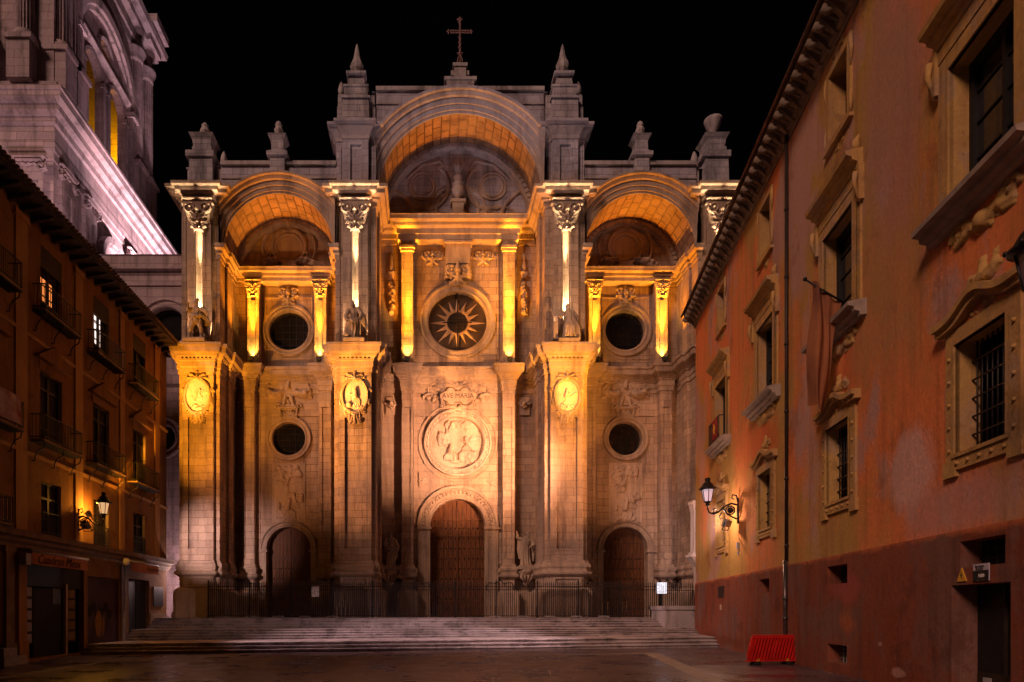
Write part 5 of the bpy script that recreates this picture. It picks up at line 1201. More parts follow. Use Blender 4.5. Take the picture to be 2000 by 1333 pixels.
for sg, kd, lb in ((-1, 'bowed', 'robed stone saint with bowed head on a bracket left of the central door'), (1, 'raised', 'robed stone saint with one arm raised on a bracket right of the central door')):
    x = U0 + sg * 4.92
    statue(lb, (x, V0 + 3.55, 5.25), 2.65, kd, g)
    b = MB(TF); u = sg * 4.92
    b.lathe(u, 3.6, [(0.08, 4.0), (0.2, 4.2), (0.3, 4.6), (0.55, 4.95), (0.62, 5.05), (0.62, 5.24)], 14); R.seed(300 + sg)
    b.box(u - 0.5, u + 0.5, 3.6, 4.3, 5.0, 5.23)
    for k in range(4): b.tube([(u - 0.3 + 0.2 * k, 3.35, 5.0), (u - 0.4 + 0.27 * k, 3.15, 4.7), (u - 0.15 + 0.1 * k, 3.4, 4.3)], [0.1, 0.12, 0.05], 6)
    b.build('statue_bracket', M['carved'], cath)

# small iron candle arms on the pedestals flanking the doors
for k, (u, v) in enumerate(((-15.2, 3.5), (-9.65, 3.5), (-3.0, 3.55), (3.0, 3.55), (9.55, 3.5), (15.05, 3.5))):
    t = thing('wall_bracket', ['curled iron bracket left of the left door', 'curled iron bracket right of the left door', 'curled iron bracket left of the central door', 'curled iron bracket right of the central door', 'curled iron bracket left of the right door', 'curled iron bracket right of the right door'][k], 'bracket', (U0 + u, V0 + v, 4.4), 'iron brackets beside the doors')
    b = MB(TF); sg = -1 if k % 2 == 0 else 1
    b.tube([(u, v, 5.0), (u, v - 0.12, 4.7), (u, v - 0.2, 4.4)], 0.035, 6)
    for s2 in (-1, 1): b.tube([(u, v - 0.18, 4.5), (u + s2 * 0.3, v - 0.35, 4.2), (u + s2 * 0.75, v - 0.45, 4.3), (u + s2 * 0.95, v - 0.45, 4.1), (u + s2 * 0.98, v - 0.45, 3.7)], 0.028, 6)
    b.build('arms', M['iron'], t)
    b = MB(TF); b.lathe(u, v - 0.12, [(0.05, 4.95), (0.09, 5.1), (0.09, 5.25), (0.03, 5.35)], 8); b.build('lamp_holder', M['paint'], t)
# ================================================================== IRON FENCE along the head of the steps
FY = 42.12
def fence(name, label, x0, x1, y, step, post_every, h=2.05):
    t = thing(name, label, 'fence', ((x0 + x1) / 2, y, ZP))
    n = max(1, round((x1 - x0) / post_every)); L = (x1 - x0) / n
    for i in range(n + 1):
        b = MB(); x = x0 + L * i; b.box(x - 0.045, x + 0.045, y - 0.045, y + 0.045, ZP, ZP + h + 0.28); b.frus(x - 0.06, x + 0.06, y - 0.06, y + 0.06, ZP + h + 0.28, x - 0.01, x + 0.01, y - 0.01, y + 0.01, ZP + h + 0.45); b.box(x - 0.07, x + 0.07, y - 0.07, y + 0.07, ZP, ZP + 0.14)
        b.build('post', M['iron'], t)
    for i in range(n):
        b = MB(); xa, xb = x0 + L * i + 0.05, x0 + L * (i + 1) - 0.05
        for z in (ZP + 0.12, ZP + h - 0.22, ZP + h): b.box(xa, xb, y - 0.02, y + 0.02, z - 0.022, z + 0.022)
        k = max(1, round((xb - xa) / step))
        for q in range(k):
            x = xa + (q + 0.5) * (xb - xa) / k
            b.box(x - 0.02, x + 0.02, y - 0.018, y + 0.02, ZP + 0.07, ZP + h + 0.16)
            b.add([(x - 0.035, y, ZP + h + 0.16), (x + 0.035, y, ZP + h + 0.16), (x, y + 0.02, ZP + h + 0.19), (x, y - 0.02, ZP + h + 0.19), (x, y, ZP + h + 0.36), (x, y, ZP + h + 0.1)], [(0, 3, 4), (3, 1, 4), (1, 2, 4), (2, 0, 4), (3, 0, 5), (1, 3, 5), (2, 1, 5), (0, 2, 5)])
            if q % 2 == 0: b.box(x + 0.045, x + 0.065, y - 0.01, y + 0.01, ZP + 0.07, ZP + 0.75)
        b.build('railing', M['rustiron'], t)
    return t
fence('iron_fence', 'long spiked iron fence across the whole front at the head of the steps', -14.25, 15.5, FY, 0.135, 2.7)
fence('iron_fence', 'short spiked iron fence behind the outer left pier, beside the brown house', -17.3, -16.0, 44.3, 0.14, 1.3, 1.5)
fence('iron_fence', 'short spiked iron fence behind the grey parapet at the right end of the steps', 15.7, 18.6, 42.9, 0.14, 2.9)
b = MB(); b.box(-17.4, -15.9, 43.9, 44.8, ZP, ZP + 0.38); b.build('fence_kerb', M['step'], None, 'low grey stone kerb under the short fence beside the outer left pier', 'kerb')
# hoops along the top step
hoop = None
for i in range(15):
    x = -13.2 + i * 1.78
    if -4.4 < x < 4: continue
    if hoop is None:
        b = MB(); b.tube([(x - 0.36, 41.93, ZP), (x - 0.35, 41.93, ZP + 0.10), (x + 0.35, 41.93, ZP + 0.10), (x + 0.36, 41.93, ZP)], 0.022, 5)
        hoop = b.build('low_hoop', M['greybox'], None, 'low pale metal hoop in the row along the top step before the fence', 'hoop', 'low hoops along the top step'); bx = hoop.location.x
    else:
        o = hoop.copy(); C.objects.link(o); o.location.x = bx + (x + 13.2)
# parapet at the right end
b = MB()
b.box(14.92, 18.5, 39.7, 42.4, 0.6, 2.32); b.box(14.84, 18.5, 39.62, 42.48, 2.32, 2.56)
b.build('stone_parapet', M['step'], None, 'grey block parapet closing the right end of the steps beside the orange building', 'parapet')
# notices
def notice(label, x, z, w, h, glowing, post):
    t = thing('notice_board', label, 'notice', (x, FY - 0.09, ZP))
    if post:
        b = MB(); b.box(x - 0.03, x + 0.03, FY - 0.12, FY - 0.06, ZP, z); b.box(x - 0.2, x + 0.2, FY - 0.2, FY - 0.05, ZP, ZP + 0.03); b.build('post', M['iron'], t)
    b = MB(); b.box(x - w / 2, x + w / 2, FY - 0.13, FY - 0.09, z - h / 2, z + h / 2); b.build('board', M['ledboard'] if glowing else M['white'], t)
    b = MB()
    for c in range(4 if not glowing else 5):
        for r in range(9):
            xx = x - w / 2 + (c + 0.5) * w / (4 if not glowing else 5); zz = z + h / 2 - (r + 0.7) * h / 9.6
            if R.random() < 0.8: b.box(xx - w * 0.08, xx + w * (0.02 + 0.06 * R.random()), FY - 0.134, FY - 0.131, zz - h * 0.03, zz + h * 0.03)
    b.build('print', M['incised'], t)
M['ledboard'] = glow('lit_panel', (0.80, 0.86, 1.0), 0.85)
R.seed(8)
notice('white paper notice hung on the fence in front of the left door', -7.2, 3.5, 0.48, 0.66, False, False)
notice('brightly lit white notice panel on a thin post before the right door', 15.55, 3.75, 0.62, 0.72, True, True)
# crowd barrier posts inside the fence by the right door
for i, (x, y) in enumerate(((12.0, 43.3), (12.45, 43.6), (13.35, 43.3), (13.75, 43.6))):
    b = MB(); b.tube([(x, y, ZP), (x, y, ZP + 1.0)], 0.022, 6); b.lathe(x, y, [(0.16, ZP), (0.16, ZP + 0.03), (0.03, ZP + 0.05)], 10); b.lathe(x, y, [(0.035, ZP + 0.95), (0.045, ZP + 1.0), (0.02, ZP + 1.06)], 8)
    b.build('barrier_post', M['brass'] if 'brass' in M else M['paint'], None, 'one of four thin brass queue posts behind the fence at the right door', 'queue post', 'queue posts at the right door')
# ramp left
b = MB(); b.hexa([(-11.0, 42.6, ZP), (-7.6, 42.6, ZP), (-7.6, 43.8, ZP), (-11.0, 43.8, ZP), (-11.0, 42.6, ZP + 0.02), (-7.6, 42.6, ZP + 0.22), (-7.6, 43.8, ZP + 0.22), (-11.0, 43.8, ZP + 0.02)])
b.build('access_ramp', M['black'], None, 'dark low access ramp behind the fence at the left door', 'ramp')
# ================================================================== BROWN HOUSE ON THE LEFT with balconies and shops
LX = -17.45
def TL(s, d, z): return (LX + d, s, z)
def LM(d0=0.0): return lambda a, b, c: (a, d0 - c, b)
house = thing('house', 'dark brown four storey house with iron balconies, tiled eave and shops below', 'house', (LX, 25, 0))
COL = [39.1, 34.5, 29.9, 25.3, 20.7]
ROWS = [(5.75, 8.18, 1.6), (9.9, 13.2, 1.75), (15.72, 18.9, 1.7)]
holes = []; wins = []
for ci, sc in enumerate(COL):
    for ri, (z0, z1, w) in enumerate(ROWS):
        holes.append(rect(sc - w / 2, sc + w / 2, z0, z1)); wins.append((ci, ri, sc, z0, z1, w))
shop = [(27.95, 32.75, 0.12, 4.35), (33.1, 36.5, 0.2, 4.05), (37.7, 40.5, 0.9, 4.15), (22.8, 26.3, 0.1, 4.2)]
for (a, b_, z0, z1) in shop: holes.append(rect(a, b_, z0, z1))
b = MB(TL); b.panel(LM(), rect(4, 43.2, -0.3, 19.75), holes, 0.28)
b.add([(43.2, 0, -0.3), (43.2, -9, -0.3), (43.2, -9, 19.75), (43.2, 0, 19.75)], [(0, 1, 2, 3)]); b.add([(4, 0, -0.3), (4, -9, -0.3), (4, -9, 19.75), (4, 0, 19.75)], [(0, 1, 2, 3)])
b.add([(4, -9, -0.3), (43.2, -9, -0.3), (43.2, -9, 19.75), (4, -9, 19.75)], [(0, 1, 2, 3)])
wallL = b.build('wall', M['lplaster'], house)
b = MB(TL)
for s, w in ((41.6, 0.7), (36.8, 0.55), (32.2, 0.7), (27.6, 0.8), (23.0, 0.8)):
    b.box(s - w / 2, s + w / 2, 0.0, 0.07, 5.7, 19.4); b.box(s - w / 2 - 0.08, s + w / 2 + 0.08, 0.0, 0.12, 19.1, 19.4)
    b.build('pilaster', M['lpil'], house); b = MB(TL)
b = MB(TL)
b.mould([(0.0, 0)], [(0, 0)]) if False else None
def hmould(mb, s0, s1, prof, T0=0.0):
    k = len(prof); vs = [(s0, o + T0, z) for o, z in prof] + [(s1, o + T0, z) for o, z in prof]
    mb.add(vs, [(i, i + 1, k + i + 1, k + i) for i in range(k - 1)] + [tuple(range(k)), tuple(range(2 * k - 1, k - 1, -1))])
hmould(b, 4, 43.5, [(-0.02, 4.95), (0.06, 4.95), (0.08, 5.1), (0.2, 5.2), (0.22, 5.34), (0.40, 5.42), (0.42, 5.56), (0.46, 5.66), (-0.02, 5.70)])
b.build('shop_cornice', M['ltrim'], house)
b = MB(TL); hmould(b, 4, 43.3, [(-0.02, 9.1), (0.05, 9.1), (0.08, 9.25), (-0.02, 9.3)]); hmould(b, 4, 43.3, [(-0.02, 14.3), (0.05, 14.3), (0.08, 14.45), (-0.02, 14.5)]); b.build('string_course', M['lpil'], house)
M['litorange'] = glow('lit_room_orange', (1.0, 0.30, 0.07), 0.75); M['litwhite'] = glow('lit_room_white', (1.0, 0.80, 0.72), 1.1)
for (ci, ri, sc, z0, z1, w) in wins:
    lit = (ri == 2 and ci in (1, 2))
    b = MB(TL); b.fill(LM(), rect(sc - w / 2, sc + w / 2, z0, z1), 0.24); wo = b.build('window', M['dim'], house)
    b = MB(TL)
    for sg in (-1, 1):
        b.box(*sorted((sc + sg * w / 2, sc + sg * (w / 2 - 0.09))), -0.235, -0.16, z0, z1); b.box(*sorted((sc + sg * 0.005, sc + sg * 0.07)), -0.235, -0.15, z0, z1)
    for z in (z0 + 0.05, z0 + 0.75, z1 - 0.75, z1 - 0.05): b.box(sc - w / 2, sc + w / 2, -0.23, -0.155, z - 0.05, z + 0.05)
    b.build('frame', M['shutterwood'], wo)
    if ri < 2:
        b = MB(TL)
        b.box(sc + w / 2 - 0.012, sc + w / 2 - 0.002, -0.27, -0.01, z0 + 0.02, z1 - 0.02); b.build('reveal', M['paint'], wo)
    if lit:
        b = MB(TL)
        zz0, zz1 = (z0 + 0.75, z1 - 0.8)
        if ci == 1: cells = [(-0.7, -0.1, zz0, zz1 - 0.45), (-0.7, -0.1, zz1 - 0.38, zz1), (0.1, 0.32, zz0, zz1)]
        else: cells = [(-0.72, -0.32, zz0 + 0.1, zz0 + 0.7), (-0.26, -0.06, zz0 + 0.1, zz0 + 0.7), (0.1, 0.34, zz0, zz1)] if False else [(-0.7, -0.1, zz0 + 0.1, zz1 - 0.5), (0.1, 0.4, zz0, zz1 - 0.5)]
        for a0, a1, q0, q1 in cells: b.box(sc + a0, sc + a1, -0.232, -0.226, q0, q1)
        b.build('lit_pane', M['litwhite'] if ci == 1 else M['litorange'], wo)
        b = MB(TL)
        for k in range(3): z = zz0 + (zz1 - zz0) * (k + 0.7) / 3.4; b.box(sc - w / 2 + 0.08, sc + w / 2 - 0.08, -0.226, -0.2, z - 0.03, z + 0.03)
        b.box(sc - 0.42, sc - 0.37, -0.226, -0.2, zz0, zz1); b.build('glazing_bar', M['shutterwood'], wo)
    if ri == 2:
        b = MB(TL); b.box(sc - w / 2, sc + w / 2, -0.12, -0.02, z1 - 0.95, z1)
        for k in range(9): b.box(sc - w / 2, sc + w / 2, -0.02, 0.0, z1 - 0.95 + k * 0.105, z1 - 0.9 + k * 0.105)
        b.build('roller_blind', M['shutterwood'], wo)
    if ri == 1:
        b = MB(TL)
        b.add([(sc - 1.25, 0, z1 + 0.55), (sc + 1.25, 0, z1 + 0.55), (sc, 0, z1 + 1.35), (sc - 1.25, 0.22, z1 + 0.55), (sc + 1.25, 0.22, z1 + 0.55), (sc, 0.22, z1 + 1.35)], [(3, 4, 5), (0, 1, 4, 3), (1, 2, 5, 4), (2, 0, 3, 5)])
        b.box(sc - 1.35, sc + 1.35, 0, 0.28, z1 + 0.42, z1 + 0.54); b.box(sc - 1.0, sc + 1.0, 0, 0.05, z1 + 0.02, z1 + 0.42); b.build('pediment', M['lplaster'], wo)
# balconies
def balcony(sc, z, w, d=0.62, brackets=True):
    b = MB(TL); b.box(sc - w / 2, sc + w / 2, 0, d, z - 0.12, z - 0.04); bo = b.build('balcony', M['ltrim'], house)
    b = MB(TL)
    for q in range(9): b.box(sc - w / 2, sc + w / 2, d * q / 9 + 0.01, d * q / 9 + 0.05, z - 0.17, z - 0.12)
    if brackets:
        for s in (sc - w / 2 + 0.12, sc, sc + w / 2 - 0.12):
            b.tube([(s, d * 0.95, z - 0.16), (s, d * 0.85, z - 0.42), (s, d * 0.45, z - 0.55), (s, d * 0.22, z - 0.8), (s, 0.14, z - 1.0), (s, 0.0, z - 0.98)], 0.028, 6)
    b.build('brackets', M['iron'], bo)
    b = MB(TL)
    for zz in (z + 0.06, z + 1.05): b.box(sc - w / 2, sc + w / 2, d - 0.05, d - 0.01, zz - 0.02, zz + 0.02)
    for s in (sc - w / 2 + 0.02, sc + w / 2 - 0.02):
        for zz in (z + 0.06, z + 1.05): b.box(s - 0.02, s + 0.02, 0, d - 0.01, zz - 0.02, zz + 0.02)
        for q in range(4): b.box(s - 0.011, s + 0.011, 0.08 + q * 0.15, 0.10 + q * 0.15, z, z + 1.05)
    n = int(w / 0.13)
    for q in range(n + 1): s = sc - w / 2 + 0.02 + q * (w - 0.04) / n; b.box(s - 0.011, s + 0.011, d - 0.04, d - 0.018, z, z + 1.05)
    b.build('railing', M['iron'], bo)
for sc in COL: balcony(sc, 15.72, 3.0)
for sc in COL: balcony(sc, 9.9, 3.2)
balcony(25.0, 5.85, 2.6, 0.55, False)
for sc in COL[:3]:
    b = MB(TL)
    for z in (5.85, 6.75): b.box(sc - 0.78, sc + 0.78, 0.02, 0.05, z - 0.02, z + 0.02)
    for q in range(13): b.box(sc - 0.76 + q * 0.126, sc - 0.74 + q * 0.126, 0.025, 0.045, 5.75, 6.75)
    b.build('window_guard', M['iron'], house)
# roof with its eave
b = MB(TL); b.add([(3.5, 1.2, 19.85), (44.1, 1.2, 19.85), (44.1, -4.5, 22.2), (3.5, -4.5, 22.2), (3.5, -9.2, 19.9), (44.1, -9.2, 19.9)], [(0, 1, 2, 3), (3, 2, 5, 4)])
b.add([(44.1, 1.2, 19.8), (44.1, -9.2, 19.85), (44.1, -4.5, 22.15)], [(0, 1, 2)])
roof = b.build('roof', M['tile'], house)
b = MB(TL)
for q in range(150):
    s = 3.6 + q * 0.27
    if s > 44.1: break
    b.tube([(s, 1.28, 19.88), (s, 0.2, 20.33), (s, -4.4, 22.2)], 0.085, 6)
b.build('ridge_tiles', M['tile'], roof)['kind'] = 'stuff'
b = MB(TL); b.box(3.5, 44.05, -0.1, 1.12, 19.70, 19.78); b.box(3.5, 44.08, 1.1, 1.17, 19.70, 19.86); b.build('soffit', M['beam'], roof)
b = MB(TL)
for q in range(52):
    s = 4.2 + q * 0.78
    if s > 43.9: break
    b = MB(TL); b.hexa([(s - 0.08, 0, 19.42), (s + 0.08, 0, 19.42), (s + 0.08, 1.0, 19.60), (s - 0.08, 1.0, 19.60), (s - 0.08, 0, 19.7), (s + 0.08, 0, 19.7), (s + 0.08, 1.0, 19.7), (s - 0.08, 1.0, 19.7)]); b.build('rafter', M['beam'], roof)
# ---- ground floor
b = MB(TL); b.fill(LM(), rect(27.95, 32.75, 0.12, 4.35), 0.27); so_ = b.build('shopfront', M['slot'], house)
b = MB(TL); b.box(28.85, 31.1, -0.26, -0.2, 0.15, 3.3); b.box(28.02, 32.7, -0.26, -0.1, 3.35, 4.3); b.build('door', M['black'], so_)
b = MB(TL); b.box(31.2, 31.36, -0.2, -0.05, 0.12, 3.55); b.build('door_post', M['paint'], so_)
for (s0, s1) in ((28.1, 28.75), (31.5, 32.3)):
    b = MB(TL); b.box(s0, s1, -0.26, -0.18, 0.7, 3.4); bd = b.build('display_board', M['black'], so_)
    R.seed(int(s0)); b = MB(TL)
    for k in range(5):
        z = 3.3 - k * 0.52; w0 = s1 - s0
        b.box(s0 + 0.12 * w0, s1 - 0.1 * w0, -0.179, -0.170, z - 0.42, z - 0.02); b.box(s0 + 0.25 * w0, s1 - 0.22 * w0, -0.170, -0.165, z - 0.34, z - 0.1)
    b.build('pictures', M['greybox'] if s0 < 30 else M['ltrim'], bd)
b = MB(TL); b.box(30.35, 30.98, -0.199, -0.19, 2.55, 3.3); b.build('hanging_picture', M['picblue'] if 'picblue' in M else M['greybox'], so_)
b = MB(TL); b.fill(LM(), rect(33.1, 36.5, 0.2, 4.05), 0.2); sh = b.build('roller_shutter', M['metalshut'], house)
b = MB(TL)
for k in range(46): z = 0.24 + k * 0.083; b.box(33.3, 35.9, -0.2, -0.17, z, z + 0.06)
b.build('slat_curtain', M['metalshut'], sh)
b = MB(TL)
oval = lambda cx, cz, rx, rz, n=20: [(cx + rx * math.cos(2 * pi * i / n), cz + rz * math.sin(2 * pi * i / n)) for i in range(n)]
b.fill(LM(), oval(34.55, 1.55, 0.36, 0.72), 0.165); b.fill(LM(), [(34.95, 0.75), (35.15, 1.1), (35.2, 1.7), (35.08, 2.2), (34.98, 1.6)], 0.164)
g1 = b.build('graffiti', M['graff'] if 'graff' in M else M['yellow'], sh)
b = MB(TL)
for k in range(5): a = pi / 2 + (k - 2) * 0.35; b.fill(LM(), [(34.5 + 0.05 * k, 2.25), (34.58 + 0.05 * k, 2.25), (34.55 + math.cos(a) * 0.6, 2.25 + math.sin(a) * 0.55)], 0.166)
for k in range(6): b.fill(LM(), oval(33.6 + 0.42 * k, 2.2 + 0.25 * math.sin(k * 2), 0.3, 0.28, 9), 0.168)
b.build('graffiti', M['black'], sh)
b = MB(TL); b.fill(LM(), rect(37.7, 40.5, 0.9, 4.15), 0.27); dr_ = b.build('door', M['slot'], house)
b = MB(TL); b.box(37.75, 39.05, -0.26, -0.22, 0.95, 4.1); b.box(39.12, 40.45, -0.26, -0.22, 0.95, 4.1); b.build('door_leaf', M['black'], dr_)
b = MB(TL); b.fill(LM(), rect(22.8, 26.3, 0.1, 4.2), 0.27); b.build('shopfront', M['metalshut'], house)
b = MB(TL); b.box(26.45, 26.95, 0, 0.16, 0.9, 4.7); b.box(26.35, 27.05, 0, 0.2, 4.7, 4.95); b.box(26.35, 27.05, 0, 0.22, 0, 0.9); b.build('shop_column', M['ltrim'], house)
b = MB(TL); b.box(27.3, 27.85, 0, 0.14, 0.95, 4.8); b.box(27.25, 27.9, 0, 0.2, 0, 0.95); b.build('shop_column', M['lpil'], house)
b = MB(TL); b.box(36.65, 37.0, 0, 0.08, 0.2, 4.9); b.box(37.15, 37.35, 0, 0.05, 0.2, 4.9); b.build('shop_column', M['ltrim'], house)
b = MB(TL); b.box(36.75, 36.9, 0.08, 0.14, 0.3, 2.2); b.tube([(36.95, 0.15, 0.3), (36.95, 0.15, 4.9)], 0.035, 6); b.build('drainpipe', M['greybox'], house)
b = MB(TL); b.box(40.6, 43.15, 0, 0.05, 0.3, 2.1); b.build('plinth', M['ltrim'], house)
b = MB(TL); b.box(41.05, 42.55, 0.0, 0.06, 2.55, 3.8); nb_ = b.build('notice_case', M['black'], None, 'dark framed notice case on the brown house beside the steps', 'notice case')
# loose things on the shop side
def block(label, s0, s1, d, z):
    b = MB(TL); b.box(s0, s1, 0.05, d, 0, z * 0.5); b.box(s0 + 0.02, s1 - 0.03, 0.07, d - 0.03, z * 0.5 + 0.01, z); b.build('stone_block', M['greybox'], None, label, 'stone block')
block('pale grey stone block at the foot of the far left shopfront', 25.4, 26.3, 0.75, 0.72)
block('lower dark grey stone block beside the painted shop column', 26.45, 27.15, 0.6, 0.36)
def awning(label, s0, s1, d, z0, z1, body, sz, scallop, ss, shear):
    t = thing('awning', label, 'awning', (LX + d, (s0 + s1) / 2, z0))
    b = MB(TL); n = 24; rows = []
    for q in range(n + 1):
        s = s0 + (s1 - s0) * q / n; zz = z0 - (0.05 * abs(math.sin(q * pi / 2 * 1.0)) if scallop else 0)
        rows.append((s, d + 0.012 * math.sin(q * 1.3), zz)); rows.append((s, d - 0.02, z1))
    fs = [(2 * q, 2 * q + 2, 2 * q + 3, 2 * q + 1) for q in range(n)]; b.add(rows, fs); b.add([(x, y - 0.012, z) for x, y, z in rows], fs); b.build('valance', M['awning'], t)
    b = MB(TL); b.tube([(s0 - 0.05, d - 0.03, z1 + 0.02), (s1 + 0.05, d - 0.03, z1 + 0.02)], 0.055, 8); b.build('front_bar', M['greybox'], t)
    b = MB(TL); b.box(s0, s1, 0.0, d - 0.06, z1 + 0.0, z1 + 0.14)
    for s in (s0 + 0.1, s1 - 0.1): b.tube([(s, 0.02, z1 - 0.3), (s, d - 0.05, z1)], 0.025, 5)
    b.build('cassette', M['ltrim'], t)
    text(body, sz, (LX + d + 0.03, ss, (z0 + z1) / 2 - 0.02), (pi / 2, 0, pi / 2), M['incised'], t, 'lettering', shear=shear, sx=1.0)
awning('long rust brown shop awning with slanted lettering over the picture shop door', 27.3, 31.8, 0.72, 4.22, 4.76, 'Cuadros Meos', 0.58, False, 29.3, 0.35)
awning('short rust brown scalloped awning over the doorway by the steps', 36.7, 40.5, 0.6, 4.55, 5.08, 'Recuerdos', 0.36, True, 39.5, 0.35)
b = MB(TL); b.box(26.85, 27.2, 0.42, 0.72, 4.18, 4.66); b.build('alarm_box', M['greybox'], None, 'grey box lamp hanging left of the long awning', 'box lamp')
b = MB(TL); b.lathe(36.2, 0.55, [(0.03, 4.82), (0.17, 4.86), (0.17, 5.16), (0.05, 5.22)], 12); b.tube([(36.2, 0.55, 5.0), (36.3, 0.0, 4.95)], 0.03, 5); b.build('spotlight', M['white'], None, 'small white round spotlight at the left end of the short awning', 'spotlight')
# banner on the far left balcony
b = MB(TL)
b.grid(lambda i, j: (24.2 + 2.45 * i, 0.66 + 0.03 * math.sin(i * 9 + j * 2), 9.95 + 1.15 * j), 16, 6); b.build('banner', M['banner'], None, 'printed red and white banner tied to the balcony rail at the far left', 'banner')
# ================================================================== ORANGE BUILDING ON THE RIGHT
KB = math.sqrt(1.04)
def TR(s, d, z):            # s = distance along the wall measured as depth, d = out from the wall
    return (8.45 + 0.2 * s - d / KB, s + 0.2 * d / KB, z)
RMp = lambda d0=0.0: (lambda a, b, c: (a, d0 - c, b))
pal = thing('palace', 'orange plastered building with ochre window surrounds, dark red base and carved eave', 'palace', TR(25, 0, 0.4))
RC = [32.0, 25.35, 18.85, 12.55, 6.2]
holes = []; pholes = []
UP = (10.62, 13.68, 1.95); LO = (5.48, 7.74, 1.52); AT = (16.45, 18.4, 1.2)
for sc in RC:
    holes += [rect(sc - q_[2] / 2 - 0.03, sc + q_[2] / 2 + 0.03, q_[0] - 0.03, q_[1] + 0.03) for q_ in (UP, LO, AT)]
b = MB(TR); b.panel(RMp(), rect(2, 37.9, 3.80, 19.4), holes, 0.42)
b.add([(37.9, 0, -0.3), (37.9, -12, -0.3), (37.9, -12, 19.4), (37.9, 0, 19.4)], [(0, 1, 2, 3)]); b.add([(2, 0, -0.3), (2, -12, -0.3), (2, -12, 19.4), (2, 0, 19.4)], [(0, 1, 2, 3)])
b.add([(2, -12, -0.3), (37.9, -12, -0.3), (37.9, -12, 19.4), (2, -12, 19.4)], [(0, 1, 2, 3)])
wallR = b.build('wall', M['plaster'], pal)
VENT = [(12.55, 1.32, 3.1, 3.64, 0), (18.95, 1.34, 3.02, 3.57, 1), (25.45, 1.15, 2.95, 3.5, 1), (18.95, 1.3, 0.66, 1.22, 2)]
DOOR = (11.75, 13.5, -0.05, 2.75)
pholes = [rect(s - w / 2, s + w / 2, z0, z1) for s, w, z0, z1, k in VENT]
outer = [(2, -0.3), (DOOR[0], -0.3), (DOOR[0], DOOR[3]), (DOOR[1], DOOR[3]), (DOOR[1], -0.3), (37.93, -0.3), (37.93, 3.88), (2, 3.88)]
b = MB(TR); b.panel(RMp(0.04), outer, pholes, 0.42)
b.add([(2, 0.04, 3.88), (37.93, 0.04, 3.88), (37.93, -0.02, 3.89), (2, -0.02, 3.89)], [(0, 1, 2, 3)]); b.add([(37.93, 0.04, -0.3), (37.93, -0.3, -0.3), (37.93, -0.3, 3.88), (37.93, 0.04, 3.88)], [(0, 1, 2, 3)])
for l in ([(DOOR[0], -0.3), (DOOR[0], DOOR[3])], [(DOOR[0], DOOR[3]), (DOOR[1], DOOR[3])], [(DOOR[1], DOOR[3]), (DOOR[1], -0.3)]):
    b.add([(l[0][0], 0.04, l[0][1]), (l[1][0], 0.04, l[1][1]), (l[1][0], -0.45, l[1][1]), (l[0][0], -0.45, l[0][1])], [(0, 1, 2, 3)])
b.build('plinth', M['plinthp'], pal)
b = MB(TR); b.fill(RMp(), rect(DOOR[0], DOOR[1], -0.2, DOOR[3]), 0.44); dd = b.build('door', M['black'], pal)
b = MB(TR); b.box(DOOR[0] + 0.06, DOOR[1] - 0.06, -0.44, -0.40, 0.42, 0.95); b.box(12.6, 12.64, -0.44, -0.39, 0.42, 2.7)
b.build('door_rail', M['shutterwood'], dd)
b = MB(TR); b.box(13.0, 13.25, -0.40, -0.39, 0.62, 0.85); b.build('door_label', M['greybox'], dd)
for s, w, z0, z1, k in VENT:
    b = MB(TR); b.fill(RMp(), rect(s - w / 2, s + w / 2, z0, z1), 0.36); v = b.build('vent_window', M['dim'], pal)
    b = MB(TR)
    n = 3 if k < 2 else 4
    for q in range(1, n): z = z0 + (z1 - z0) * q / n; b.box(s - w / 2, s + w / 2, -0.34, -0.31, z - 0.012, z + 0.012)
    for q in range(1, 5 if k != 2 else 6): x = s - w / 2 + w * q / (5 if k != 2 else 6); b.box(x - 0.012, x + 0.012, -0.33, -0.30, z0, z1)
    b.build('bars', M['iron'] if k != 2 else M['greybox'], v)
b = MB(TR); b.box(31.4, 32.5, 0.03, 0.07, 2.9, 3.47); pq = b.build('wall_plate', M['shutterwood'], pal)
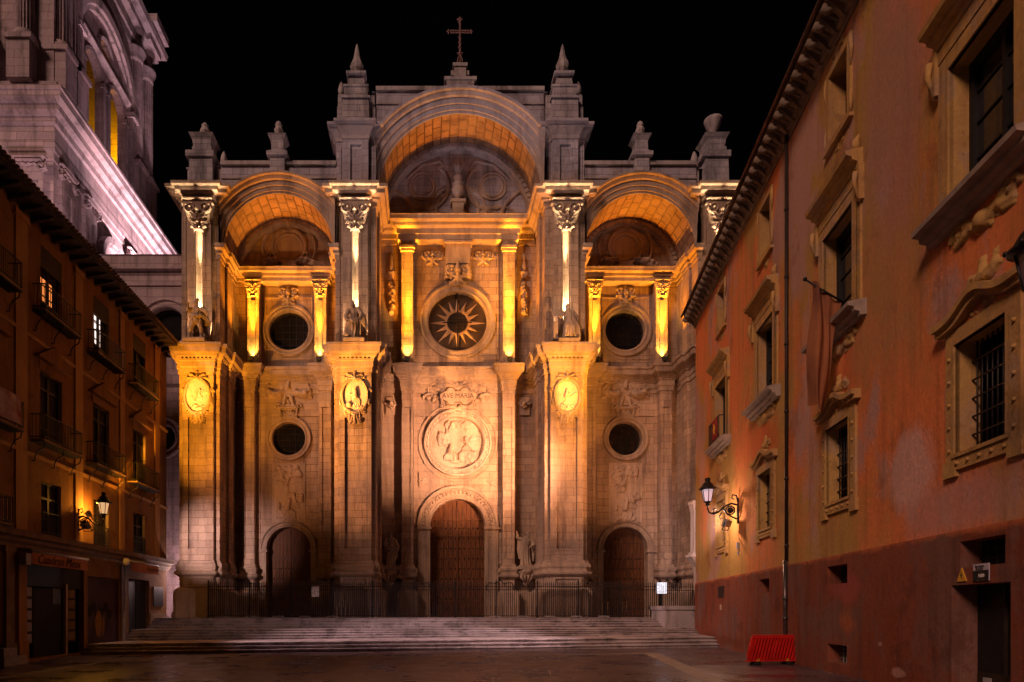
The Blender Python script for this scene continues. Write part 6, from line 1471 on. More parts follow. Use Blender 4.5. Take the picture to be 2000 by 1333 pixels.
# ---- windows
def strokes_fol(w, h, n, L): return st_foliage(w, h, n, L)
for wi, sc in enumerate(RC):
    z0, z1, w = UP
    b = MB(TR); b.fill(RMp(), rect(sc - w / 2, sc + w / 2, z0, z1), 0.40); wo = b.build('window', M['glass'], pal)
    b = MB(TR)
    for sg in (-1, 1): b.box(*sorted((sc + sg * w / 2, sc + sg * (w / 2 - 0.13))), -0.40, -0.30, z0, z1)
    b.box(sc - 0.05, sc + 0.05, -0.40, -0.34, z0, z1); b.box(sc - w / 2, sc + w / 2, -0.40, -0.30, z1 - 0.14, z1); b.box(sc - w / 2, sc + w / 2, -0.40, -0.30, z0, z0 + 0.16)
    for z in (z0 + 1.0, z0 + 1.75, z0 + 2.4): b.box(sc - w / 2, sc + w / 2, -0.395, -0.365, z - 0.02, z + 0.02)
    b.build('frame', M['black'], wo)
    b = MB(TR); f = 0.38
    b.panel(RMp(0.06), rect(sc - w / 2 - f, sc + w / 2 + f, z0 - 0.1, z1 + f), [rect(sc - w / 2, sc + w / 2, z0, z1)], 0.07)
    b.panel(RMp(0.10), rect(sc - w / 2 - f + 0.1, sc + w / 2 + f - 0.1, z0 - 0.05, z1 + f - 0.1), [rect(sc - w / 2 + 0.0, sc + w / 2 - 0.0, z0, z1)], 0.51)
    for sg in (-1, 1): e = sc + sg * (w / 2 + f); b.box(*sorted((e, e + sg * 0.02)), 0.0, 0.06, z0, z1 + f); b.box(*sorted((e, e + sg * 0.13)), 0, 0.14, z1 - 0.25, z1 + 0.72); b.tube([(e + sg * 0.08, 0.2, z1 + 0.5), (e + sg * 0.08, 0.23, z1 + 0.2), (e + sg * 0.08, 0.1, z1 - 0.3)], [0.07, 0.06, 0.03], 7)
    b.box(sc - w / 2 - f, sc + w / 2 + f, 0, 0.08, z1 + f, z1 + 0.72)
    b.build('surround', M['trim'], wo)
    b = MB(TR); hmould(b, sc - 1.42, sc + 1.42, [(-0.02, z1 + 0.70), (0.12, z1 + 0.70), (0.14, z1 + 0.82), (0.26, z1 + 0.88), (0.28, z1 + 0.96), (0.42, z1 + 1.02), (0.45, z1 + 1.14), (-0.02, z1 + 1.2)])
    if wi > 0: b.tube([(sc - 1.3, 0.1, z1 + 1.15), (sc - 1.3, 0.14, z1 + 1.4), (sc - 1.3, 0.06, z1 + 1.6)], [0.12, 0.1, 0.03], 6)
    b.build('pediment', M['trim'], wo)
    b = MB(TR); hmould(b, sc - 1.62, sc + 1.62, [(-0.02, z0 - 0.40), (0.16, z0 - 0.40), (0.18, z0 - 0.30), (0.30, z0 - 0.26), (0.32, z0 - 0.16), (0.46, z0 - 0.12), (0.48, z0 - 0.02), (-0.02, z0 + 0.05)]); b.box(sc - 1.35, sc + 1.35, -0.02, 0.3, z0 + 0.04, z0 + 0.1)
    b.build('sill', M['sill'], wo)
    R.seed(500 + wi); b = MB(TR); s = mirror(st_volute(0.75, 0.1, 0.25, 1, 0, 1.4, 0.07) + st_leaf(0.1, -0.1, 0.3, 0.6, 0.6, 0.09) + st_leaf(0.5, 0.0, -0.7, 0.4, 1, 0.08)) + st_foliage(0.6, 0.15, 10, 0.28) + st_blob(0, 0, 0.18)
    relief(b, RMp(0.0), sc, z0 - 0.72, 2.3, 0.7, s, 50, 20, hk=0.55); b.build('carved_apron', M['trim'], wo)
    # lower barred window
    z0, z1, w = LO
    b = MB(TR); b.fill(RMp(), rect(sc - w / 2, sc + w / 2, z0, z1), 0.38); wo = b.build('barred_window', M['slot'], pal)
    b = MB(TR)
    for q in range(1, 10): x = sc - w / 2 + w * q / 10; b.tube([(x, -0.24, z0), (x, -0.24, z1)], 0.016, 6)
    for q in range(1, 6): z = z0 + (z1 - z0) * q / 6; b.box(sc - w / 2, sc + w / 2, -0.255, -0.225, z - 0.018, z + 0.018)
    b.build('grille', M['iron'], wo)
    b = MB(TR); f = 0.32
    b.panel(RMp(0.07), rect(sc - w / 2 - f, sc + w / 2 + f, z0 - f, z1 + f), [rect(sc - w / 2, sc + w / 2, z0, z1)], 0.08)
    for sg in (-1, 1): e = sc + sg * (w / 2 + f); b.box(*sorted((e, e + sg * 0.015)), 0.0, 0.07, z0 - f, z1 + f)
    b.box(sc - w / 2 - f, sc + w / 2 + f, -0.0, 0.07, z0 - f - 0.015, z0 - f); b.panel(RMp(0.11), rect(sc - w / 2 - 0.08, sc + w / 2 + 0.08, z0 - 0.08, z1 + 0.08), [rect(sc - w / 2, sc + w / 2, z0, z1)], 0.5)
    for sg in (-1, 1): b.box(sc + sg * (w / 2 + 0.2) - 0.2, sc + sg * (w / 2 + 0.2) + 0.2, 0.0, 0.09, z0 - f - 0.14, z0 - f + 0.2)
    for q in range(5):
        for sg in (-1, 1): b.ball((sc + sg * (w / 2 + f * 0.6), 0.08, z0 + 0.1 + q * 0.48), 0.045, 6, 4)
        b.ball((sc - 0.7 + q * 0.35, 0.08, z0 - 0.2), 0.045, 6, 4)
    b.build('surround', M['trim'], wo)
    # swept pediment over it
    b = MB(TR); N = 28; prof = []
    def swept(t): return z1 + 0.42 + 0.34 * (math.exp(-((t) / 0.52) ** 2)) + 0.03 * abs(t)
    for (d0, d1, dz0, dz1) in ((0.0, 0.26, 0.0, 0.14), (0.0, 0.17, -0.12, 0.0)):
        vs = []
        for q in range(N + 1):
            t = -1.3 + 2.6 * q / N; zz = swept(t)
            vs += [(sc + t, d0, zz + dz0), (sc + t, d1, zz + dz0), (sc + t, d1, zz + dz1), (sc + t, d0, zz + dz1)]
        fs = []
        for q in range(N):
            for r_ in range(4): fs.append((q * 4 + r_, q * 4 + (r_ + 1) % 4, q * 4 + 4 + (r_ + 1) % 4, q * 4 + 4 + r_))
        fs += [(0, 1, 2, 3), (N * 4 + 3, N * 4 + 2, N * 4 + 1, N * 4)]; b.add(vs, fs)
    b.build('pediment', M['trim'], wo)
    b = MB(TR); R.seed(600 + wi); s = st_foliage(0.42, 0.12, 10, 0.25) + st_leaf(0, 0, pi / 2, 0.4, 0, 0.08) + mirror(st_leaf(0.1, 0, 0.9, 0.35, -0.8, 0.07))
    relief(b, RMp(0.0), sc, z1 + 0.5, 1.2, 0.5, st_foliage(0.4, 0.08, 9, 0.2), 36, 14, hk=0.5); relief(b, RMp(0.02), sc, z1 + 1.1, 1.4, 0.75, [([(p[0], p[1] - 0.1) for p in pts], a, b_, k) for pts, a, b_, k in s], 40, 24, hk=0.6)
    b.build('carved_crest', M['trim'], wo)
    # small attic window
    z0, z1, w = AT
    b = MB(TR); b.fill(RMp(), rect(sc - w / 2, sc + w / 2, z0, z1), 0.40); wo = b.build('attic_window', M['slot'], pal)
    b = MB(TR); f = 0.2
    b.panel(RMp(0.07), rect(sc - w / 2 - f, sc + w / 2 + f, z0 - f, z1 + f), [rect(sc - w / 2, sc + w / 2, z0, z1)], 0.48)
    for sg in (-1, 1): e = sc + sg * (w / 2 + f); b.box(*sorted((e, e + sg * 0.015)), 0.0, 0.07, z0 - f, z1 + f); b.tube([(e, 0.05, z1 + 0.1), (e + sg * 0.06, 0.06, z1 - 0.3), (e, 0.05, z1 - 0.8)], [0.05, 0.06, 0.02], 6); b.tube([(e, 0.05, z0 + 0.5), (e + sg * 0.05, 0.06, z0 + 0.1), (e, 0.05, z0 - 0.2)], [0.03, 0.05, 0.03], 6)
    R.seed(700 + wi); relief(b, RMp(0.02), sc, z1 + 0.38, 1.1, 0.5, st_foliage(0.35, 0.12, 9, 0.22), 30, 16, hk=0.6); relief(b, RMp(0.0), sc, z0 - 0.45, 1.0, 0.5, st_foliage(0.3, 0.12, 8, 0.22), 30, 16, hk=0.6)
    b.box(sc - w / 2 - f - 0.08, sc + w / 2 + f + 0.08, 0.0, 0.13, z0 - f - 0.1, z0 - f)
    b.build('surround', M['trim'], wo)
# ---- carved eave
b = MB(TR); hmould(b, 1.5, 38.1, [(-0.02, 19.05), (0.05, 19.05), (0.07, 19.2), (0.16, 19.26), (0.22, 19.45), (0.50, 19.62), (0.62, 19.66), (0.64, 19.8), (-0.02, 19.86)]); ev = b.build('eave', M['eave'], pal)
b = MB(TR); s = 2.0; q = 0
while s < 38.0:
    b.hexa([(s - 0.07, 0.04, 19.16), (s + 0.07, 0.04, 19.16), (s + 0.05, 0.16, 19.2), (s - 0.05, 0.16, 19.2), (s - 0.10, 0.04, 19.64), (s + 0.10, 0.04, 19.64), (s + 0.13, 0.60, 19.64), (s - 0.13, 0.60, 19.64)]); b.tube([(s, 0.62, 19.60), (s + 0.03, 0.66, 19.50), (s, 0.58, 19.42), (s - 0.02, 0.44, 19.40)], [0.08, 0.11, 0.10, 0.06], 7); b.tube([(s + 0.24, 0.12, 19.3), (s + 0.3, 0.3, 19.5), (s + 0.24, 0.45, 19.6)], [0.03, 0.07, 0.03], 6); s += 0.56; q += 1; b.build('corbel', M['eave'], ev); b = MB(TR)
b = MB(TR); b.add([(1.5, 0.72, 19.88), (38.2, 0.72, 19.88), (38.2, -6, 21.6), (1.5, -6, 21.6), (1.5, -12, 19.6), (38.2, -12, 19.6)], [(0, 1, 2, 3), (3, 2, 5, 4)]); b.tube([(1.5, 0.72, 19.86), (38.2, 0.72, 19.86)], 0.07, 8); b.build('roof', M['tile'], pal)
# ---- downpipe
b = MB(TR); b.tube([(22.82, 0.12, 19.2), (22.82, 0.12, 4.0)], 0.055, 10)
for z in np.arange(4.5, 19, 2.4): b.lathe(22.82, 0.12, [(0.07, z), (0.075, z + 0.05), (0.07, z + 0.1)], 10)
dp = b.build('drainpipe', M['pipe'], pal)
b = MB(TR); b.tube([(22.82, 0.16, 4.02), (22.82, 0.16, 0.5)], 0.062, 10)
for z in (2.6, 1.9, 1.2): b.lathe(22.82, 0.16, [(0.075, z), (0.085, z + 0.06), (0.075, z + 0.12)], 10)
b.build('lower_pipe', M['pipelow'], dp)
# ---- carved portal pilaster beyond the far corner
b = MB(lambda x, y, z: (x, y, z)); X, Y = at(1361, 1000, 38.4)[0], 38.4
pp_ = thing('portal_pilaster', 'carved white stone doorway pilaster on the far corner of the orange building', 'pilaster', (X, Y, 5.0))
b.box(X - 0.26, X + 0.6, Y - 0.25, Y + 0.3, 5.75, 8.25); b.build('shaft', M['white2'], pp_)
b = MB(); R.seed(3); s = []
for q in range(7): s += st_leaf(0, -1.1 + 0.32 * q, pi / 2, 0.35, 0.5 * (-1) ** q, 0.07)
relief(b, lambda a, z, c: (a, Y - 0.25 + c, z), X + 0.0, 7.0, 0.46, 2.4, s, 16, 70, hk=1.0); b.tube([(X + 0.42, Y - 0.3, 5.8), (X + 0.42, Y - 0.32, 8.6)], 0.09, 8); b.build('carving', M['white2'], pp_)
b = MB(); b.box(X - 0.42, X + 0.75, Y - 0.42, Y + 0.3, 8.62, 8.8); b.frus(X - 0.26, X + 0.6, Y - 0.25, Y + 0.3, 8.1, X - 0.36, X + 0.7, Y - 0.36, Y + 0.3, 8.62)
relief(b, lambda a, z, c: (a, Y - 0.34 + c, z), X, 8.4, 0.9, 0.6, capital_strokes(0.9, 0.6), 30, 22, hk=1.2); b.box(X + 0.3, X + 0.62, Y - 0.3, Y + 0.3, 8.8, 9.6); b.build('capital', M['white2'], pp_)
b = MB(); b.frus(X - 0.1, X + 0.7, Y - 0.15, Y + 0.3, 4.9, X - 0.5, X + 0.85, Y - 0.5, Y + 0.3, 5.45); b.box(X - 0.55, X + 0.85, Y - 0.55, Y + 0.3, 5.45, 5.6); b.box(X - 0.38, X + 0.75, Y - 0.38, Y + 0.3, 5.6, 5.76)
b.frus(X + 0.1, X + 0.6, Y - 0.1, Y + 0.3, 1.2, X - 0.1, X + 0.7, Y - 0.3, Y + 0.3, 4.9); b.build('base', M['white2'], pp_)
# ---- small things fixed to the wall
b = MB(TR); tri = [(12.98, 2.82), (13.28, 2.82), (13.13, 3.10)]; b.slab(RMp(0.0), tri, -0.065, -0.04)
ws = b.build('warning_sign', M['yellow'], None, 'yellow triangular electric hazard sign above the dark doorway', 'warning sign')
b = MB(TR); b.slab(RMp(0.0), [(13.15, 3.02), (13.09, 2.94), (13.125, 2.94), (13.10, 2.86), (13.17, 2.955), (13.135, 2.955)], -0.069, -0.066); b.build('hazard_bolt', M['black'], ws)
b = MB(TR); b.box(12.30, 12.76, 0.045, 0.065, 2.80, 3.14); ns = b.build('name_plate', M['plate'], None, 'small white and black name plate right of the yellow hazard sign', 'name plate')
b = MB(TR); b.box(12.30, 12.76, 0.065, 0.068, 2.80, 3.01); b.build('dark_band', M['black'], ns)
M['grey2'] = M['greybox']
def wtext(body, size, s, d, z, par, mat): 
    p = TR(s, d, z); return text(body, size, p, (pi / 2, 0, -pi / 2 - math.atan2(0.2, 1.0) * 1.0), mat, par, 'lettering')
wtext('Servicios', 0.075, 12.56, 0.072, 3.09, ns, M['incised']); wtext('Electricos', 0.055, 12.56, 0.072, 3.04, ns, M['incised'])
wtext('1001', 0.10, 12.50, 0.074, 2.90, ns, M['white'])
b = MB(TR); b.box(29.0, 29.18, 0.0, 0.1, 5.05, 5.35); b.box(29.03, 29.15, 0.0, 0.06, 4.78, 4.94); b.build('junction_box', M['greybox'], None, 'pair of small grey junction boxes below the wall lantern bracket', 'junction box')
b = MB(TR); b.box(31.9, 32.2, 0.04, 0.055, 2.28, 2.55); b.build('paper_notice', M['paint'], None, 'small torn paper stuck on the red base near the far corner', 'paper')
# ================================================================== BELL TOWER and the side wall beside it
TX, TY0, TY1 = -26.7, 46.0, 69.0
tw = thing('bell_tower', 'massive square stone bell tower rising behind the brown house, its belfry glowing orange inside', 'tower', (TX - 8, 57, ZP))
def TS_(s, d, z): return (TX + d, s, z)        # side face (towards the square): s = depth, d = out
SMp = lambda d0=0.0: (lambda a, b, c: (a, d0 - c, b))
b = MB(); b.box(-46, TX, TY0, TY1 + 6, ZP, 39.0); lower = b.build('lower_stage', M['tower'], tw)
path = [(-46, TY0), (TX, TY0), (TX, TY1 + 6)]
def rmould(mb, path, prof): mb.mould(path, prof)
b = MB(); b.mould(path, [(-0.02, 34.6), (0.1, 34.6), (0.12, 35.1), (0.2, 35.2), (0.22, 35.8), (0.16, 35.85), (0.16, 37.0), (0.35, 37.1), (0.4, 37.5), (0.75, 37.7), (0.8, 38.1), (1.15, 38.3), (1.2, 38.75), (1.3, 38.8), (1.3, 39.05), (-0.02, 39.1)])
b.build('cornice', M['tower'], lower)
def ionic(mb, m, c, z0, z1, w, out):
    pts = lambda x, z, cc: m(x, z, cc)
    mb.panel(lambda a, q, e: m(a, q, -out + e), rect(c - w / 2, c + w / 2, z0, z1), [rect(c - w / 2 + 0.35, c + w / 2 - 0.35, z0 + 0.6, z1 - 1.6)], 0.12); mb.fill(lambda a, q, e: m(a, q, -out + 0.12), rect(c - w / 2 + 0.35, c + w / 2 - 0.35, z0 + 0.6, z1 - 1.6), 0)
    for x in (c - w / 2, c + w / 2): mb.add([m(x, z0, 0), m(x, z0, -out), m(x, z1, -out), m(x, z1, 0)], [(0, 1, 2, 3)])
    relief(mb, lambda a, q, e: m(a, q, e - out), c, z1 - 0.55, w * 1.35, 1.2, st_volute(0.48 * w, -0.1, 0.36, -1, 0.5, 1.6, 0.09) + st_volute(-0.48 * w, -0.1, 0.36, 1, pi - 0.5, 1.6, 0.09) + st_line([(-0.45 * w, 0.28), (0.45 * w, 0.28)], 0.1) + st_line([(-0.6 * w, 0.5), (0.6 * w, 0.5)], 0.1) + st_cloud(0, 0.05, 0.35 * w, 0.05, 12, 0.1), 48, 34, hk=1.6)
FMt = lambda a, q, e: (a, TY0 + e, q); SMt = lambda a, q, e: (TX - e, a, q)
for c in (-28.2, -31.6, -36.0):
    b = MB(); ionic(b, FMt, c, 20.0, 34.6, 1.9, 0.35); b.build('pilaster', M['tower'], lower)
for c in (47.3, 50.6, 57.8, 61.2, 67.5):
    b = MB(); ionic(b, SMt, c, 20.0, 34.6, 1.7, 0.35); b.build('pilaster', M['tower'], lower)
b = MB(TS_)     # arched window of the lower stage
hl = archdoor(54.2, 1.9, 28.0, 31.3, 20)
b.ring(SMp(0.05), 54.2, 31.3, [(1.5, 0.0), (1.5, -0.3), (1.75, -0.35), (1.8, -0.5), (2.3, -0.55), (2.35, 0.02)], 0, pi, 30)
for sg in (-1, 1): b.box(*sorted((54.2 + sg * 1.5, 54.2 + sg * 2.3)), 0.0, 0.5, 24, 31.3)
b.fill(SMp(0.06), archdoor(54.2, 1.52, 25, 31.3, 20), 0.0); b.build('arched_niche', M['tower'], lower)
b = MB(TS_)
for z in (29.8, 31.2): b.box(52.7, 55.7, 0.08, 0.2, z - 0.08, z + 0.08)
b.panel(SMp(0.16), rect(52.9, 55.5, 28.0, 29.6), [rect(53.1, 55.3, 28.2, 29.4)], 0.08); b.build('niche_panel', M['tower'], lower)
b = MB(TS_); b.panel(SMp(0.02), rect(52.5, 54.2, 32.4, 34.4), [rect(52.7, 54.0, 32.6, 34.2)], 0.05)
b.build('wall_panel', M['tower'], lower)
# belfry stage, set back, hollow
BX, BY0, BY1 = -27.6, 47.6, 63.6
b = MB()
SB = lambda a, q, e: (BX - e, a, q)
ops = [archdoor(53.0, 1.35, 41.4, 47.0, 18), archdoor(57.0, 1.35, 41.4, 47.0, 18), circ(55.0, 50.2, 0.85, 20)]
b.panel(SB, rect(BY0, BY1, 39.0, 60.0), ops, 0.45)
b.add([(BX, BY0, 39), (-45, BY0, 39), (-45, BY0, 60), (BX, BY0, 60)], [(0, 1, 2, 3)]); b.add([(BX, BY1, 39), (-45, BY1, 39), (-45, BY1, 60), (BX, BY1, 60)], [(0, 1, 2, 3)])
b.add([(-45, BY0, 39), (-45, BY1, 39), (-45, BY1, 60), (-45, BY0, 60)], [(0, 1, 2, 3)]); b.add([(BX, BY0, 60), (BX, BY1, 60), (-45, BY1, 60), (-45, BY0, 60)], [(0, 1, 2, 3)])
b.add([(-36, BY0, 39.5), (-36, BY1, 39.5), (-36, BY1, 56), (-36, BY0, 56)], [(0, 1, 2, 3)])
bel = b.build('belfry', M['tower'], tw)
b = MB()
b.ring(SB, 55.0, 48.2, [(4.2, 0.0), (4.2, -0.35), (4.5, -0.4), (4.6, -0.6), (5.2, -0.65), (5.25, 0.0)], 0, pi, 40)
for sg in (-1, 1): b.box(BX, BX + 0.55, *sorted((55 + sg * 4.2, 55 + sg * 5.0)), 41.4, 48.2); b.box(BX, BX + 0.8, *sorted((55 + sg * 4.1, 55 + sg * 5.2)), 47.9, 48.35)
b.ring(SB, 55.0, 50.2, [(0.85, 0.1), (0.85, -0.2), (1.1, -0.3), (1.25, 0.0)], n=28)
for cc in (53.0, 57.0): b.ring(SB, cc, 47.0, [(1.35, 0.05), (1.35, -0.2), (1.6, -0.25), (1.65, 0.0)], 0, pi, 24)
for cc in (51.4, 54.6, 55.4, 58.6): b.box(BX, BX + 0.3, cc - 0.2, cc + 0.2, 41.4, 46.8); b.box(BX, BX + 0.4, cc - 0.3, cc + 0.3, 46.7, 47.05)
b.mould([(BX, 50.9), (BX, 59.1)], [(-0.02, 48.7), (0.3, 48.75), (0.5, 49.0), (0.5, 49.15), (-0.02, 49.2)]); b.build('arch', M['tower'], bel)
b = MB(); bp = [(-45, BY0), (BX, BY0), (BX, BY1), (-45, BY1)]
b.mould(bp, [(-0.02, 39.0), (0.5, 39.0), (0.5, 39.6), (0.25, 39.8), (0.25, 40.9), (0.45, 41.0), (0.45, 41.3), (-0.02, 41.35)])
b.mould(bp, [(-0.02, 55.2), (0.2, 55.2), (0.2, 56.0), (0.35, 56.1), (0.35, 57.0), (0.8, 57.3), (0.85, 57.8), (1.4, 58.1), (1.5, 58.6), (-0.02, 58.7)])
b.build('cornice', M['tower'], bel)
def fluted(mb, x, y, z0, z1, r):
    k = 20; vs = []; 
    for z in (z0, z1):
        for i in range(k * 2):
            a = pi * i / k; rr = r if i % 2 == 0 else r * 0.86; vs.append((x + rr * math.cos(a), y + rr * math.sin(a), z))
    n = k * 2; mb.add(vs, [(i, (i + 1) % n, n + (i + 1) % n, n + i) for i in range(n)])
    mb.lathe(x, y, [(r * 1.3, z0 - 0.5), (r * 1.3, z0 - 0.25), (r * 1.1, z0 - 0.15), (r * 1.2, z0), (r, z0 + 0.02)], 16); mb.lathe(x, y, [(r, z1 - 0.02), (r * 1.1, z1 + 0.3), (r * 1.05, z1 + 0.5), (r * 1.45, z1 + 1.1), (r * 1.5, z1 + 1.25)], 16)
for (x, y) in ((BX + 0.1, 48.5), (BX + 0.1, 50.1), (BX + 0.15, 60.6), (BX + 0.15, 62.9), (-29.6, BY0 - 0.1), (-32.5, BY0 - 0.1)):
    b = MB(); b.box(x - 0.95, x + 0.75, y - 0.85, y + 0.85, 41.2, 44.3); b.box(x - 1.0, x + 0.95, y - 1.0, y + 1.0, 44.0, 44.35); fluted(b, x, y, 44.9, 54.0, 0.66); b.build('column', M['tower'], bel)
b = MB(); b.box(BX - 0.5, BX + 1.2, 61.6, 64.0, 57.3, 58.9); b.box(BX - 0.5, BX + 1.9, 61.4, 64.3, 58.9, 59.6); b.build('corner_cornice', M['tower'], bel)
lamp('belfry_lamp', (-31.2, 61.2, 47.0), 700, (1.0, 0.46, 0.003), radius=0.3)
b = MB()
for yy in (53.2, 57.2): b.lathe(-31.4, yy, [(0.9, 43.0), (0.75, 43.4), (0.55, 44.2), (0.4, 44.7), (0.1, 44.9)], 16)
b.build('bell', M['bronze'], bel)
# flood for the tower side, on the roof of the side wall
lamp('tower_flood', (-23.4, 58.0, 29.2), 9000, (1.0, 0.68, 0.72), (-27.0, 56.5, 37.0), 110, 0.9, 0.2)
lamp('tower_flood', (-24.4, 62.0, 29.4), 6000, (1.0, 0.68, 0.76), (-27.0, 66.0, 36.0), 110, 0.8, 0.2)

lamp('tower_flood', (-19.0, 50.5, 29.6), 3500, (1.0, 0.62, 0.66), (-27.6, 55.0, 50.0), 62, 1.0, 0.2)

lamp('tower_flood', (-22.5, 40.5, 22.9), 3600, (1.0, 0.64, 0.66), (-33.0, 46.0, 40.0), 84, 1.0, 0.2)
lamp('tower_flood', (-23.2, 50.6, 26.5), 2600, (1.0, 0.62, 0.50), (-26.7, 49.8, 33.5), 110, 1.0, 0.2)
# side wall between tower and front
sw = thing('side_wall', 'pale stone chapel wall with round windows between the tower and the cathedral front', 'wall', (-21, 48, ZP))
SY = 48.0
Wm = lambda a, q, e: (a, SY + e, q)
hol = [circ(at(325, 640, SY)[0], at(325, 640, SY)[2], 1.5, 32), circ(at(318, 855, SY)[0], at(318, 855, SY)[2], 0.95, 32)]
b = MB(); b.panel(Wm, rect(-26.7, -15.4, ZP, 27.6), hol, 0.5); b.add([(-26.7, SY, 27.6), (-15.4, SY, 27.6), (-15.4, 66, 27.6), (-26.7, 66, 27.6)], [(0, 1, 2, 3)])
b.build('masonry', M['tower'], sw)
for (cx, cz, r) in ((at(325, 640, SY)[0], at(325, 640, SY)[2], 1.5), (at(318, 855, SY)[0], at(318, 855, SY)[2], 0.95)):
    b = MB(); b.fill(Wm, circ(cx, cz, r, 32), 0.45); w_ = b.build('round_window', M['glass'], sw)
    b = MB(); b.ring(Wm, cx, cz, [(r, 0.1), (r, -0.1), (r + 0.12, -0.16), (r + 0.2, -0.06), (r + 0.42, -0.08), (r + 0.5, -0.2), (r + 0.62, -0.18), (r + 0.64, 0.0)], n=44); b.build('frame', M['tower'], w_)
b = MB(); b.mould([(-26.7, SY), (-15.4, SY)], [(-0.02, 27.45), (0.05, 27.45), (0.1, 27.7), (0.35, 27.75), (0.35, 27.9), (0.2, 27.95), (0.2, 28.75), (0.28, 28.85), (-0.02, 29.0)]); b.mould([(-26.7, SY), (-15.4, SY)], [(-0.02, 26.6), (0.1, 26.62), (0.1, 26.75), (-0.02, 26.8)]); b.mould([(-26.7, SY), (-15.4, SY)], [(-0.02, 19.0), (0.2, 19.2), (0.4, 19.8), (0.42, 20.0), (-0.02, 20.1)])
b.build('coping', M['tower'], sw)
lamp('passage_lamp', (-16.9, 45.0, 4.6), 420, ROSE, radius=0.15)
# ================================================================== WALL LANTERNS on scrolled brackets
M['lanternglass'] = glow('floodlit_lantern_glow', (1.0, 0.55, 0.25), 0.55)  # emission stands in for floodlight falling on the glass
M['lanternpale'] = glow('pale_lantern_glass', (0.85, 0.62, 0.70), 0.42)
M['lanterndark'] = plain('unlit_lantern_glass', (0.16, 0.11, 0.15), (0.10, 0.07, 0.10), 0.3, 3)
def lantern(label, base, dirv, glass, reach=1.33, lift=0.75):
    """base = point on the wall where the bracket plate sits; dirv = unit vector out from the wall"""
    bx, by, bz = base; dx, dy = dirv
    t = thing('wall_lantern', label, 'lantern', base, 'old iron wall lanterns')
    P = lambda o, z, l=0.0: (bx + dx * o - dy * l, by + dy * o + dx * l, bz + z)
    b = MB()
    for l in (-0.03, 0.03): pass
    b.tube([P(0.03, -0.55), P(0.05, 0.1), P(0.03, 0.62)], [0.05, 0.045, 0.03], 7)
    b.tube([P(0.04, 0.45), P(0.10, 0.72), P(0.26, 0.78), P(0.30, 0.62), P(0.20, 0.56)], [0.04, 0.038, 0.035, 0.03, 0.03], 7)
    b.tube([P(0.05, 0.30), P(0.3, 0.38), P(0.6, 0.26), P(0.85, 0.02), P(1.05, -0.08), P(1.25, -0.02), P(reach, 0.16), P(reach, 0.32)], [0.045, 0.045, 0.042, 0.04, 0.038, 0.036, 0.034, 0.03], 7)
    b.tube([P(0.05, -0.35), P(0.25, -0.25), P(0.5, -0.1), P(0.66, 0.16)], [0.04, 0.036, 0.034, 0.03], 7)
    c = [P(0.36 + 0.19 * math.cos(a), 0.07 + 0.19 * math.sin(a)) for a in np.linspace(0, 2 * pi, 17)]; b.tube(c, 0.032, 6)
    c = [P(0.36 + 0.10 * math.cos(a), 0.07 + 0.10 * math.sin(a)) for a in np.linspace(0, 2 * pi, 13)]; b.tube(c, 0.045, 6)
    b.ball(P(0.36, 0.07), 0.09, 8, 6)
    b.tube([P(0.72, -0.02), P(0.84, -0.2), P(0.78, -0.32), P(0.68, -0.28)], [0.03, 0.028, 0.025, 0.02], 6)
    c = [P(1.02 + 0.09 * math.cos(a), 0.06 + 0.09 * math.sin(a)) for a in np.linspace(0, 2 * pi, 13)]; b.tube(c, 0.026, 6)
    b.build('bracket', M['iron'], t)
    lx, ly, lz = P(reach, 0.34); lz += lift - 0.75 if False else 0
    n = 6; prof = lambda r, z: [(lx + r * math.cos(2 * pi * i / n + 0.3), ly + r * math.sin(2 * pi * i / n + 0.3), lz + z) for i in range(n)]
    b = MB(); b.lathe(lx, ly, [(0.05, lz - 0.05), (0.12, lz), (0.06, lz + 0.05), (0.15, lz + 0.13), (0.17, lz + 0.16), (0.02, lz + 0.165)], n * 2)
    lo, hi = prof(0.165, 0.15), prof(0.265, 0.72)
    for i in range(n): b.tube([lo[i], hi[i]], 0.018, 5); b.tube([lo[i], lo[(i + 1) % n]], 0.016, 5); b.tube([hi[i], hi[(i + 1) % n]], 0.022, 5)
    b.build('cage', M['iron'], t)
    b = MB(); lo, hi = prof(0.155, 0.16), prof(0.252, 0.71); b.add(lo + hi, [(i, (i + 1) % n, n + (i + 1) % n, n + i) for i in range(n)] + [tuple(range(n))]); b.build('glass', glass, t)
    b = MB(); b.lathe(lx, ly, [(0.36, lz + 0.70), (0.37, lz + 0.74), (0.30, lz + 0.80), (0.22, lz + 0.96), (0.12, lz + 1.06), (0.10, lz + 1.10), (0.13, lz + 1.13), (0.12, lz + 1.22), (0.03, lz + 1.26)], 18)
    for i in range(n): a = 2 * pi * i / n + 0.3; b.ball((lx + 0.36 * math.cos(a), ly + 0.36 * math.sin(a), lz + 0.76), 0.045, 6, 4)
    b.build('cap', M['iron'], t)
    return t
NR = (-1 / KB, 0.2 / KB)
lantern('iron lantern with floodlit orange glass on a scrolled bracket of the brown house', (LX, 32.1, 6.6), (1, 0), M['lanternglass'])
pb = TR(29.1, 0, 6.75); lantern('iron lantern with pale glass on a scrolled bracket, far end of the orange wall', pb, NR, M['lanternpale'])
pb = TR(9.08, 0, 6.45); lantern('unlit dark iron lantern on the near end of the orange wall', pb, NR, M['lanterndark'])
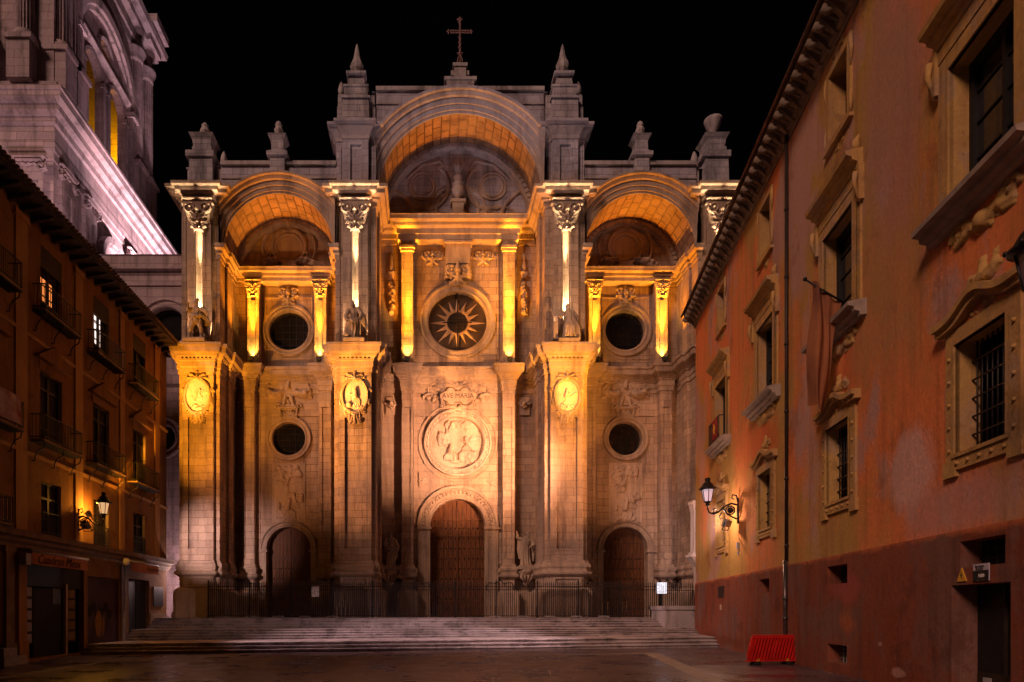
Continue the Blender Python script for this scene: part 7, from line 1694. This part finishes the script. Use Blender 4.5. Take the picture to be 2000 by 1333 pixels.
# projector boxes fixed under the lantern brackets
def projector(label, P, aim, col):
    t = thing('projector', label, 'projector', P, 'grey projector boxes on the lantern brackets')
    d = (Vector(aim) - Vector(P)).normalized(); q = d.to_track_quat('Y', 'Z')
    def X(x, y, z): v = Vector(P) + q @ Vector((x, y, z)); return tuple(v)
    b = MB(X); b.frus(-0.2, 0.2, -0.16, 0.0, -0.15, -0.2, 0.2, -0.16, 0.0, 0.15); b.box(-0.22, 0.22, 0.0, 0.03, -0.17, 0.17); b.build('housing', M['greybox'], t)
    b = MB(X); b.box(-0.18, 0.18, 0.031, 0.036, -0.13, 0.13); b.build('front_glass', col, t)
    b = MB(X); b.box(-0.24, -0.22, -0.1, -0.06, -0.3, 0.05); b.box(0.22, 0.24, -0.1, -0.06, -0.3, 0.05); b.box(-0.24, 0.24, -0.1, -0.06, -0.33, -0.30); b.build('yoke', M['iron'], t)
M['lensA'] = glow('amber_projector_glass', (1.0, 0.62, 0.25), 2.0); M['lensP'] = glow('pink_projector_glass', (1.0, 0.8, 0.7), 2.5)
projector('tilted grey projector box above the bracket on the brown house', (-16.95, 32.35, 7.15), (-4.7, 42.8, 17), M['lensA'])
projector('upright grey projector box on the bracket of the brown house', (-17.05, 32.2, 6.55), (-15.3, 42.8, 16.6), M['lensA'])
projector('grey projector box under the bracket on the orange wall', (13.75, 29.25, 6.25), (2.0, 47, 14.8), M['lensP'])
lamp('spill', (-16.85, 32.8, 7.4), 190, (1.0, 0.42, 0.05), radius=0.08)
lamp('spill', (13.25, 29.9, 6.6), 210, (1.0, 0.60, 0.42), radius=0.08)

# ================================================================== FLAG, BANNER, BARRIERS
fl = thing('flag', 'long rust coloured flag hanging from a pole below the tall window of the orange wall', 'flag', TR(18.4, 0.2, 11.2))
b = MB(TR); b.tube([(18.1, 0.2, 10.95), (18.2, 1.15, 11.75)], [0.03, 0.025], 7); b.ball((18.2, 1.17, 11.77), 0.06, 7, 5); b.build('pole', M['iron'], fl)
b = MB(TR)
def flagf(i, j):
    o = 0.25 + 0.74 * i; top = 10.98 + 0.74 * i
    drop = 3.0 * j
    wv = 0.16 * math.sin(5.2 * i + 2.2 * j) * (0.35 + j) + 0.06 * math.sin(13 * i + 3 * j)
    o2 = o * (1 - 0.45 * j) + 0.35 * j; return (18.1 + 0.15 * i + wv + 0.5 * j, o2 + 0.05 * math.sin(7 * j + 4 * i), top - drop - 0.35 * j * i)
b.grid(flagf, 26, 34); b.build('cloth', M['cloth'], fl)
ba = thing('balcony_rail', 'low black iron rail in front of the farthest tall window of the orange wall', 'railing', TR(32, 0.4, 10.7))
b = MB(TR)
for z in (10.8, 11.75): b.box(31.0, 33.0, 0.36, 0.40, z - 0.02, z + 0.02)
for s in np.arange(31.0, 33.01, 0.125): b.box(s - 0.011, s + 0.011, 0.37, 0.39, 10.7, 11.75)
b.box(31.0, 31.04, 0, 0.4, 11.73, 11.77); b.box(32.96, 33.0, 0, 0.4, 11.73, 11.77); b.build('bars', M['iron'], ba)
b = MB(TR); b.grid(lambda i, j: (31.2 + 1.0 * i, 0.415 + 0.012 * math.sin(9 * i), 10.75 + 1.0 * j), 10, 4); bn = b.build('banner', M['darkred'], None, 'small dark red banner with a pale emblem hung on the black window rail', 'banner')
b = MB(TR); b.tube([(31.75, 0.445, 11.5), (31.6, 0.445, 11.3), (31.75, 0.445, 11.15), (31.6, 0.445, 10.98)], [0.03, 0.05, 0.045, 0.02], 5); b.tube([(31.85, 0.445, 11.3), (31.55, 0.445, 11.32)], 0.03, 5); b.build('emblem', M['yellow'], bn)

# stacked red crowd barriers leaning by the orange wall
def barrier_proto():
    t = thing('plastic_barrier', 'x', 'barrier', (0, 0, 0), 'red plastic barriers stacked by the wall')
    L, H, T = 1.9, 1.02, 0.06; sl = 0.36     # leaning like a parallelogram
    def X(x, y, z): return (x + sl * z, y + 0.12 * z, z)
    b = MB(X)
    b.box(-L / 2, L / 2, -T / 2, T / 2, 0.0 + 0.12, 0.2); b.box(-L / 2, L / 2, -T / 2, T / 2, 0.92, H); b.box(-L / 2, -L / 2 + 0.08, -T / 2, T / 2, 0.24, 0.84); b.box(L / 2 - 0.08, L / 2, -T / 2, T / 2, 0.24, 0.84); b.box(-0.05, 0.05, -T / 2, T / 2, 0.24, 0.84)
    for sg in (-1, 1): b.box(sg * L / 2 - 0.03, sg * L / 2 + 0.03, -T / 2 - 0.01, T / 2 + 0.01, 0.3, 0.95)
    b.build('frame', M['red'], t)
    b = MB(X)
    for q in range(15):
        x = -L / 2 + 0.13 + q * (L - 0.26) / 14; b.box(x - 0.026, x + 0.026, -T / 2 - 0.02, T / 2, 0.19, 0.93)
    b.build('slats', M['red'], t)
    for sg in (-1, 1):
        b = MB(X); b.box(sg * 0.6 - 0.05, sg * 0.6 + 0.05, -0.20, 0.20, 0.02, 0.12); b.box(sg * 0.6 - 0.06, sg * 0.6 + 0.06, -0.21, -0.12, 0.0, 0.05); b.box(sg * 0.6 - 0.06, sg * 0.6 + 0.06, 0.12, 0.21, 0.0, 0.05); b.build('foot', M['red'] if False else M['black'], t)
    b = MB(X)
    for sg in (-1, 1): b.box(sg * 0.55 - 0.05, sg * 0.55 + 0.05, -T / 2 - 0.006, -T / 2, 0.13, 0.22)
    b.build('reflector', M['yellow'], t)
    return t
bp_ = barrier_proto()
labels = ['frontmost red slatted plastic barrier of the stack leaning by the orange wall', 'second red slatted plastic barrier from the front of the stack', 'third red slatted plastic barrier, in the middle of the stack', 'fourth red slatted plastic barrier, behind the middle of the stack', 'rearmost red slatted plastic barrier of the stack, nearest the downpipe']
for i in range(5):
    x, y = 11.95 + 0.07 * i, 22.1 + 0.12 * i
    loc = (x, y, gz(x) + 0.0)
    if i == 0: bp_.location = loc; bp_['label'] = labels[0]; bp_.rotation_euler = (0, 0, 0.12)
    else: dup(bp_, loc, labels[i], 0.12 + R.uniform(-0.015, 0.015))
